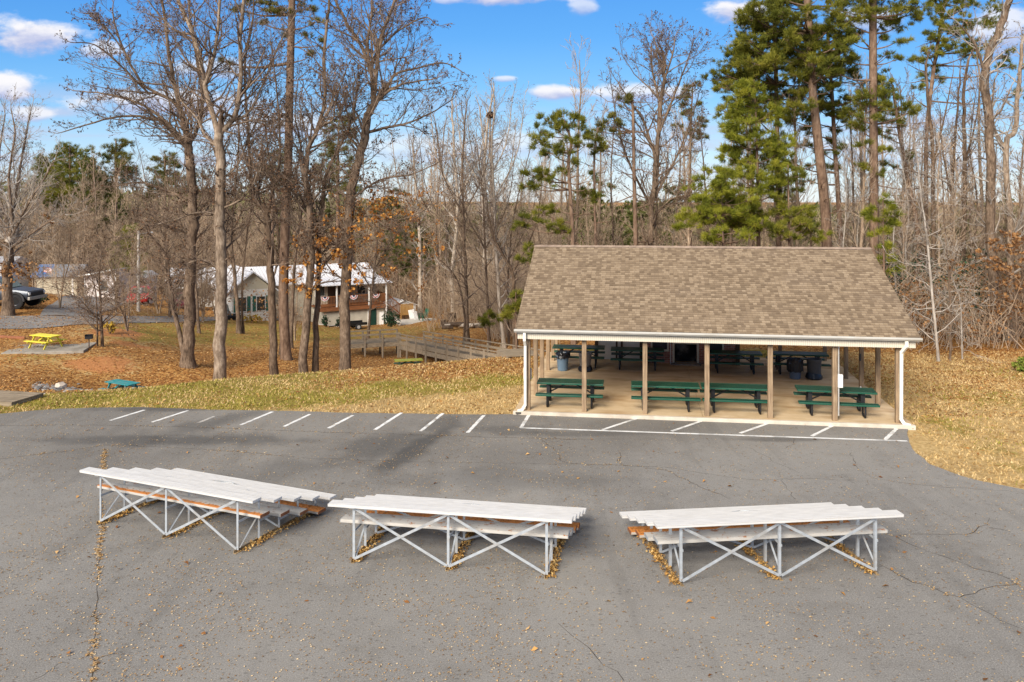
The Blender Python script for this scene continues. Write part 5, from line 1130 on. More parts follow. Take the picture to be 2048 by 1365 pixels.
def grow(tr, p, d, ln, r, lv, rng):
    c = tr['cfg']; n = NSEG[lv]; st = ln / n; pts = [p]; rad = [r]; ds = [d]; gn = c.get('gnarl', .22); up = c.get('up', .08)
    for i in range(n):
        d = vnorm((d[0] + rng.gauss(0, gn), d[1] + rng.gauss(0, gn), d[2] + rng.gauss(0, gn) + up)); p = vadd(p, d, st); pts.append(p); rad.append(max(r * (1 - .82 * (i + 1) / n), c.get('rmin', .004))); ds.append(d)
    (tr['trunk'] if lv == 0 and r > c.get('limb', .05) else tr['crown']).add(pts, rad, 5 if r > .05 else (4 if r > .02 else 3))
    mx = c.get('levels', 3)
    if lv < mx:
        k = c['kids'][lv]; k = int(k * rng.uniform(.75, 1.25) + .5)
        for j in range(k):
            t = .18 + .82 * (j + rng.random()) / k; q = t * n; i = min(int(q), n - 1); f = q - i
            b = tuple(pts[i][m] + (pts[i + 1][m] - pts[i][m]) * f for m in range(3)); rr_ = rad[i] + (rad[i + 1] - rad[i]) * f
            grow(tr, b, dev(ds[i], rng.uniform(*c.get('ang', (.5, 1.0))), rng), ln * c.get('ratio', .45) * rng.uniform(.6, 1.25) * (1.15 - .6 * t), max(rr_ * .62, .004), lv + 1, rng)
    if lv >= mx - 1 and c.get('seed', 0) and rng.random() < c['seed']:
        tr['tips'].append(pts[-1]); 
        if rng.random() < .5: tr['tips'].append(pts[len(pts) // 2])
def spawn(tr, P, Rad, rng, t0=0.0, every=.4, ln=(.9, 2.4), scale_end=.5):
    """side branches along a stem polyline"""
    c = tr['cfg']; seg = [math.dist(a, b) for a, b in zip(P[:-1], P[1:])]; tot = sum(seg); s = tot * t0 + rng.random() * every
    while s < tot:
        a = s; i = 0
        while i < len(seg) - 1 and a > seg[i]: a -= seg[i]; i += 1
        f = a / max(seg[i], 1e-6); b = tuple(P[i][m] + (P[i + 1][m] - P[i][m]) * f for m in range(3)); r = Rad[i] + (Rad[i + 1] - Rad[i]) * f
        d = vnorm(tuple(P[i + 1][m] - P[i][m] for m in range(3))); k = 1 - (1 - scale_end) * s / tot
        dd = dev(d, rng.uniform(*c.get('ang0', (.6, 1.15))), rng)
        grow(tr, b, dd, rng.uniform(*ln) * k, min(r * .5, .012 + .02 * rng.random() + .012 * ln[1]), c.get('start', 1), rng); s += every * rng.uniform(.5, 1.5)
    grow(tr, P[-1], vnorm(tuple(P[-1][m] - P[-2][m] for m in range(3))), ln[0] * 1.2, Rad[-1], c.get('start', 1), rng)
def smooth_line(pts, n):
    """Catmull-Rom through pts"""
    Q = [np.array(p, float) for p in pts]; Q = [2 * Q[0] - Q[1]] + Q + [2 * Q[-1] - Q[-2]]; out = []
    for i in range(1, len(Q) - 2):
        for k in range(n):
            t = k / n; a, b, c, d = Q[i - 1:i + 3]
            out.append(tuple(.5 * (2 * b + (c - a) * t + (2 * a - 5 * b + 4 * c - d) * t * t + (3 * b - a - 3 * c + d) * t ** 3)))
    return out + [tuple(Q[-2])]
def specks(name, P, size, rng, mat, parent, flat=1.0):
    P = np.asarray(P, float); n = len(P); s = rng.uniform(size[0], size[1], n)
    A = rng.normal(size=(n, 3)); A /= np.linalg.norm(A, axis=1, keepdims=True); B = rng.normal(size=(n, 3)); B -= A * (A * B).sum(1, keepdims=True); B /= np.linalg.norm(B, axis=1, keepdims=True)
    V = np.stack([P - A * s[:, None] / 2, P + B * (s * .35 * flat)[:, None], P + A * s[:, None] / 2, P - B * (s * .35 * flat)[:, None]], 1).reshape(-1, 3); I = np.arange(n) * 4
    return link(name, mesh_np(name, V, [np.stack([I, I + 1, I + 2, I + 3], 1)]), mat, parent)

bk_grey = bark("grey_brown_bark", (.045, .031, .021), (.145, .10, .068), (.29, .215, .15), 13); bk_pale = bark("pale_bark", (.08, .056, .038), (.23, .17, .12), (.43, .345, .26), 11); bk_dark = bark("dark_ridged_bark", (.042, .028, .019), (.12, .08, .052), (.22, .155, .105), 13)
bk_pine = bark("pine_bark", (.07, .042, .028), (.175, .112, .075), (.28, .195, .135), 8); bk_ash = bark("ash_grey_bark", (.17, .135, .105), (.38, .315, .245), (.56, .48, .39), 8); bk_birch = bark("whitish_bark", (.17, .14, .11), (.33, .285, .24), (.50, .45, .39), 6); bk_wood = bark("woods_bark", (.12, .083, .056), (.26, .19, .13), (.42, .325, .235), 9, .3)
tw_m = bark("twig_bark", (.085, .058, .041), (.175, .125, .09), (.30, .225, .165), 3); tw_pale = bark("pale_twigs", (.23, .195, .16), (.34, .295, .25), (.46, .41, .36), 3); tw_wood = bark("woods_twigs", (.22, .155, .105), (.385, .285, .195), (.54, .42, .30), 2, .3)
seed_m = leafy("dry_seed_balls", [(0, (.035, .02, .013)), (.6, (.10, .05, .026)), (1, (.22, .11, .05))], trans=.0)
orange_m = leafy("clinging_orange_leaves", [(0, (.20, .075, .018)), (.5, (.42, .17, .035)), (1, (.60, .31, .08))], trans=.3)
brownl_m = leafy("clinging_brown_leaves", [(0, (.13, .06, .025)), (.5, (.30, .145, .055)), (1, (.46, .26, .11))], trans=.25)

def stem_tree(name, label, cat, Y0, stems, cfg, barkm=bk_grey, twigm=tw_m, seed=1, group=None, leaves=None, base_px=None, flare=1.5):
    """stems: list of (pixel outline of one stem, r0, r1 in pixels, options); each point gets its own depth"""
    rng = random.Random(seed); nr = np.random.default_rng(seed)
    bx = base_px if base_px is not None else stems[0][0][0][0]; X0 = xw(bx, Y0); Z0 = tz(X0, Y0)
    root = thing(name, label, cat, (X0, Y0, Z0), 0, group); tr = dict(cfg=cfg, trunk=Wood(), crown=Wood(), tips=[])
    for si, (px, r0, r1, o) in enumerate(stems):
        L_ = len(px); dy = o.get('dy', rng.uniform(-.35, .35) if si else 0.0); acc = 0; pts = []
        y_start = o.get('y0', 0.0)
        for i, (x, y) in enumerate(px):
            if i: acc += math.dist(px[i - 1], px[i]) * Y0 / F
            Yd = Y0 + y_start + dy * acc; pts.append(at(x, y, Yd))
        if si == 0 or o.get('ground'): 
            x, y, z = pts[0]; pts[0] = (x, y, min(z, tz(x, y)) - .15)
        pts = [tuple(a - b for a, b in zip(p, (X0, Y0, Z0))) for p in pts]; pts = smooth_line(pts, 4); n = len(pts)
        kk_ = .82 if si else .95; rad = [kk_ * (r0 + (r1 - r0) * (i / (n - 1)) ** .9) * Y0 / F for i in range(n)]
        wob = .12 * rad[0]; pts = [pts[0]] + [tuple(c + rng.gauss(0, wob) for c in p) for p in pts[1:]]
        if si == 0: rad[0] *= flare; rad[1] *= 1 + (flare - 1) * .35
        tr['trunk'].add(pts, rad, 12 if r0 > 6 else 8)
        for q in range(o.get('limbs', cfg.get('limbs', 0) if r0 > 2.4 else 0)):
            i = int(n * rng.uniform(.45, .97) if si == 0 else n * rng.uniform(.08, .6)); i = min(i, n - 2); d_ = vnorm(tuple(pts[i + 1][m] - pts[i][m] for m in range(3))); grow(tr, pts[i], dev(d_, rng.uniform(.45, 1.0), rng), rng.uniform(2.8, 4.6) * min(1, rad[i] / .075), min(rad[i] * .6, .05), 0, rng)
        if o.get('br', True): spawn(tr, pts, rad, rng, o.get('t0', .0), o.get('every', cfg.get('every', .4)), o.get('ln', cfg.get('ln', (.9, 2.4))), o.get('end', .55))
    link("trunk", tr['trunk'].mesh("trunk"), barkm, root)
    if tr['crown'].g: link("crown", tr['crown'].mesh("crown"), twigm, root)
    if tr['tips']: tag(specks("seed_balls", tr['tips'], cfg.get('seed_size', (.045, .085)), nr, seed_m, root, 1.4), kind='stuff')
    if leaves:
        mat, clumps = leaves; Q = []
        for (x, y, rx, ry, n, dyy) in clumps:
            c = np.array(at(x, y, Y0 + dyy)) - np.array((X0, Y0, Z0)); g = nr.normal(size=(n, 3)) * np.array([rx, (rx + ry) / 2, ry]) * Y0 / F * .5
            # gather the leaves on a few sprays inside the clump
            k = max(3, n // 14); ctr = nr.normal(size=(k, 3)) * np.array([rx, (rx + ry) / 2, ry]) * Y0 / F * .5; Q.append(c + ctr[nr.integers(0, k, n)] + g * .16)
        tag(specks("leaves", np.concatenate(Q), (.08, .15), nr, mat, root, 1.5), kind='stuff')
    return root
LCFG = dict(kids={0: 7, 1: 6, 2: 4, 3: 0}, levels=3, start=1, ratio=.48, seed=.30, gnarl=.2, up=.07, every=.33, ln=(1.1, 2.8), ang=(.45, .95), rmin=.006)
big = dict(LCFG, limbs=3)
stem_tree("sweetgum_tree", "tall bare tree with a short second trunk and limbs sweeping far left", "tree", 41, [
    ([(376, 733), (378, 660), (380, 560), (384, 470), (385, 400), (379, 330), (376, 286)], 13, 8.5, dict(t0=.4, every=.55)),
    ([(370, 722), (358, 660), (346, 612), (338, 560), (330, 510), (300, 470)], 6.5, 3, dict(t0=.3, dy=.1)),
    ([(376, 300), (372, 245), (345, 203), (290, 172), (255, 118), (232, 58), (225, 20)], 6, 1.6, dict(dy=.2)),
    ([(376, 300), (330, 250), (304, 238), (250, 232), (190, 245), (128, 264)], 5, 1.2, dict(dy=-.3, ln=(.6, 1.5))),
    ([(376, 290), (325, 238), (273, 205), (210, 188), (148, 182)], 5, 1.2, dict(dy=.45, ln=(.6, 1.6))),
    ([(374, 280), (356, 200), (338, 118), (333, 60), (320, -10), (300, -70)], 6, 2.5, dict(dy=-.15)),
    ([(378, 290), (398, 248), (404, 190), (392, 110), (380, 40), (378, -60)], 5.5, 2.4, dict(dy=.3)),
    ([(300, 190), (240, 130), (190, 90), (140, 85)], 3, 1, dict(dy=-.5, y0=.5, ln=(.6, 1.5))), ([(260, 120), (215, 60), (180, 30)], 2.6, 1, dict(y0=.6, ln=(.6, 1.5))),
    ([(380, 400), (330, 380), (280, 365), (235, 372)], 3.4, 1, dict(dy=.2)), ([(384, 470), (340, 455), (300, 450), (262, 470)], 3, 1, dict(dy=-.4)), ([(384, 440), (410, 410), (426, 380)], 2.6, 1, {}),
    ([(378, 560), (345, 555), (300, 590), (250, 610)], 2.6, .8, dict(dy=-.5))], dict(big, every=.36), bk_grey, seed=11)
stem_tree("sweetgum_tree", "thick pale mottled trunk on the grass crest, forking high up", "tree", 36.6, [
    ([(441, 770), (440, 690), (440, 600), (442, 520), (439, 430), (440, 340), (437, 268)], 13.5, 9.5, dict(t0=.35, every=.6)),
    ([(438, 275), (415, 195), (404, 140), (386, 70), (360, 10), (340, -60)], 7, 4, dict(dy=.15)), ([(438, 270), (462, 245), (476, 210), (482, 140), (480, 60), (496, -40)], 7, 4, dict(dy=-.1)),
    ([(466, 242), (498, 225), (525, 170), (556, 95), (590, 30)], 4, 1.6, dict(dy=.3)), ([(410, 170), (428, 112), (437, 45), (442, -50)], 5, 3, dict(dy=-.2)),
    ([(438, 300), (410, 270), (392, 235), (360, 200)], 3.5, 1.3, {}), ([(440, 360), (475, 330), (510, 250), (540, 210)], 3.4, 1.2, dict(dy=.4)), ([(438, 430), (400, 425), (350, 440), (310, 450)], 3, 1, dict(dy=-.4)),
    ([(440, 420), (480, 400), (505, 372), (520, 330)], 3, 1, dict(dy=-.3)), ([(440, 540), (405, 520), (370, 530), (345, 545)], 2.6, .9, dict(dy=-.3)), ([(385, 70), (350, 60), (310, 20), (280, -20)], 3, 1.2, dict(y0=.8))], dict(big), bk_pale, seed=12)
stem_tree("crooked_tree", "dark trunk with a sharp crook halfway up, right of the thick pale trunk", "tree", 36.8, [
    ([(549, 757), (546, 660), (541, 540), (535, 450), (529, 418), (511, 404), (506, 384)], 9, 5.5, dict(t0=.5)),
    ([(507, 388), (500, 320), (494, 230), (490, 130), (505, 40), (510, -40)], 4, 2, dict(dy=.2)), ([(510, 384), (545, 372), (575, 366)], 2.8, 1.4, {}), ([(511, 404), (480, 398), (462, 388)], 2.6, 1, {}), ([(534, 440), (545, 380), (560, 310), (555, 200), (545, 110)], 4, 1.4, dict(dy=-.2))], dict(big, seed=.4), bk_dark, seed=13)
stem_tree("leaning_tree", "trunk with clinging orange leaves, leaning right then splitting above", "tree", 36.7, [
    ([(604, 750), (611, 660), (619, 570), (622, 480), (617, 400), (610, 350)], 9.5, 6.5, dict(t0=.4)), ([(610, 355), (617, 300), (636, 255), (650, 200), (648, 120), (655, 40), (664, -50)], 6, 3, dict(dy=.1)),
    ([(620, 410), (640, 385), (662, 378), (700, 350)], 3.4, 1.2, dict(dy=-.3)), ([(612, 345), (604, 330), (600, 280), (590, 230), (596, 160)], 3.4, 1.2, dict(dy=.2)), ([(622, 470), (585, 430), (580, 400)], 2.6, 1, {}), ([(640, 250), (665, 240), (672, 200), (690, 150)], 3, 1.2, {})],
    dict(big, seed=.5), bk_grey, seed=14, leaves=(orange_m, [(640, 500, 50, 60, 240, -.5), (620, 560, 40, 40, 140, -.6), (660, 470, 30, 30, 120, .5), (590, 540, 30, 30, 80, 0)]))
stem_tree("dark_tree", "slim dark trunk standing close beside the leaning tree", "tree", 37.3, [
    ([(630, 748), (633, 650), (637, 560), (640, 450), (648, 385), (655, 340), (700, 250), (715, 180)], 7, 2, dict(t0=.35)), ([(640, 450), (615, 420), (600, 390), (590, 330)], 3, 1.2, {}), ([(638, 540), (670, 500), (700, 480)], 2.6, 1, dict(dy=-.3))], dict(big, seed=.5), bk_dark, seed=15)
stem_tree("sweetgum_tree", "big bare tree with a wide crown leaning right over the open sky", "tree", 37.2, [
    ([(691, 748), (690, 660), (692, 560), (697, 460), (700, 400), (709, 350), (726, 290), (735, 240), (746, 212)], 12, 8, dict(t0=.35, every=.5)),
    ([(746, 214), (744, 154), (724, 96), (692, 44), (668, -10), (655, -70)], 5.5, 2.5, dict(dy=.2)), ([(748, 205), (760, 90), (790, 0), (802, -60)], 5, 2.5, dict(dy=-.15)), ([(744, 160), (735, 90), (744, 20), (740, -60)], 4, 2, dict(dy=.1)),
    ([(752, 205), (776, 184), (796, 172), (834, 163), (872, 158)], 4.5, 1.3, dict(dy=-.3, ln=(.6, 1.5))), ([(768, 190), (790, 150), (834, 137), (885, 126), (924, 143)], 4, 1, dict(dy=.25, ln=(.6, 1.5))), ([(762, 95), (800, 60), (850, 35), (872, 50)], 3, 1, dict(y0=.0, ln=(.6, 1.4))),
    ([(736, 265), (775, 255), (817, 246), (862, 226), (905, 200)], 4, 1.1, dict(dy=.35, ln=(.6, 1.5))), ([(720, 300), (690, 260), (672, 200), (640, 140)], 3.4, 1.2, dict(dy=.3)), ([(700, 400), (760, 360), (820, 350), (870, 330)], 3, 1, dict(dy=-.3)), ([(697, 450), (740, 430), (800, 440), (850, 420)], 3, 1, dict(dy=-.4)),
    ([(694, 500), (660, 480), (640, 470)], 2.6, 1, {}), ([(693, 540), (735, 520), (770, 560), (800, 600)], 2.4, .8, dict(dy=-.3))], dict(big), bk_grey, seed=16,
    leaves=(orange_m, [(760, 420, 60, 40, 260, -.8), (720, 400, 40, 30, 160, .3), (810, 440, 40, 40, 160, -.6), (700, 470, 40, 50, 180, -.8), (850, 500, 30, 40, 80, -1), (740, 540, 50, 40, 120, -1), (690, 560, 30, 40, 90, -.6)]))
stem_tree("small_tree", "low twin stemmed sapling with wide dark twigs near the charcoal grill", "tree", 43, [
    ([(206, 697), (203, 650), (201, 600), (198, 560), (200, 520)], 3.6, 1.4, dict(t0=.2, every=.16, ln=(1.3, 2.6))), ([(195, 690), (194, 640), (192, 590), (180, 540)], 2.6, 1, dict(ground=True, t0=.2, every=.16, ln=(1.3, 2.6))), ([(203, 650), (240, 625), (280, 600), (320, 560)], 1.8, .7, dict(dy=-.3)), ([(196, 640), (160, 600), (130, 585)], 1.6, .6, {})],
    dict(big, up=.02, seed=.3, limbs=0, kids={0: 5, 1: 7, 2: 3, 3: 0}), bk_dark, tw_m, seed=17, flare=1.2)
stem_tree("oak_tree", "pale spreading tree with brown leaves low down, in front of the pickup truck", "tree", 50.5, [
    ([(15, 616), (15, 560), (16, 520), (18, 485)], 10.5, 9, dict(t0=.6)), ([(18, 490), (10, 430), (-20, 360), (-60, 300)], 5, 2, dict(dy=.2)), ([(18, 490), (28, 420), (40, 340), (52, 270), (60, 225)], 4.5, 1.4, dict(dy=.1, end=.4)), ([(20, 480), (50, 420), (80, 370), (110, 320)], 4, 1.2, dict(dy=-.2)), ([(18, 500), (-5, 400), (0, 300), (10, 230)], 4, 1.4, dict(dy=.3)), ([(18, 500), (60, 470), (105, 440), (130, 430)], 3, 1, dict(dy=-.1)), ([(24, 440), (18, 350), (30, 270), (22, 220)], 3.6, 1.2, {})],
    dict(big, seed=.12, up=.1, every=.4), bk_grey, tw_pale, seed=18, leaves=(brownl_m, [(20, 545, 45, 28, 420, -.6), (45, 530, 26, 18, 160, .4), (-5, 520, 30, 25, 160, .3), (90, 440, 30, 20, 50, 0)]))
for i, (pts, r, Yd, lab, bm_, s_) in enumerate([
    ([(398, 672), (394, 600), (388, 520), (392, 420), (380, 330), (385, 240)], 3.6, 55, "slender trunk standing just right of the sweeping tree in the hollow", bk_grey, 21), ([(478, 669), (474, 600), (468, 540), (462, 470), (470, 380), (478, 280), (470, 190)], 5, 58, "mid sized trunk between the pale trunk and the crooked one", bk_grey, 22),
    ([(486, 668), (484, 600), (488, 520), (500, 430), (520, 330), (560, 240)], 3, 58.5, "thin trunk growing tight beside the mid sized trunk near the road", bk_grey, 23), ([(563, 700), (565, 620), (560, 520), (552, 430), (540, 330), (530, 250)], 4.5, 48, "narrow trunk just left of the straight pine in the hollow", bk_dark, 24),
    ([(582, 690), (585, 600), (592, 500), (604, 420), (616, 320), (600, 210)], 4, 52, "narrow trunk behind the straight pine in the hollow", bk_grey, 25), ([(340, 640), (338, 560), (330, 480), (338, 400), (330, 330)], 3, 62, "thin trunk by the road in front of the white house", bk_grey, 26)]):
    stem_tree("bare_tree", lab, "tree", Yd, [(pts, r, r * .3, dict(t0=.35, every=.4)), (pts[3:4] + [(pts[3][0] + 40, pts[3][1] - 90), (pts[3][0] + 55, pts[3][1] - 170)], r * .5, .8, dict(dy=.2)), (pts[2:3] + [(pts[2][0] - 30, pts[2][1] - 80), (pts[2][0] - 50, pts[2][1] - 170)], r * .5, .8, dict(dy=-.2))], dict(big, seed=.35, limbs=0, kids={0: 5, 1: 5, 2: 3, 3: 0}), bm_, seed=s_)
# a few oaks behind still hold orange leaves
stem_tree("oak_tree", "orange leaved young oak between the porch house and the big leaning tree", "tree", 58, [([(735, 668), (742, 600), (750, 520), (760, 440), (770, 380)], 3, 1.2, dict(t0=.2)), ([(748, 540), (790, 470), (830, 420)], 2, .8, dict(dy=.2)), ([(744, 580), (700, 510), (670, 450)], 2, .8, dict(dy=-.2)), ([(752, 500), (800, 500), (840, 520)], 1.6, .8, dict(dy=.3))],
    dict(big, seed=.0, limbs=0, kids={0: 5, 1: 5, 2: 3, 3: 0}), bk_grey, seed=31, leaves=(orange_m, [(800, 420, 70, 45, 420, 0), (740, 470, 60, 60, 300, .5), (840, 390, 40, 25, 160, .5), (690, 430, 50, 40, 220, -.5), (860, 470, 40, 40, 140, 0), (790, 540, 40, 40, 100, 0), (835, 560, 20, 50, 70, 0)]))
# centre trunks beyond the ramp
CT = [([(908, 640), (904, 560), (911, 480), (915, 400), (908, 300), (904, 210)], 5.2, 72, bk_ash, "thick pale trunk at the edge of the woods beyond the ramp"), ([(936, 686), (933, 600), (930, 520), (926, 430), (925, 330), (931, 230)], 4.4, 53, bk_grey, "tall grey trunk standing by the log pile"), ([(927, 690), (929, 640), (921, 580), (905, 545), (880, 520)], 2.6, 52, bk_dark, "short dark broken trunk leaning left over the log pile"),
      ([(960, 645), (966, 560), (969, 480), (966, 380), (975, 250), (986, 190)], 4.8, 70, bk_ash, "pale trunk right of the log pile, second from the thick one"), ([(973, 625), (975, 540), (972, 440), (970, 330), (960, 220)], 4, 77, bk_ash, "pale trunk right of the log pile, half hidden behind its neighbour"), ([(979, 692), (975, 600), (970, 500), (966, 400), (955, 300)], 3.4, 48.5, bk_grey, "thin grey trunk rising through the small green pine by the ramp"),
      ([(1009, 697), (999, 610), (993, 500), (988, 400), (984, 290), (990, 200)], 4.2, 46, bk_ash, "pale leaning trunk beside the end of the ramp"), ([(1031, 700), (1027, 600), (1025, 546), (1005, 510), (985, 470)], 5.4, 44, bk_dark, "dark trunk next to the pavilion roof bending left"), ([(840, 616), (841, 540), (838, 450), (832, 380), (826, 290)], 4.8, 80, bk_ash, "pale patchy trunk behind the garden shed"),
      ([(880, 624), (878, 540), (872, 450), (880, 350), (890, 250)], 2.6, 78, bk_grey, "thin trunk between the shed trunk and the thick pale trunk"), ([(892, 624), (890, 560), (893, 460), (884, 340), (870, 240)], 2.6, 80, bk_grey, "thin straight trunk just left of the thick pale trunk"), ([(1018, 690), (1016, 600), (1018, 520), (1030, 420), (1060, 300)], 2.4, 47, bk_grey, "thin sapling trunk between the ramp end and the pavilion roof")]
for i, (pts, r, Yd, bm_, lab) in enumerate(CT):
    ex_ = [] if i == 2 else [(pts[-3:-2] + [(pts[-3][0] + 45, pts[-3][1] - 90), (pts[-3][0] + 60, pts[-3][1] - 190)], r * .5, .7, dict(dy=.2)), (pts[-3:-2] + [(pts[-3][0] - 40, pts[-3][1] - 80), (pts[-3][0] - 55, pts[-3][1] - 180)], r * .5, .7, dict(dy=-.2))]
    stem_tree("bare_tree", lab, "tree", Yd, [(pts, r, r * .35, dict(t0=.15, every=.5, ln=(1.2, 3.2)))] + ex_, dict(big, limbs=1, seed=.12, kids={0: 6, 1: 5, 2: 3, 3: 0}, up=.1), bm_, tw_pale if bm_ is bk_ash else tw_m, seed=60 + i)
tr_ = stem_tree("bare_tree", "pale bare tree in the middle holding a dark leaf nest", "tree", 70, [([(992, 640), (988, 520), (984, 400), (980, 300), (981, 230), (984, 185)], 3.2, 1, dict(t0=.2, every=.5, ln=(1.2, 3.0)))], dict(big, seed=.1, limbs=0, kids={0: 5, 1: 5, 2: 3, 3: 0}, up=.14), bk_pale, tw_pale, seed=85)
x, y, z = at(981, 230, 70); nr = np.random.default_rng(2); o = specks("leaf_nest", nr.normal(size=(500, 3)) * .11, (.12, .25), nr, leafy("nest_leaves", [(0, (.03, .018, .01)), (1, (.15, .08, .04))], trans=0), None, 1.3); o.location = (x, y, z); tag(o, "dark round squirrel nest of leaves high in a bare tree", "nest")
# bare trees right of centre
stem_tree("sweetgum_tree", "tall bare tree with a full fan crown behind the pavilion roof", "tree", 46, [
    ([(1296, 700), (1298, 600), (1301, 500), (1304, 427), (1312, 310), (1326, 180), (1330, 120)], 9, 3, dict(t0=.25, every=.45)), ([(1311, 320), (1290, 250), (1262, 205), (1235, 165)], 4, 1.2, dict(dy=.2)), ([(1316, 270), (1345, 200), (1368, 140), (1382, 100)], 3.6, 1, dict(dy=-.2)), ([(1322, 210), (1306, 150), (1302, 95), (1308, 80)], 3.4, 1, dict(dy=.3)), ([(1328, 160), (1345, 110), (1350, 76)], 3, 1, {}), ([(1305, 420), (1260, 330), (1238, 260), (1225, 190)], 3.4, 1, dict(dy=-.2)), ([(1306, 400), (1350, 320), (1375, 260), (1395, 200)], 3.4, 1, dict(dy=.2)), ([(1304, 440), (1340, 400), (1380, 390)], 3, 1, dict(dy=-.3))],
    dict(big, seed=.5, every=.36), bk_grey, seed=41)
RT = [([(1986, 735), (1986, 600), (1983, 465), (1980, 280), (1971, 150), (1988, 85), (2014, 20), (2030, -50)], 10.5, 6.5, 42, bk_grey, "stout pinkish grey trunk curving right near the top at the right edge", [([(1980, 290), (1985, 240), (2003, 220), (2020, 180)], 4, 1.5), ([(1971, 150), (1950, 90), (1920, 50)], 4, 1.5), ([(1984, 470), (1950, 420), (1900, 410)], 3, 1)]),
      ([(2016, 722), (2018, 620), (2021, 465), (2012, 295), (2030, 262), (2036, 190), (2045, 90)], 8, 3.5, 43, bk_pale, "pale forked trunk at the right edge behind orange oak leaves", [([(2012, 300), (1990, 262), (1984, 220), (1990, 160)], 4, 2), ([(2018, 500), (2040, 420), (2060, 360)], 3, 1)]),
      ([(1867, 700), (1868, 560), (1867, 465), (1866, 320), (1858, 210), (1852, 130)], 6, 2.4, 46, bk_dark, "dark trunk left of the three in the right woods", [([(1866, 330), (1890, 230), (1905, 150)], 3, 1)]), ([(1897, 700), (1900, 560), (1903, 445), (1908, 320), (1915, 220), (1920, 150)], 5, 1.6, 50, bk_dark, "dark slim trunk in the middle of the three in the right woods", [([(1905, 400), (1885, 300), (1880, 220)], 2.6, 1)]), ([(1925, 700), (1926, 560), (1928, 440), (1930, 300), (1926, 200), (1936, 120)], 6.5, 2.4, 47, bk_dark, "dark trunk right of the three in the right woods", [([(1929, 330), (1950, 250), (1960, 180)], 3, 1)]),
      ([(1960, 720), (1958, 600), (1950, 500), (1955, 400), (1940, 300), (1950, 200)], 3, 1, 48, bk_grey, "thin grey trunk just left of the stout pinkish trunk", []), ([(2046, 740), (2044, 600), (2048, 480), (2040, 380), (2050, 260)], 4, 1.6, 44, bk_grey, "narrow grey trunk at the very right edge", []),
      ([(1425, 700), (1420, 560), (1415, 450), (1408, 340), (1400, 250)], 3, 1, 55, bk_grey, "thin trunk left of the bushy green pines", []), ([(1225, 700), (1228, 560), (1226, 450), (1222, 340), (1230, 230)], 3, 1, 52, bk_grey, "thin trunk between the umbrella pine and the thin pine", []), ([(1345, 700), (1342, 560), (1350, 440), (1360, 330), (1352, 250)], 3, 1, 54, bk_pale, "thin pale trunk right of the full fan crown", [])]
for i, (pts, r, r1, Yd, bm_, lab, ex_) in enumerate(RT):
    stem_tree("bare_tree", lab, "tree", Yd, [(pts, r, r1, dict(t0=.25, every=.5, ln=(1.0, 2.6)))] + [(a, b_, c_, dict(dy=.2 * (-1) ** k)) for k, (a, b_, c_) in enumerate(ex_)], dict(big, seed=.3, limbs=0, kids={0: 5, 1: 5, 2: 3, 3: 0}), bm_, tw_pale if i in (0, 1, 9) else tw_m, seed=100 + i)
stem_tree("oak_tree", "young oak full of orange brown leaves at the right edge", "tree", 39.5, [([(2036, 740), (2033, 660), (2028, 560), (2022, 480)], 2.6, 1, dict(t0=.2)), ([(2032, 620), (1995, 545), (1960, 525)], 1.6, .6, dict(dy=.1)), ([(2030, 600), (2060, 520), (2080, 480)], 1.6, .6, {})], dict(big, seed=0, limbs=0, kids={0: 5, 1: 5, 2: 3, 3: 0}), bk_grey, seed=120,
    leaves=(brownl_m, [(2015, 495, 36, 26, 420, 0), (2000, 530, 45, 16, 320, .3), (2035, 560, 30, 30, 260, -.2), (1975, 525, 30, 12, 120, .2), (2030, 610, 30, 20, 140, 0), (1930, 540, 30, 14, 90, 1), (1900, 525, 26, 16, 70, 1), (1895, 622, 14, 7, 40, 0), (2040, 470, 30, 20, 160, .4)]))
stem_tree("pale_sapling", "whitish crooked sapling nearest the right end of the pavilion roof", "tree", 36.2, [([(1878, 735), (1871, 660), (1863, 580), (1856, 500), (1849, 436), (1842, 394), (1836, 330), (1828, 280)], 3.4, 1.2, dict(t0=.08, every=.24, ln=(1.0, 2.4), end=.8))], dict(big, seed=0, gnarl=.3, up=.0, limbs=0, kids={0: 5, 1: 5, 2: 2, 3: 0}, ang0=(.9, 1.5), rmin=.009), bk_birch, bk_birch, seed=121, flare=1.2)
stem_tree("pale_sapling", "second whitish sapling, thinner and right of the crooked one", "tree", 36.4, [([(1899, 737), (1902, 640), (1897, 550), (1890, 460), (1886, 380), (1880, 300)], 2.6, 1, dict(t0=.15, every=.3, ln=(.9, 2.2), end=.8)), ([(1897, 560), (1920, 490), (1932, 478), (1960, 470)], 1.6, .8, dict(ln=(.6, 1.2)))], dict(big, seed=0, gnarl=.3, up=.0, limbs=0, kids={0: 5, 1: 5, 2: 2, 3: 0}, ang0=(.9, 1.5), rmin=.009), bk_grey, bk_birch, seed=122, flare=1.2)
stem_tree("pale_sapling", "whitish wispy sapling with drooping twigs, rightmost of the pale ones", "tree", 36.6, [([(1925, 730), (1923, 660), (1920, 600), (1905, 560), (1890, 540)], 1.8, .8, dict(t0=.1, every=.26, ln=(.8, 1.6), end=.8))], dict(big, seed=0, gnarl=.3, up=-.05, limbs=0, kids={0: 5, 1: 5, 2: 2, 3: 0}, ang0=(.9, 1.5), rmin=.008), bk_birch, bk_birch, seed=123, flare=1.1)
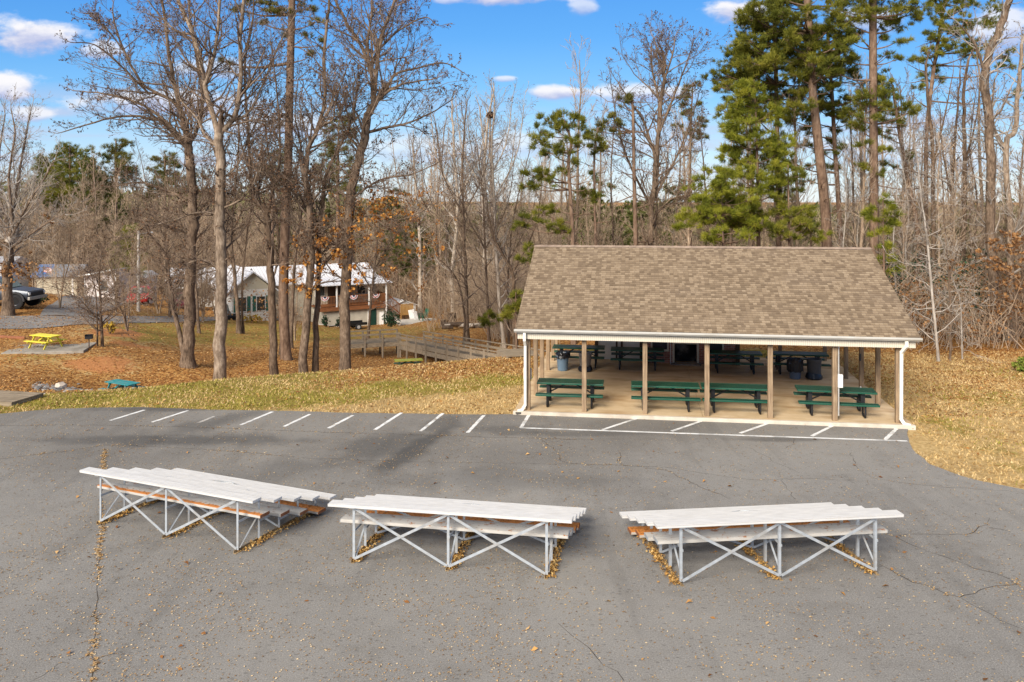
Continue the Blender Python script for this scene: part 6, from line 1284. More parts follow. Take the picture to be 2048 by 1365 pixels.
for i, (x0, x1, yt, Yd, lab) in enumerate([(1690, 1690, 300, 44, "slim white sapling in front of the thick leaning pine trunk"), (1718, 1738, 290, 45, "slim white sapling just left of the straight tallest pine"), (1790, 1796, 330, 43, "slim white sapling behind the young yellow green pine"), (1815, 1800, 300, 46, "slim white sapling right of the young yellow green pine"), (1660, 1652, 340, 46, "slim white sapling by the bushy pines left of the leaning trunk")]):
    stem_tree("pale_sapling", lab, "tree", Yd, [([(x0, 700), (x0 + 3, 600), (x0 - 4, 500), (x0 + 2, 420), (x1, yt)], 2.0, .8, dict(t0=.25, every=.3, ln=(.9, 2.2), end=.6))], dict(big, seed=0, gnarl=.24, up=.08, limbs=0, kids={0: 5, 1: 5, 2: 2, 3: 0}, rmin=.008), bk_birch, bk_birch, seed=130 + i, flare=1.1)

# ------------------------------------------------------------------ pines
NG = [(0, (.040, .050, .010)), (.35, (.115, .128, .016)), (.7, (.225, .215, .026)), (1, (.36, .31, .05))]
needle_m = leafy("pine_needles", NG, .6, .22, .9); needle_b = leafy("bright_pine_needles", [(0, (.06, .075, .009)), (.4, (.175, .195, .018)), (.8, (.33, .315, .032)), (1, (.46, .41, .06))], .6, .25, 1.1)
needle_o = leafy("olive_pine_needles", [(0, (.065, .066, .014)), (.5, (.15, .138, .027)), (1, (.26, .22, .055))], .65, .2, .8); needle_far = leafy("distant_pine_needles", [(0, (.045, .058, .014)), (.5, (.10, .115, .024)), (1, (.17, .17, .045))], .7, .2, .5)
def tufts(C, D, rng, per=13, ln=(.16, .27), w=.010):
    """needle tufts at centres C pointing along D"""
    n = len(C) * per; C = np.repeat(C, per, 0); D = np.repeat(D, per, 0); d = D + rng.normal(size=(n, 3)) * .62; d /= np.linalg.norm(d, axis=1, keepdims=True)
    l = rng.uniform(ln[0], ln[1], n)[:, None]; s = np.cross(d, rng.normal(size=(n, 3))); s /= np.linalg.norm(s, axis=1, keepdims=True); C = C + rng.normal(size=(n, 3)) * .03
    V = np.stack([C - s * w, C + s * w, C + d * l + s * w * .3, C + d * l - s * w * .3], 1).reshape(-1, 3); I = np.arange(n) * 4
    return V, np.stack([I, I + 1, I + 2, I + 3], 1)
def clump_pts(c, r, n, rng):
    """tuft centres and directions in a ragged flattened clump"""
    k = max(4, n // 7); sub = rng.normal(size=(k, 3)); sub /= np.linalg.norm(sub, axis=1, keepdims=True); sub *= rng.uniform(.25, 1.0, (k, 1)) ** .6
    p = sub[rng.integers(0, k, n)] + rng.normal(size=(n, 3)) * .17; D = p * .8 + np.array([0, 0, .55]); D /= np.linalg.norm(D, axis=1, keepdims=True)
    return c + p * np.array(r), D, c + sub * np.array(r)
def pine(name, label, Y0, trunk_px, r0, r1, clumps, seed, mat=None, dens=1.0, group=None, barkm=bk_pine, deadwood=.0, cat="pine tree", per=26, lnn=(.15, .28)):
    """clumps: (x, y, rx, ry in pixels, depth offset m)"""
    rng = random.Random(seed); nr = np.random.default_rng(seed); mat = mat or needle_m
    X0 = xw(trunk_px[0][0], Y0); Z0 = tz(X0, Y0); O = np.array((X0, Y0, Z0)); root = thing(name, label, cat, (X0, Y0, Z0), 0, group)
    tw = Wood(); cw = Wood(); pts = [at(x, y, Y0) for x, y in trunk_px]; pts[0] = (pts[0][0], pts[0][1], Z0 - .2); pts = smooth_line([tuple(np.array(p) - O) for p in pts], 5); n = len(pts)
    rad = [(r0 + (r1 - r0) * i / (n - 1)) * Y0 / F for i in range(n)]; rad[0] *= 1.35; tw.add(pts, rad, 10)
    A = np.array(pts); Vs = []; Fs = []; b = 0; CC = []; DD = []
    for (x, y, rx, ry, dy) in clumps:
        c = np.array(at(x, y, Y0 + dy)) - O; r = np.array([rx, (rx * .8 + ry * .4), ry]) * Y0 / F; nt_ = int(max(12, dens * 40 * (rx * ry) * (Y0 / F) ** 2 * 3.2 + 8))
        C_, D_, sub = clump_pts(c, r, nt_, nr); CC.append(C_); DD.append(D_)
        # bough from the trunk, below the clump, with twigs into it
        zt = c[2] - abs(rx) * Y0 / F * .35 - .25; i = int(np.argmin(np.abs(A[:, 2] - zt))); p0 = A[i]; mid = p0 + (c - p0) * .55 + np.array([0, 0, -.12 * np.linalg.norm(c - p0) * .6]); bl = smooth_line([tuple(p0), tuple(mid), tuple(c)], 3)
        rr_ = min(rad[i] * .5, .02 + .022 * np.linalg.norm(c - p0)); cw.add(bl, [rr_ * (1 - .75 * k / (len(bl) - 1)) for k in range(len(bl))], 5)
        for q in sub[: max(4, len(sub) // 2)]:
            m_ = c + (q - c) * .5 + nr.normal(size=3) * .06; cw.add([bl[-2], tuple(m_), tuple(q)], [rr_ * .35, rr_ * .25, .006], 3)
    if CC:
        V, Fq = tufts(np.concatenate(CC), np.concatenate(DD), nr, per, lnn); 
    if deadwood:
        tr = dict(cfg=dict(limbs=0, kids={0: 5, 1: 4, 2: 2, 3: 0}, levels=2, ratio=.45, gnarl=.2, up=.0, rmin=.006), trunk=tw, crown=cw, tips=[])
        i0, i1 = int(n * .3), int(n * .9); i = i0
        while i < i1:
            d = vnorm((rng.gauss(0, 1), rng.gauss(0, 1), rng.uniform(-.25, .35))); grow(tr, pts[i], d, rng.uniform(.8, 2.2) * deadwood, min(.035, rad[i] * .4), 1, rng); i += 1
    link("trunk", tw.mesh("trunk"), barkm, root); cr = link("branches", cw.mesh("branches"), barkm, root)
    if CC: link("crown", mesh_np("crown", V, [Fq]), mat, root)
    return root
def auto_clumps(cx, y0, y1, w0, w1, n, seed, ry=.42, dy=.6):
    """clumps along a trunk between heights y0 (top) and y1, half width w0 at the top to w1 lower"""
    rng = random.Random(seed); out = []
    for i in range(n):
        t = (i + rng.random()) / n; w = w0 + (w1 - w0) * t; x = cx + rng.uniform(-1, 1) * w; rx = rng.uniform(.2, .36) * w + 6; out.append((x, y0 + (y1 - y0) * t, rx, rx * ry * rng.uniform(.8, 1.3), rng.uniform(-1, 1) * dy * w * .03))
    return out
pine("umbrella_pine", "open crowned pine above the left end of the roof", 42.5, [(1147, 705), (1146, 560), (1145, 465), (1140, 380), (1137, 325), (1142, 285), (1130, 245)], 5.5, 2, [
    (1085, 285, 30, 18, 0), (1110, 258, 30, 16, .4), (1140, 246, 26, 14, -.3), (1158, 270, 26, 14, .3), (1100, 305, 26, 12, -.5), (1135, 290, 34, 15, -.4), (1075, 262, 16, 14, .2), (1170, 292, 16, 9, .5), (1128, 232, 18, 10, 0), (1092, 240, 20, 10, .4), (1155, 240, 14, 12, .4),
    (1062, 350, 22, 10, .2), (1090, 345, 26, 10, -.3), (1075, 368, 22, 9, .3), (1120, 340, 22, 9, .3), (1150, 325, 16, 8, -.3), (1050, 372, 10, 6, 0), (1104, 362, 18, 8, -.6), (1060, 440, 30, 10, -.2), (1040, 452, 14, 7, .2), (1085, 425, 28, 7, .3), (1110, 416, 18, 6, 0), (1100, 450, 24, 10, -.4), (1122, 464, 18, 9, -.3)], 201, needle_m, 1.15, deadwood=.6)
pine("thin_pine", "slim pine with small green tufts right of the umbrella pine", 44, [(1197, 705), (1194, 560), (1191, 465), (1189, 380), (1189, 305), (1196, 255)], 4, 1.5, [(1195, 286, 18, 9, .2), (1180, 272, 12, 7, -.2), (1206, 296, 14, 7, .3), (1187, 305, 10, 7, 0), (1180, 388, 20, 9, .2), (1195, 395, 14, 8, -.2), (1172, 382, 10, 6, .3), (1192, 350, 12, 6, .3)], 202, needle_m, 1.1, deadwood=.7)
pine("thin_pine", "half bare dark pine with wide dead boughs, tufts only on its left top", 45, [(1273, 705), (1272, 560), (1271, 465), (1268, 340), (1266, 225), (1262, 190)], 6, 2, [(1245, 204, 22, 8, .2), (1222, 238, 24, 8, -.2), (1200, 248, 18, 8, .3), (1235, 252, 16, 7, .3), (1258, 200, 12, 7, 0), (1196, 262, 10, 5, 0), (1228, 266, 12, 6, -.4), (1210, 300, 12, 5, .2)], 203, needle_o, 1.0, deadwood=1.5)
pine("thin_pine", "brownish thin topped pine between the fan crown and the green pines", 58, [(1383, 700), (1381, 520), (1380, 360), (1382, 250), (1386, 165)], 4, 1.2, auto_clumps(1385, 165, 280, 14, 34, 18, 5), 204, needle_o, .8, deadwood=.8)
pine("bushy_pine", "bushy bright green pine at the left of the pine cluster", 43, [(1519, 705), (1518, 560), (1516, 430), (1514, 300), (1508, 160)], 5.5, 1.5, auto_clumps(1505, 165, 330, 24, 76, 50, 7, .55, 1.0) + auto_clumps(1495, 330, 450, 66, 84, 28, 8, .4, .9), 205, needle_b, 1.0)
pine("tall_pine", "tall dense pine left of the leaning thick trunk, its top out of sight", 47, [(1560, 700), (1558, 540), (1556, 380), (1553, 200), (1550, 60), (1548, -80)], 6.5, 3, auto_clumps(1560, -40, 170, 60, 105, 46, 9, .42, 1.0) + auto_clumps(1530, 60, 240, 60, 100, 32, 10, .4, .9) + [(1430, 158, 18, 12, 0), (1450, 150, 24, 14, .4), (1470, 110, 30, 16, .2), (1490, 80, 30, 16, 0), (1500, 40, 24, 14, .2), (1560, 205, 36, 16, -.4), (1600, 190, 30, 14, .4), (1530, 50, 30, 18, .3), (1440, 168, 16, 8, 0)], 206, needle_m, 1.1)
pine("tall_pine", "thick leaning pine trunk in the middle of the pine cluster", 45, [(1660, 705), (1656, 560), (1651, 430), (1638, 300), (1626, 190), (1620, 90), (1612, -40)], 11, 7, auto_clumps(1618, -40, 150, 72, 88, 36, 11, .4, 1.0) + [(1650, 130, 30, 14, .4), (1590, 150, 30, 15, -.3), (1605, 185, 26, 12, .3), (1668, 180, 26, 12, 0), (1585, 240, 22, 10, .3), (1620, 120, 36, 18, -.6), (1660, 100, 34, 16, -.4), (1688, 70, 30, 16, .4), (1575, 110, 30, 16, .4)], 207, needle_m, 1.15, deadwood=.9)
pine("tall_pine", "mid sized pine trunk just right of the thick leaning one", 48, [(1690, 705), (1684, 560), (1678, 420), (1670, 300), (1664, 190), (1655, 60)], 6, 3, auto_clumps(1672, 60, 240, 42, 56, 30, 12, .45) + [(1690, 215, 34, 12, .3), (1650, 215, 24, 12, -.2), (1710, 200, 26, 10, 0), (1680, 260, 22, 8, .4), (1620, 265, 26, 10, .4), (1605, 290, 24, 10, -.3), (1640, 300, 22, 9, .3), (1700, 245, 26, 9, .3), (1665, 235, 26, 9, -.4), (1655, 285, 22, 8, .5), (1690, 300, 24, 8, -.3), (1630, 330, 24, 9, .3), (1675, 335, 22, 8, .4), (1615, 360, 22, 9, -.3), (1590, 330, 22, 9, .4)], 208, needle_m, 1.1, deadwood=.7)
pine("tall_pine", "straightest and tallest pine, its bare trunk rising past the roof ridge", 44, [(1748, 705), (1748, 560), (1748, 400), (1747, 250), (1746, 100), (1746, -60)], 9.5, 7, [
    (1720, 12, 44, 18, .3), (1785, 18, 50, 16, -.3), (1820, 30, 34, 14, .3), (1690, 40, 34, 15, .5), (1760, 50, 34, 12, .5), (1840, 12, 24, 12, -.4), (1800, 50, 30, 10, .6), (1715, 66, 24, 10, -.4), (1730, -10, 50, 20, 0), (1770, 0, 40, 18, 0), (1660, 20, 30, 18, 0),
    (1740, 190, 34, 11, -.4), (1775, 195, 34, 12, -.3), (1800, 215, 30, 9, .3), (1820, 224, 18, 6, -.2), (1725, 205, 26, 10, .3), (1765, 180, 24, 9, .4), (1735, 235, 24, 8, -.5), (1715, 250, 20, 8, .3), (1780, 240, 22, 8, .4), (1760, 210, 30, 10, -.8), (1735, 30, 40, 12, -.6), (1762, 75, 22, 8, .3), (1700, 85, 26, 9, .4), (1800, 80, 22, 8, -.3), (1690, 120, 26, 10, .5), (1680, 150, 24, 9, -.3), (1740, 262, 26, 9, .4), (1770, 305, 22, 8, -.4), (1722, 330, 22, 8, .3), (1752, 345, 20, 7, -.3), (1700, 225, 22, 9, .5), (1790, 120, 14, 5, 0), (1775, 112, 12, 5, .2), (1755, 300, 20, 8, .4), (1728, 290, 18, 7, -.4), (1765, 165, 18, 9, -.2)], 209, needle_m, 1.1, deadwood=1.1)
pine("tall_pine", "dark slanting pine trunk right of the straight tallest pine", 48, [(1845, 700), (1840, 520), (1832, 440), (1812, 340), (1797, 255), (1785, 170)], 6, 2.5, [(1790, 225, 30, 10, .3), (1760, 170, 22, 12, .4), (1800, 250, 20, 8, 0), (1775, 150, 22, 12, 0), (1810, 228, 18, 7, .4), (1770, 270, 16, 8, .3), (1820, 310, 14, 7, .2), (1780, 330, 18, 8, -.2), (1785, 195, 22, 10, .2)], 210, needle_m, 1.0, deadwood=1.0)
pine("tall_pine", "dark green pine at the top right, seen through pale branches", 55, [(1852, 700), (1853, 500), (1852, 300), (1862, 180), (1880, 60), (1900, -60)], 4.5, 3, auto_clumps(1900, -20, 110, 44, 50, 28, 13, .5) + [(1842, 122, 24, 9, 0), (1825, 118, 14, 6, .3), (1862, 135, 20, 8, .3), (1838, 172, 20, 8, -.3), (1870, 160, 22, 8, .3), (1850, 150, 16, 7, 0), (1980, 30, 30, 30, .5), (2030, 130, 24, 12, 0), (2040, 190, 20, 12, 0), (2020, 110, 20, 10, .4), (1960, 90, 30, 16, .3), (1935, 110, 30, 12, -.3)], 211, needle_m, 1.0, deadwood=.7)
pine("young_pine", "bright yellow green young pine rising beside the roof ridge", 39, [(1768, 710), (1768, 560), (1767, 480), (1766, 400)], 3, 1, [(1766, 402, 20, 12, 0), (1750, 425, 22, 10, .2), (1785, 430, 24, 9, -.1), (1766, 420, 22, 12, -.2), (1745, 440, 14, 8, 0), (1795, 442, 14, 7, .2), (1768, 450, 24, 12, .1), (1758, 468, 18, 9, .2), (1782, 462, 16, 8, -.2), (1766, 500, 26, 12, 0), (1775, 530, 26, 14, .3)], 212, needle_b, 1.3, per=16)
pine("low_pine", "low spreading green pine peeking over the roof ridge at its middle", 41, [(1450, 705), (1448, 560), (1446, 470), (1442, 370)], 4, 1.2, auto_clumps(1440, 345, 480, 44, 92, 44, 14, .3, .6) + [(1380, 445, 30, 8, 0), (1400, 425, 26, 8, .3), (1360, 455, 20, 7, 0)], 213, needle_b, .75, deadwood=.6)
pine("low_pine", "dark green small pine behind the roof ridge right of the bushy pine", 42, [(1580, 705), (1579, 560), (1578, 460), (1576, 330)], 4, 1.2, auto_clumps(1575, 335, 475, 26, 50, 26, 15, .4, .8), 214, needle_m, .95)
pine("low_pine", "pine branches over the roof ridge below the thick leaning trunk", 43, [(1620, 705), (1620, 560), (1622, 480), (1622, 420)], 3, 1, auto_clumps(1615, 425, 480, 26, 36, 8, 16, .35), 215, needle_b, .8)
pine("small_pine", "small green pine tucked against the left edge of the pavilion roof", 40, [(1034, 705), (1032, 660), (1030, 620), (1032, 585)], 2.4, .8, [(1028, 600, 18, 10, 0), (1022, 615, 18, 9, .2), (1040, 612, 16, 10, .1), (1030, 628, 22, 9, -.2), (1014, 632, 10, 6, 0), (1036, 590, 10, 7, 0)], 216, needle_m, 1.4)
pine("small_pine", "small green pine beside the ramp, left of the one at the roof", 46, [(977, 692), (976, 660), (976, 640), (978, 622)], 2.4, .8, [(980, 632, 16, 8, 0), (970, 640, 12, 7, .2), (992, 640, 14, 8, .1), (978, 648, 10, 6, -.2), (1000, 632, 10, 6, .2)], 217, needle_m, 1.4)
pine("low_pine", "pine boughs sticking out left of the roof ridge", 40.5, [(1068, 705), (1068, 620), (1066, 540), (1070, 500)], 2.6, 1, [(1058, 518, 14, 7, 0), (1045, 520, 9, 5, 0), (1072, 508, 14, 7, .2), (1060, 495, 10, 5, .2)], 218, needle_m, 1.2)
pine("straight_pine", "straight brown pine trunk right of the crooked tree, brownish top out of sight", 45, [(573, 725), (567, 610), (570, 470), (576, 330), (580, 160), (584, 0), (586, -120)], 10.5, 6, [(560, 30, 26, 10, 0), (600, 20, 30, 10, .3), (630, 44, 20, 8, -.3), (540, 15, 24, 12, .4), (500, 5, 26, 12, 0), (575, 60, 20, 8, .4), (615, 70, 14, 7, 0), (480, 20, 18, 9, .3), (640, 90, 12, 8, 0), (590, -10, 60, 14, 0), (450, 125, 14, 8, .5), (520, 45, 16, 8, -.4), (625, 110, 10, 7, .2), (560, 10, 30, 9, -.8)], 219, needle_o, .9, deadwood=1.1)
pine("broad_pine", "broad olive pine behind the bare trees, left of the open sky", 84, [(676, 640), (676, 480), (676, 330), (678, 240)], 5, 1.5, auto_clumps(676, 232, 390, 26, 44, 44, 20, .6, 1.0), 220, needle_o, .7, per=16, lnn=(.25, .4))
pine("broad_pine", "smaller olive pine top behind the straight pine trunk", 88, [(545, 640), (545, 480), (546, 380), (546, 310)], 4, 1.2, auto_clumps(548, 305, 380, 22, 32, 22, 21, .6), 221, needle_o, .7, per=16, lnn=(.25, .4))
for i, (cx, yt, yb, w0, w1, Yd, m_, lab) in enumerate([(140, 290, 400, 30, 56, 100, needle_m, "dark green rounded pine on the far left skyline"), (95, 315, 410, 20, 40, 104, needle_m, "darker lower pine at the left of the far skyline pines"), (190, 320, 410, 20, 40, 102, needle_o, "dull green pine between the two far skyline crowns"), (232, 282, 380, 22, 44, 106, needle_o, "olive rounded pine on the far left skyline, right of the dark one"), (330, 310, 400, 20, 40, 108, needle_o, "brownish olive pine behind the sweeping limbs"), (255, 455, 545, 12, 34, 76, needle_m, "dark green cedar beside the utility pole")]):
    pine("broad_pine" if i < 5 else "cedar_tree", lab, Yd, [(cx, 620), (cx, 520), (cx, yb - 40), (cx, yt)], 4.5, 1.4, auto_clumps(cx, yt, yb, w0, w1, 34, 30 + i, .6, 1.0), 230 + i, m_, .75, per=16, lnn=(.25, .4), cat="pine tree" if i < 5 else "cedar tree")

# ------------------------------------------------------------------ shrubs
def shrub(name, label, loc, r, h, n, mat, seed, stems=18, bm_=bk_dark, leaf=(.06, .12)):
    rng = random.Random(seed); nr = np.random.default_rng(seed); root = thing(name, label, "shrub", loc); w = Wood()
    for i in range(stems):
        d = vnorm((rng.gauss(0, .5), rng.gauss(0, .5), 1)); tip = (d[0] * r * 1.3, d[1] * r * 1.3, h * rng.uniform(.6, 1)); w.add([(0, 0, -.05), (tip[0] * .4, tip[1] * .4, tip[2] * .55), tip], [.018, .012, .005], 4)
    link("stems", w.mesh("stems"), bm_, root)
    if n:
        k = max(6, n // 12); c = nr.normal(size=(k, 3)); c /= np.linalg.norm(c, axis=1, keepdims=True); c = c * nr.uniform(.4, 1, (k, 1)) * np.array([r, r, h * .5]) + np.array([0, 0, h * .52]); specks("leaves", c[nr.integers(0, k, n)] + nr.normal(size=(n, 3)) * .10 * np.array([r, r, r]), leaf, nr, mat, root, 1.6)
    return root
ev = leafy("evergreen_leaves", [(0, (.008, .022, .012)), (.6, (.025, .06, .03)), (1, (.06, .11, .05))], trans=.1); gold = leafy("golden_leaves", [(0, (.30, .18, .02)), (1, (.62, .44, .07))], trans=.3)
for px, Y, r, h, n, m_, lab in [(783, 70.6, .75, 1.35, 1500, ev, "dark round evergreen bush at the foot of the porch stairs"), (652, 70.6, .35, 1.0, 400, ev, "slim evergreen bush left of the foundation wall"), (680, 71.0, .38, 1.0, 450, ev, "evergreen bush by the foundation, behind the leaning big trunk"), (505, 67.0, .8, .6, 500, gold, "golden yellow shrub below the white wing"), (220, 46.5, .35, .7, 300, gold, "small yellowish shrub by the bare clay patch"), (80, 57, .5, .8, 350, ev, "low evergreen bush behind the pickup truck")]:
    shrub("garden_bush", lab, ground_at(px, Y), r, h, n, m_, int(px))
shrub("yellow_shrub", "yellow green young pine seedling at the far right edge of the grass", ground_at(2050, 34.0), .45, .55, 500, leafy("seedling", [(0, (.10, .15, .02)), (1, (.30, .33, .06))], trans=.2), 77)

# ------------------------------------------------------------------ the woods behind
def proto_bare(seed, h, kids=46):
    rng = random.Random(seed); tr = dict(cfg=dict(limbs=0, kids={0: 5, 1: 5, 2: 3, 3: 0}, levels=3, ratio=.48, gnarl=.17, up=.14, rmin=.010, ang=(.35, .8), seed=.0), trunk=Wood(), crown=Wood(), tips=[]); lean = (rng.gauss(0, .03), rng.gauss(0, .03)); n = 9; pts = []; p = [0, 0, -.3]
    for i in range(n + 1): pts.append(tuple(p)); p = [p[0] + lean[0] * h / n + rng.gauss(0, .09), p[1] + lean[1] * h / n + rng.gauss(0, .09), p[2] + h / n]
    r0 = .0075 * h + .02; rad = [r0 * (1 - .86 * i / n) + .01 for i in range(n + 1)]; rad[0] *= 1.4; tr['trunk'].add(pts, rad, 7)
    for k in range(kids):
        t = .26 + .74 * (k + rng.random()) / kids; q = t * n; i = min(int(q), n - 1); f = q - i; b = tuple(pts[i][m] + (pts[i + 1][m] - pts[i][m]) * f for m in range(3)); a = rng.uniform(0, 6.28); e = rng.uniform(.35, 1.1)
        grow(tr, b, vnorm((math.cos(a), math.sin(a), e + t)), h * .17 * rng.uniform(.6, 1.3) * (1.25 - .75 * t), .028 * (1.3 - t), 1, rng)
    return tr['trunk'].mesh("trunk"), tr['crown'].mesh("crown")
PB = [proto_bare(300 + i, hh) for i, hh in enumerate((15, 17, 19, 16, 18, 14))]
def proto_bushy(seed, h):
    rng = random.Random(seed); tr = dict(cfg=dict(limbs=0, kids={0: 5, 1: 7, 2: 5, 3: 0}, levels=3, ratio=.5, gnarl=.2, up=.1, rmin=.009, ang=(.4, .95), seed=0), trunk=Wood(), crown=Wood(), tips=[])
    for s_ in range(3):
        d = (rng.gauss(0, .22), rng.gauss(0, .22), 1); n = 6; hh = h * rng.uniform(.75, 1); pts = [(d[0] * hh * i / n + rng.gauss(0, .06) * i, d[1] * hh * i / n + rng.gauss(0, .06) * i, hh * i / n - .2) for i in range(n + 1)]; rad = [.0075 * h * (1 - .85 * i / n) + .008 for i in range(n + 1)]; tr['trunk'].add(pts, rad, 6)
        for k in range(24):
            t = .12 + .88 * (k + rng.random()) / 24; q = t * n; i = min(int(q), n - 1); f = q - i; b = tuple(pts[i][m] + (pts[i + 1][m] - pts[i][m]) * f for m in range(3)); a = rng.uniform(0, 6.28)
            grow(tr, b, vnorm((math.cos(a), math.sin(a), rng.uniform(.2, 1.0))), h * .24 * rng.uniform(.6, 1.3) * (1.15 - .6 * t), .022 * (1.3 - t), 1, rng)
    return tr['trunk'].mesh("trunk"), tr['crown'].mesh("crown")
PU = [proto_bushy(350 + i, hh) for i, hh in enumerate((8, 10, 9))]
for a, b_ in PU: a.materials.append(bk_wood); b_.materials.append(tw_wood)
for a, b_ in PB: a.materials.append(bk_wood); b_.materials.append(tw_wood)
def proto_pine(seed, h):
    rng = random.Random(seed); nr = np.random.default_rng(seed); tw = Wood(); cw = Wood(); n = 8; pts = [(rng.gauss(0, .06) * i * .4, rng.gauss(0, .06) * i * .4, h * i / n - .2) for i in range(n + 1)]; tw.add(pts, [.012 * h * (1 - .8 * i / n) + .02 for i in range(n + 1)], 8); CC = []; DD = []
    for k in range(30):
        t = .42 + .58 * (k + rng.random()) / 30; z = h * t; a = rng.uniform(0, 6.28); l = h * .17 * (1.25 - t) * rng.uniform(.5, 1.2) + .4; c = np.array([math.cos(a) * l, math.sin(a) * l, z + l * .2]); cw.add([(0, 0, z - .3), tuple(c * np.array([.5, .5, 1]) - np.array([0, 0, .15])), tuple(c)], [.05, .035, .015], 4)
        C_, D_, sub = clump_pts(c, np.array([.85, .85, .38]) * h / 16, 20, nr); CC.append(C_); DD.append(D_)
    V, Fq = tufts(np.concatenate(CC), np.concatenate(DD), nr, 11, (.28, .45), .035); return tw.mesh("trunk"), cw.mesh("branches"), mesh_np("crown", V, [Fq])
PP = [proto_pine(400 + i, hh) for i, hh in enumerate((15, 18, 13))]
for a, b_, c_ in PP: a.materials.append(bk_pine); b_.materials.append(bk_pine); c_.materials.append(needle_far)
rng = random.Random(77); placed = []
def free(X, Y):
    for (x0, x1, y0, y1) in [(-27, -5, 66, 84.5), (-34, -20, 78, 92), (-52, -26, 49, 60), (-50, -30, 71, 92), (-32, -18, 48, 74)]:
        if x0 < X < x1 and y0 < Y < y1: return False
    return True
def scatter(n, px0, px1, Y0, Y1, label, group, kind='bare', smin=.8, smax=1.15, sep=1.6, bias=1.0):
    cnt = 0; tries = 0
    while cnt < n and tries < n * 60:
        tries += 1; Y = Y0 + (Y1 - Y0) * rng.random() ** bias; px = rng.uniform(px0, px1); X = xw(px, Y)
        if not free(X, Y) or any((X - a) ** 2 + (Y - b_) ** 2 < sep ** 2 for a, b_ in placed): continue
        placed.append((X, Y)); cnt += 1; s = rng.uniform(smin, smax); root = thing({'bare': "bare_tree", 'bushy': "understory_tree", 'pine': "woodland_pine"}[kind], label, "pine tree" if kind == 'pine' else "tree", (X, Y, tz(X, Y)), rng.uniform(0, 6.28), group); root.scale = (s, s, s * rng.uniform(.92, 1.1))
        for me in rng.choice({'bare': PB, 'bushy': PU, 'pine': PP}[kind]): link(me.name.split('.')[0], me, None, root)
scatter(62, -60, 780, 84, 120, "bare grey brown tree in the woods behind the houses", "bare trees behind the houses", smin=.62, smax=.86)
scatter(36, 760, 1120, 74, 125, "slender bare tree in the woods beyond the ramp", "bare trees beyond the ramp", smin=.8, smax=1.08)
scatter(48, 1080, 2120, 45, 110, "bare tree in the woods behind the pavilion", "bare trees behind the pavilion", smin=.7, smax=1.05, bias=1.3)
scatter(18, 1720, 2120, 41, 60, "bare tree at the edge of the right hand woods", "bare trees at the right woods edge", smin=.5, smax=.85)
scatter(24, 540, 900, 86, 125, "olive green pine among the bare trees behind the porch house", "pines behind the porch house", 'pine', .45, .75)
scatter(12, 1000, 1500, 62, 120, "green pine among the bare trees behind the pavilion", "pines behind the pavilion", 'pine', .5, .8)
scatter(14, 1700, 2120, 50, 90, "dark green pine low in the right hand woods", "pines in the right woods", 'pine', .35, .6)
scatter(10, -60, 420, 96, 122, "green pine among the bare trees behind the white cabin", "pines behind the cabin", 'pine', .55, .85)
scatter(78, -60, 800, 76, 112, "low many stemmed bare tree in the brown woods behind the houses", "many stemmed trees behind the houses", 'bushy', .8, 1.25)
scatter(16, 780, 1090, 66, 105, "low many stemmed bare tree in the woods beyond the ramp", "many stemmed trees beyond the ramp", 'bushy', .8, 1.2)
scatter(46, 1080, 2130, 43, 85, "low many stemmed bare tree in the woods behind the pavilion", "many stemmed trees behind the pavilion", 'bushy', .5, .95)
scatter(22, -700, -70, 70, 110, "bare tree in the woods past the left edge of the yard", "bare trees past the left yard", smin=.6, smax=.9)
scatter(22, 2130, 2800, 40, 80, "bare tree in the woods past the right edge of the grass", "bare trees past the right grass", smin=.7, smax=1.0)
for i, (px, Y, k_, s_, lab) in enumerate([(120, 56, 1, .62, "bushy bare sapling between the pickup truck and the back road"), (172, 60, 0, .6, "bare brown sapling in front of the white cabin"), (232, 58, 2, .7, "bushy bare tree in front of the pale trailer home"), (318, 63, 1, .72, "bushy brown tree right of the red car"), (352, 60, 0, .8, "bushy bare tree across the road from the maroon car"),
        (405, 62, 2, .75, "bushy bare tree between the thick pale trunk and the white house"), (432, 66, 1, .7, "bushy bare tree in front of the black car"), (590, 56, 2, .6, "bushy bare tree before the blank wall of the porch house"), (70, 62, 2, .7, "bushy bare tree beside the yard flag"), (255, 48, 1, .6, "low bare bush beside the bare clay patch")]):
    x, y, z = ground_at(px, Y); root = thing("understory_tree", lab, "tree", (x, y, z), i * 1.3); root.scale = (s_, s_, s_ * 1.1)
    for me in PU[k_]: link(me.name.split('.')[0], me, None, root)
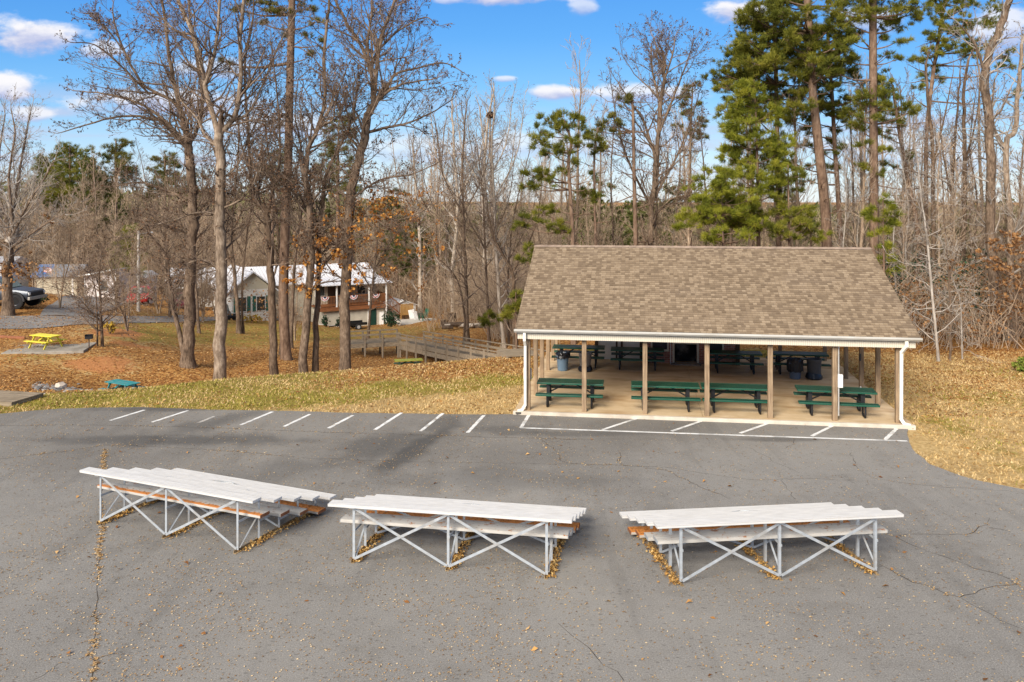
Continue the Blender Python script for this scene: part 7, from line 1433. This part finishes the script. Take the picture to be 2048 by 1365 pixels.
# undergrowth: uncountable twiggy brush
def brush(name, label, n, region, hrange, mat, seed):
    rng_ = random.Random(seed); w = Wood()
    for i in range(n):
        px0, px1, Y0, Y1 = region[i % len(region)]; Y = rng_.uniform(Y0, Y1); X = xw(rng_.uniform(px0, px1), Y)
        if not free(X, Y): continue
        z = tz_fast(X, Y); h = rng_.uniform(*hrange); a, b_ = rng_.gauss(0, .42), rng_.gauss(0, .42); p0 = (X, Y, z - .05); p1 = (X + a * h * .5 + rng_.gauss(0, .05), Y + b_ * h * .5, z + h * .55); p2 = (X + a * h + rng_.gauss(0, .1), Y + b_ * h, z + h); r = .006 + .004 * h
        w.add([p0, p1, p2], [r, r * .7, r * .3], 3)
        for k in range(rng_.randint(3, 6)):
            t = rng_.uniform(.2, .95); q = tuple(p0[m] + (p2[m] - p0[m]) * t for m in range(3)); ang = rng_.uniform(0, 6.28); l = h * rng_.uniform(.15, .4); e = rng_.uniform(.1, .9); e1 = (q[0] + math.cos(ang) * l, q[1] + math.sin(ang) * l, q[2] + e * l)
            mid = tuple((q[m] + e1[m]) / 2 + rng_.gauss(0, .05) for m in range(3)); w.add([q, mid, e1], [r * .5, r * .4, r * .25], 3)
    tag(link(name, w.mesh(name), mat), label, "undergrowth", kind='stuff')
_tx = np.arange(-80, 60.1, 1.0); _ty = np.arange(25, 135.1, 1.0); _TZ = tzv(*np.meshgrid(_tx, _ty))
def tz_fast(x, y):
    i = min(max(int(x + 80), 0), len(_tx) - 1); j = min(max(int(y - 25), 0), len(_ty) - 1); return float(_TZ[j, i])
brush("undergrowth", "tangle of grey brown twigs and saplings under the right hand woods", 2700, [(1120, 2130, 41, 60), (1650, 2130, 38.5, 50), (1000, 1400, 46, 75), (1400, 2130, 55, 80)], (.8, 3.6), tw_wood, 51)
brush("undergrowth", "tangle of grey brown twigs and saplings beyond the ramp and the houses", 4200, [(780, 1090, 76, 100), (850, 1090, 62, 85), (-60, 800, 88, 110), (-60, 800, 100, 125), (980, 1090, 50, 70)], (1.2, 5.0), tw_wood, 52)
nr = np.random.default_rng(6); Q = []
for px0, px1, Y0, Y1, n in [(1800, 2100, 39, 50, 4200), (1150, 1800, 42, 60, 3000), (60, 460, 93, 110, 6000), (560, 900, 87, 105, 4500), (430, 620, 62, 70, 500)]:
    k = n // 25; Yc_ = nr.uniform(Y0, Y1, k); Xc = (nr.uniform(px0, px1, k) - CX) * Yc_ / F; Zc = tzv(Xc, Yc_) + nr.uniform(.4, 4.0, k) * np.where(Yc_ > 75, 1.6, .8); c = np.stack([Xc, Yc_, Zc], 1); Q.append(c[nr.integers(0, k, n)] + nr.normal(size=(n, 3)) * np.array([.5, .5, .35]))
specks_o = specks("clinging_leaves", np.concatenate(Q), (.09, .17), nr, brownl_m, None, 1.5); tag(specks_o, "sprays of brown leaves still clinging in the undergrowth of the woods", "dead leaves", kind='stuff')
ivy = []
for px0, px1, Y0, Y1, n, hh in [(1770, 2010, 42, 52, 4200, 4.2), (1500, 1760, 46, 60, 1200, 2.5)]:
    k = n // 40; Yc_ = nr.uniform(Y0, Y1, k); Xc = (nr.uniform(px0, px1, k) - CX) * Yc_ / F; c = np.stack([Xc, Yc_, tzv(Xc, Yc_) + nr.uniform(.3, hh, k)], 1); ivy.append(c[nr.integers(0, k, n)] + nr.normal(size=(n, 3)) * np.array([.4, .4, .35]))
tag(specks("evergreen_brush", np.concatenate(ivy), (.08, .18), nr, ev, None, 1.5), "dark evergreen holly leaves deep in the right hand woods", "undergrowth", kind='stuff')
# far woods: one mass of bare crowns and one of pines
def far_mass(name, label, n, Yr, mat, seed, hr, shape):
    nr = np.random.default_rng(seed); Vs = []; Fs = []; b = 0; Y = Yr[0] * (Yr[1] / Yr[0]) ** nr.random(n); px = nr.uniform(-1300, 3300, n); X = (px - CX) * Y / F; Z = tzv(X, Y); V = []
    for x, y, z in zip(X, Y, Z):
        h = nr.uniform(*hr); m = 70 if y < 200 else 40; w = (.05 if shape == 'bare' else .16) * (y / 130) ** .7
        if shape == 'bare':
            t = nr.uniform(.1, .8, m); p = np.stack([nr.normal(0, .4, m), nr.normal(0, .4, m), t * h], 1) * np.array([1, 1, 1]); d = np.stack([nr.normal(0, .42, m), nr.normal(0, .42, m), nr.uniform(.3, 1, m)], 1) * (h * .26); p[0] = (0, 0, -.5); d[0] = (0, 0, h * .9); p[:, :2] += d[:, :2] * .6 * nr.random((m, 1))
        else:
            t = nr.uniform(.3, 1, m); rr_ = h * .2 * (1.15 - t); p = np.stack([nr.normal(0, 1, m) * rr_, nr.normal(0, 1, m) * rr_, t * h], 1); d = nr.normal(size=(m, 3)) * .6 + np.array([0, 0, .25]); p[0] = (0, 0, -.5); d[0] = (0, 0, h * .7)
        s = np.cross(d, nr.normal(size=(m, 3))); s /= np.linalg.norm(s, axis=1, keepdims=True) + 1e-9; s *= w * (1 if shape == 'bare' else 2.2); o = np.array([x, y, z]); V.append(np.stack([o + p - s, o + p + s, o + p + d + s * .4, o + p + d - s * .4], 1).reshape(-1, 3))
    V = np.concatenate(V); I = np.arange(len(V) // 4) * 4; tag(link(name, mesh_np(name, V, [np.stack([I, I + 1, I + 2, I + 3], 1)]), mat), label, "woods", kind='stuff')
far_m = leafy("far_bare_crowns", [(0, (.22, .155, .10)), (.5, (.38, .285, .185)), (1, (.52, .41, .28))], .9, .25, .08); far_p = leafy("far_pine_crowns", [(0, (.065, .075, .025)), (.5, (.125, .135, .042)), (1, (.20, .195, .07))], .9, .25, .1)
far_mass("distant_woods", "mass of bare grey brown trees filling the land to the horizon", 4600, (118, 900), far_m, 91, (9, 14.5), 'bare')
far_mass("distant_pines", "olive pines mixed into the far bare woods", 2500, (115, 900), far_p, 92, (8, 13), 'pine')
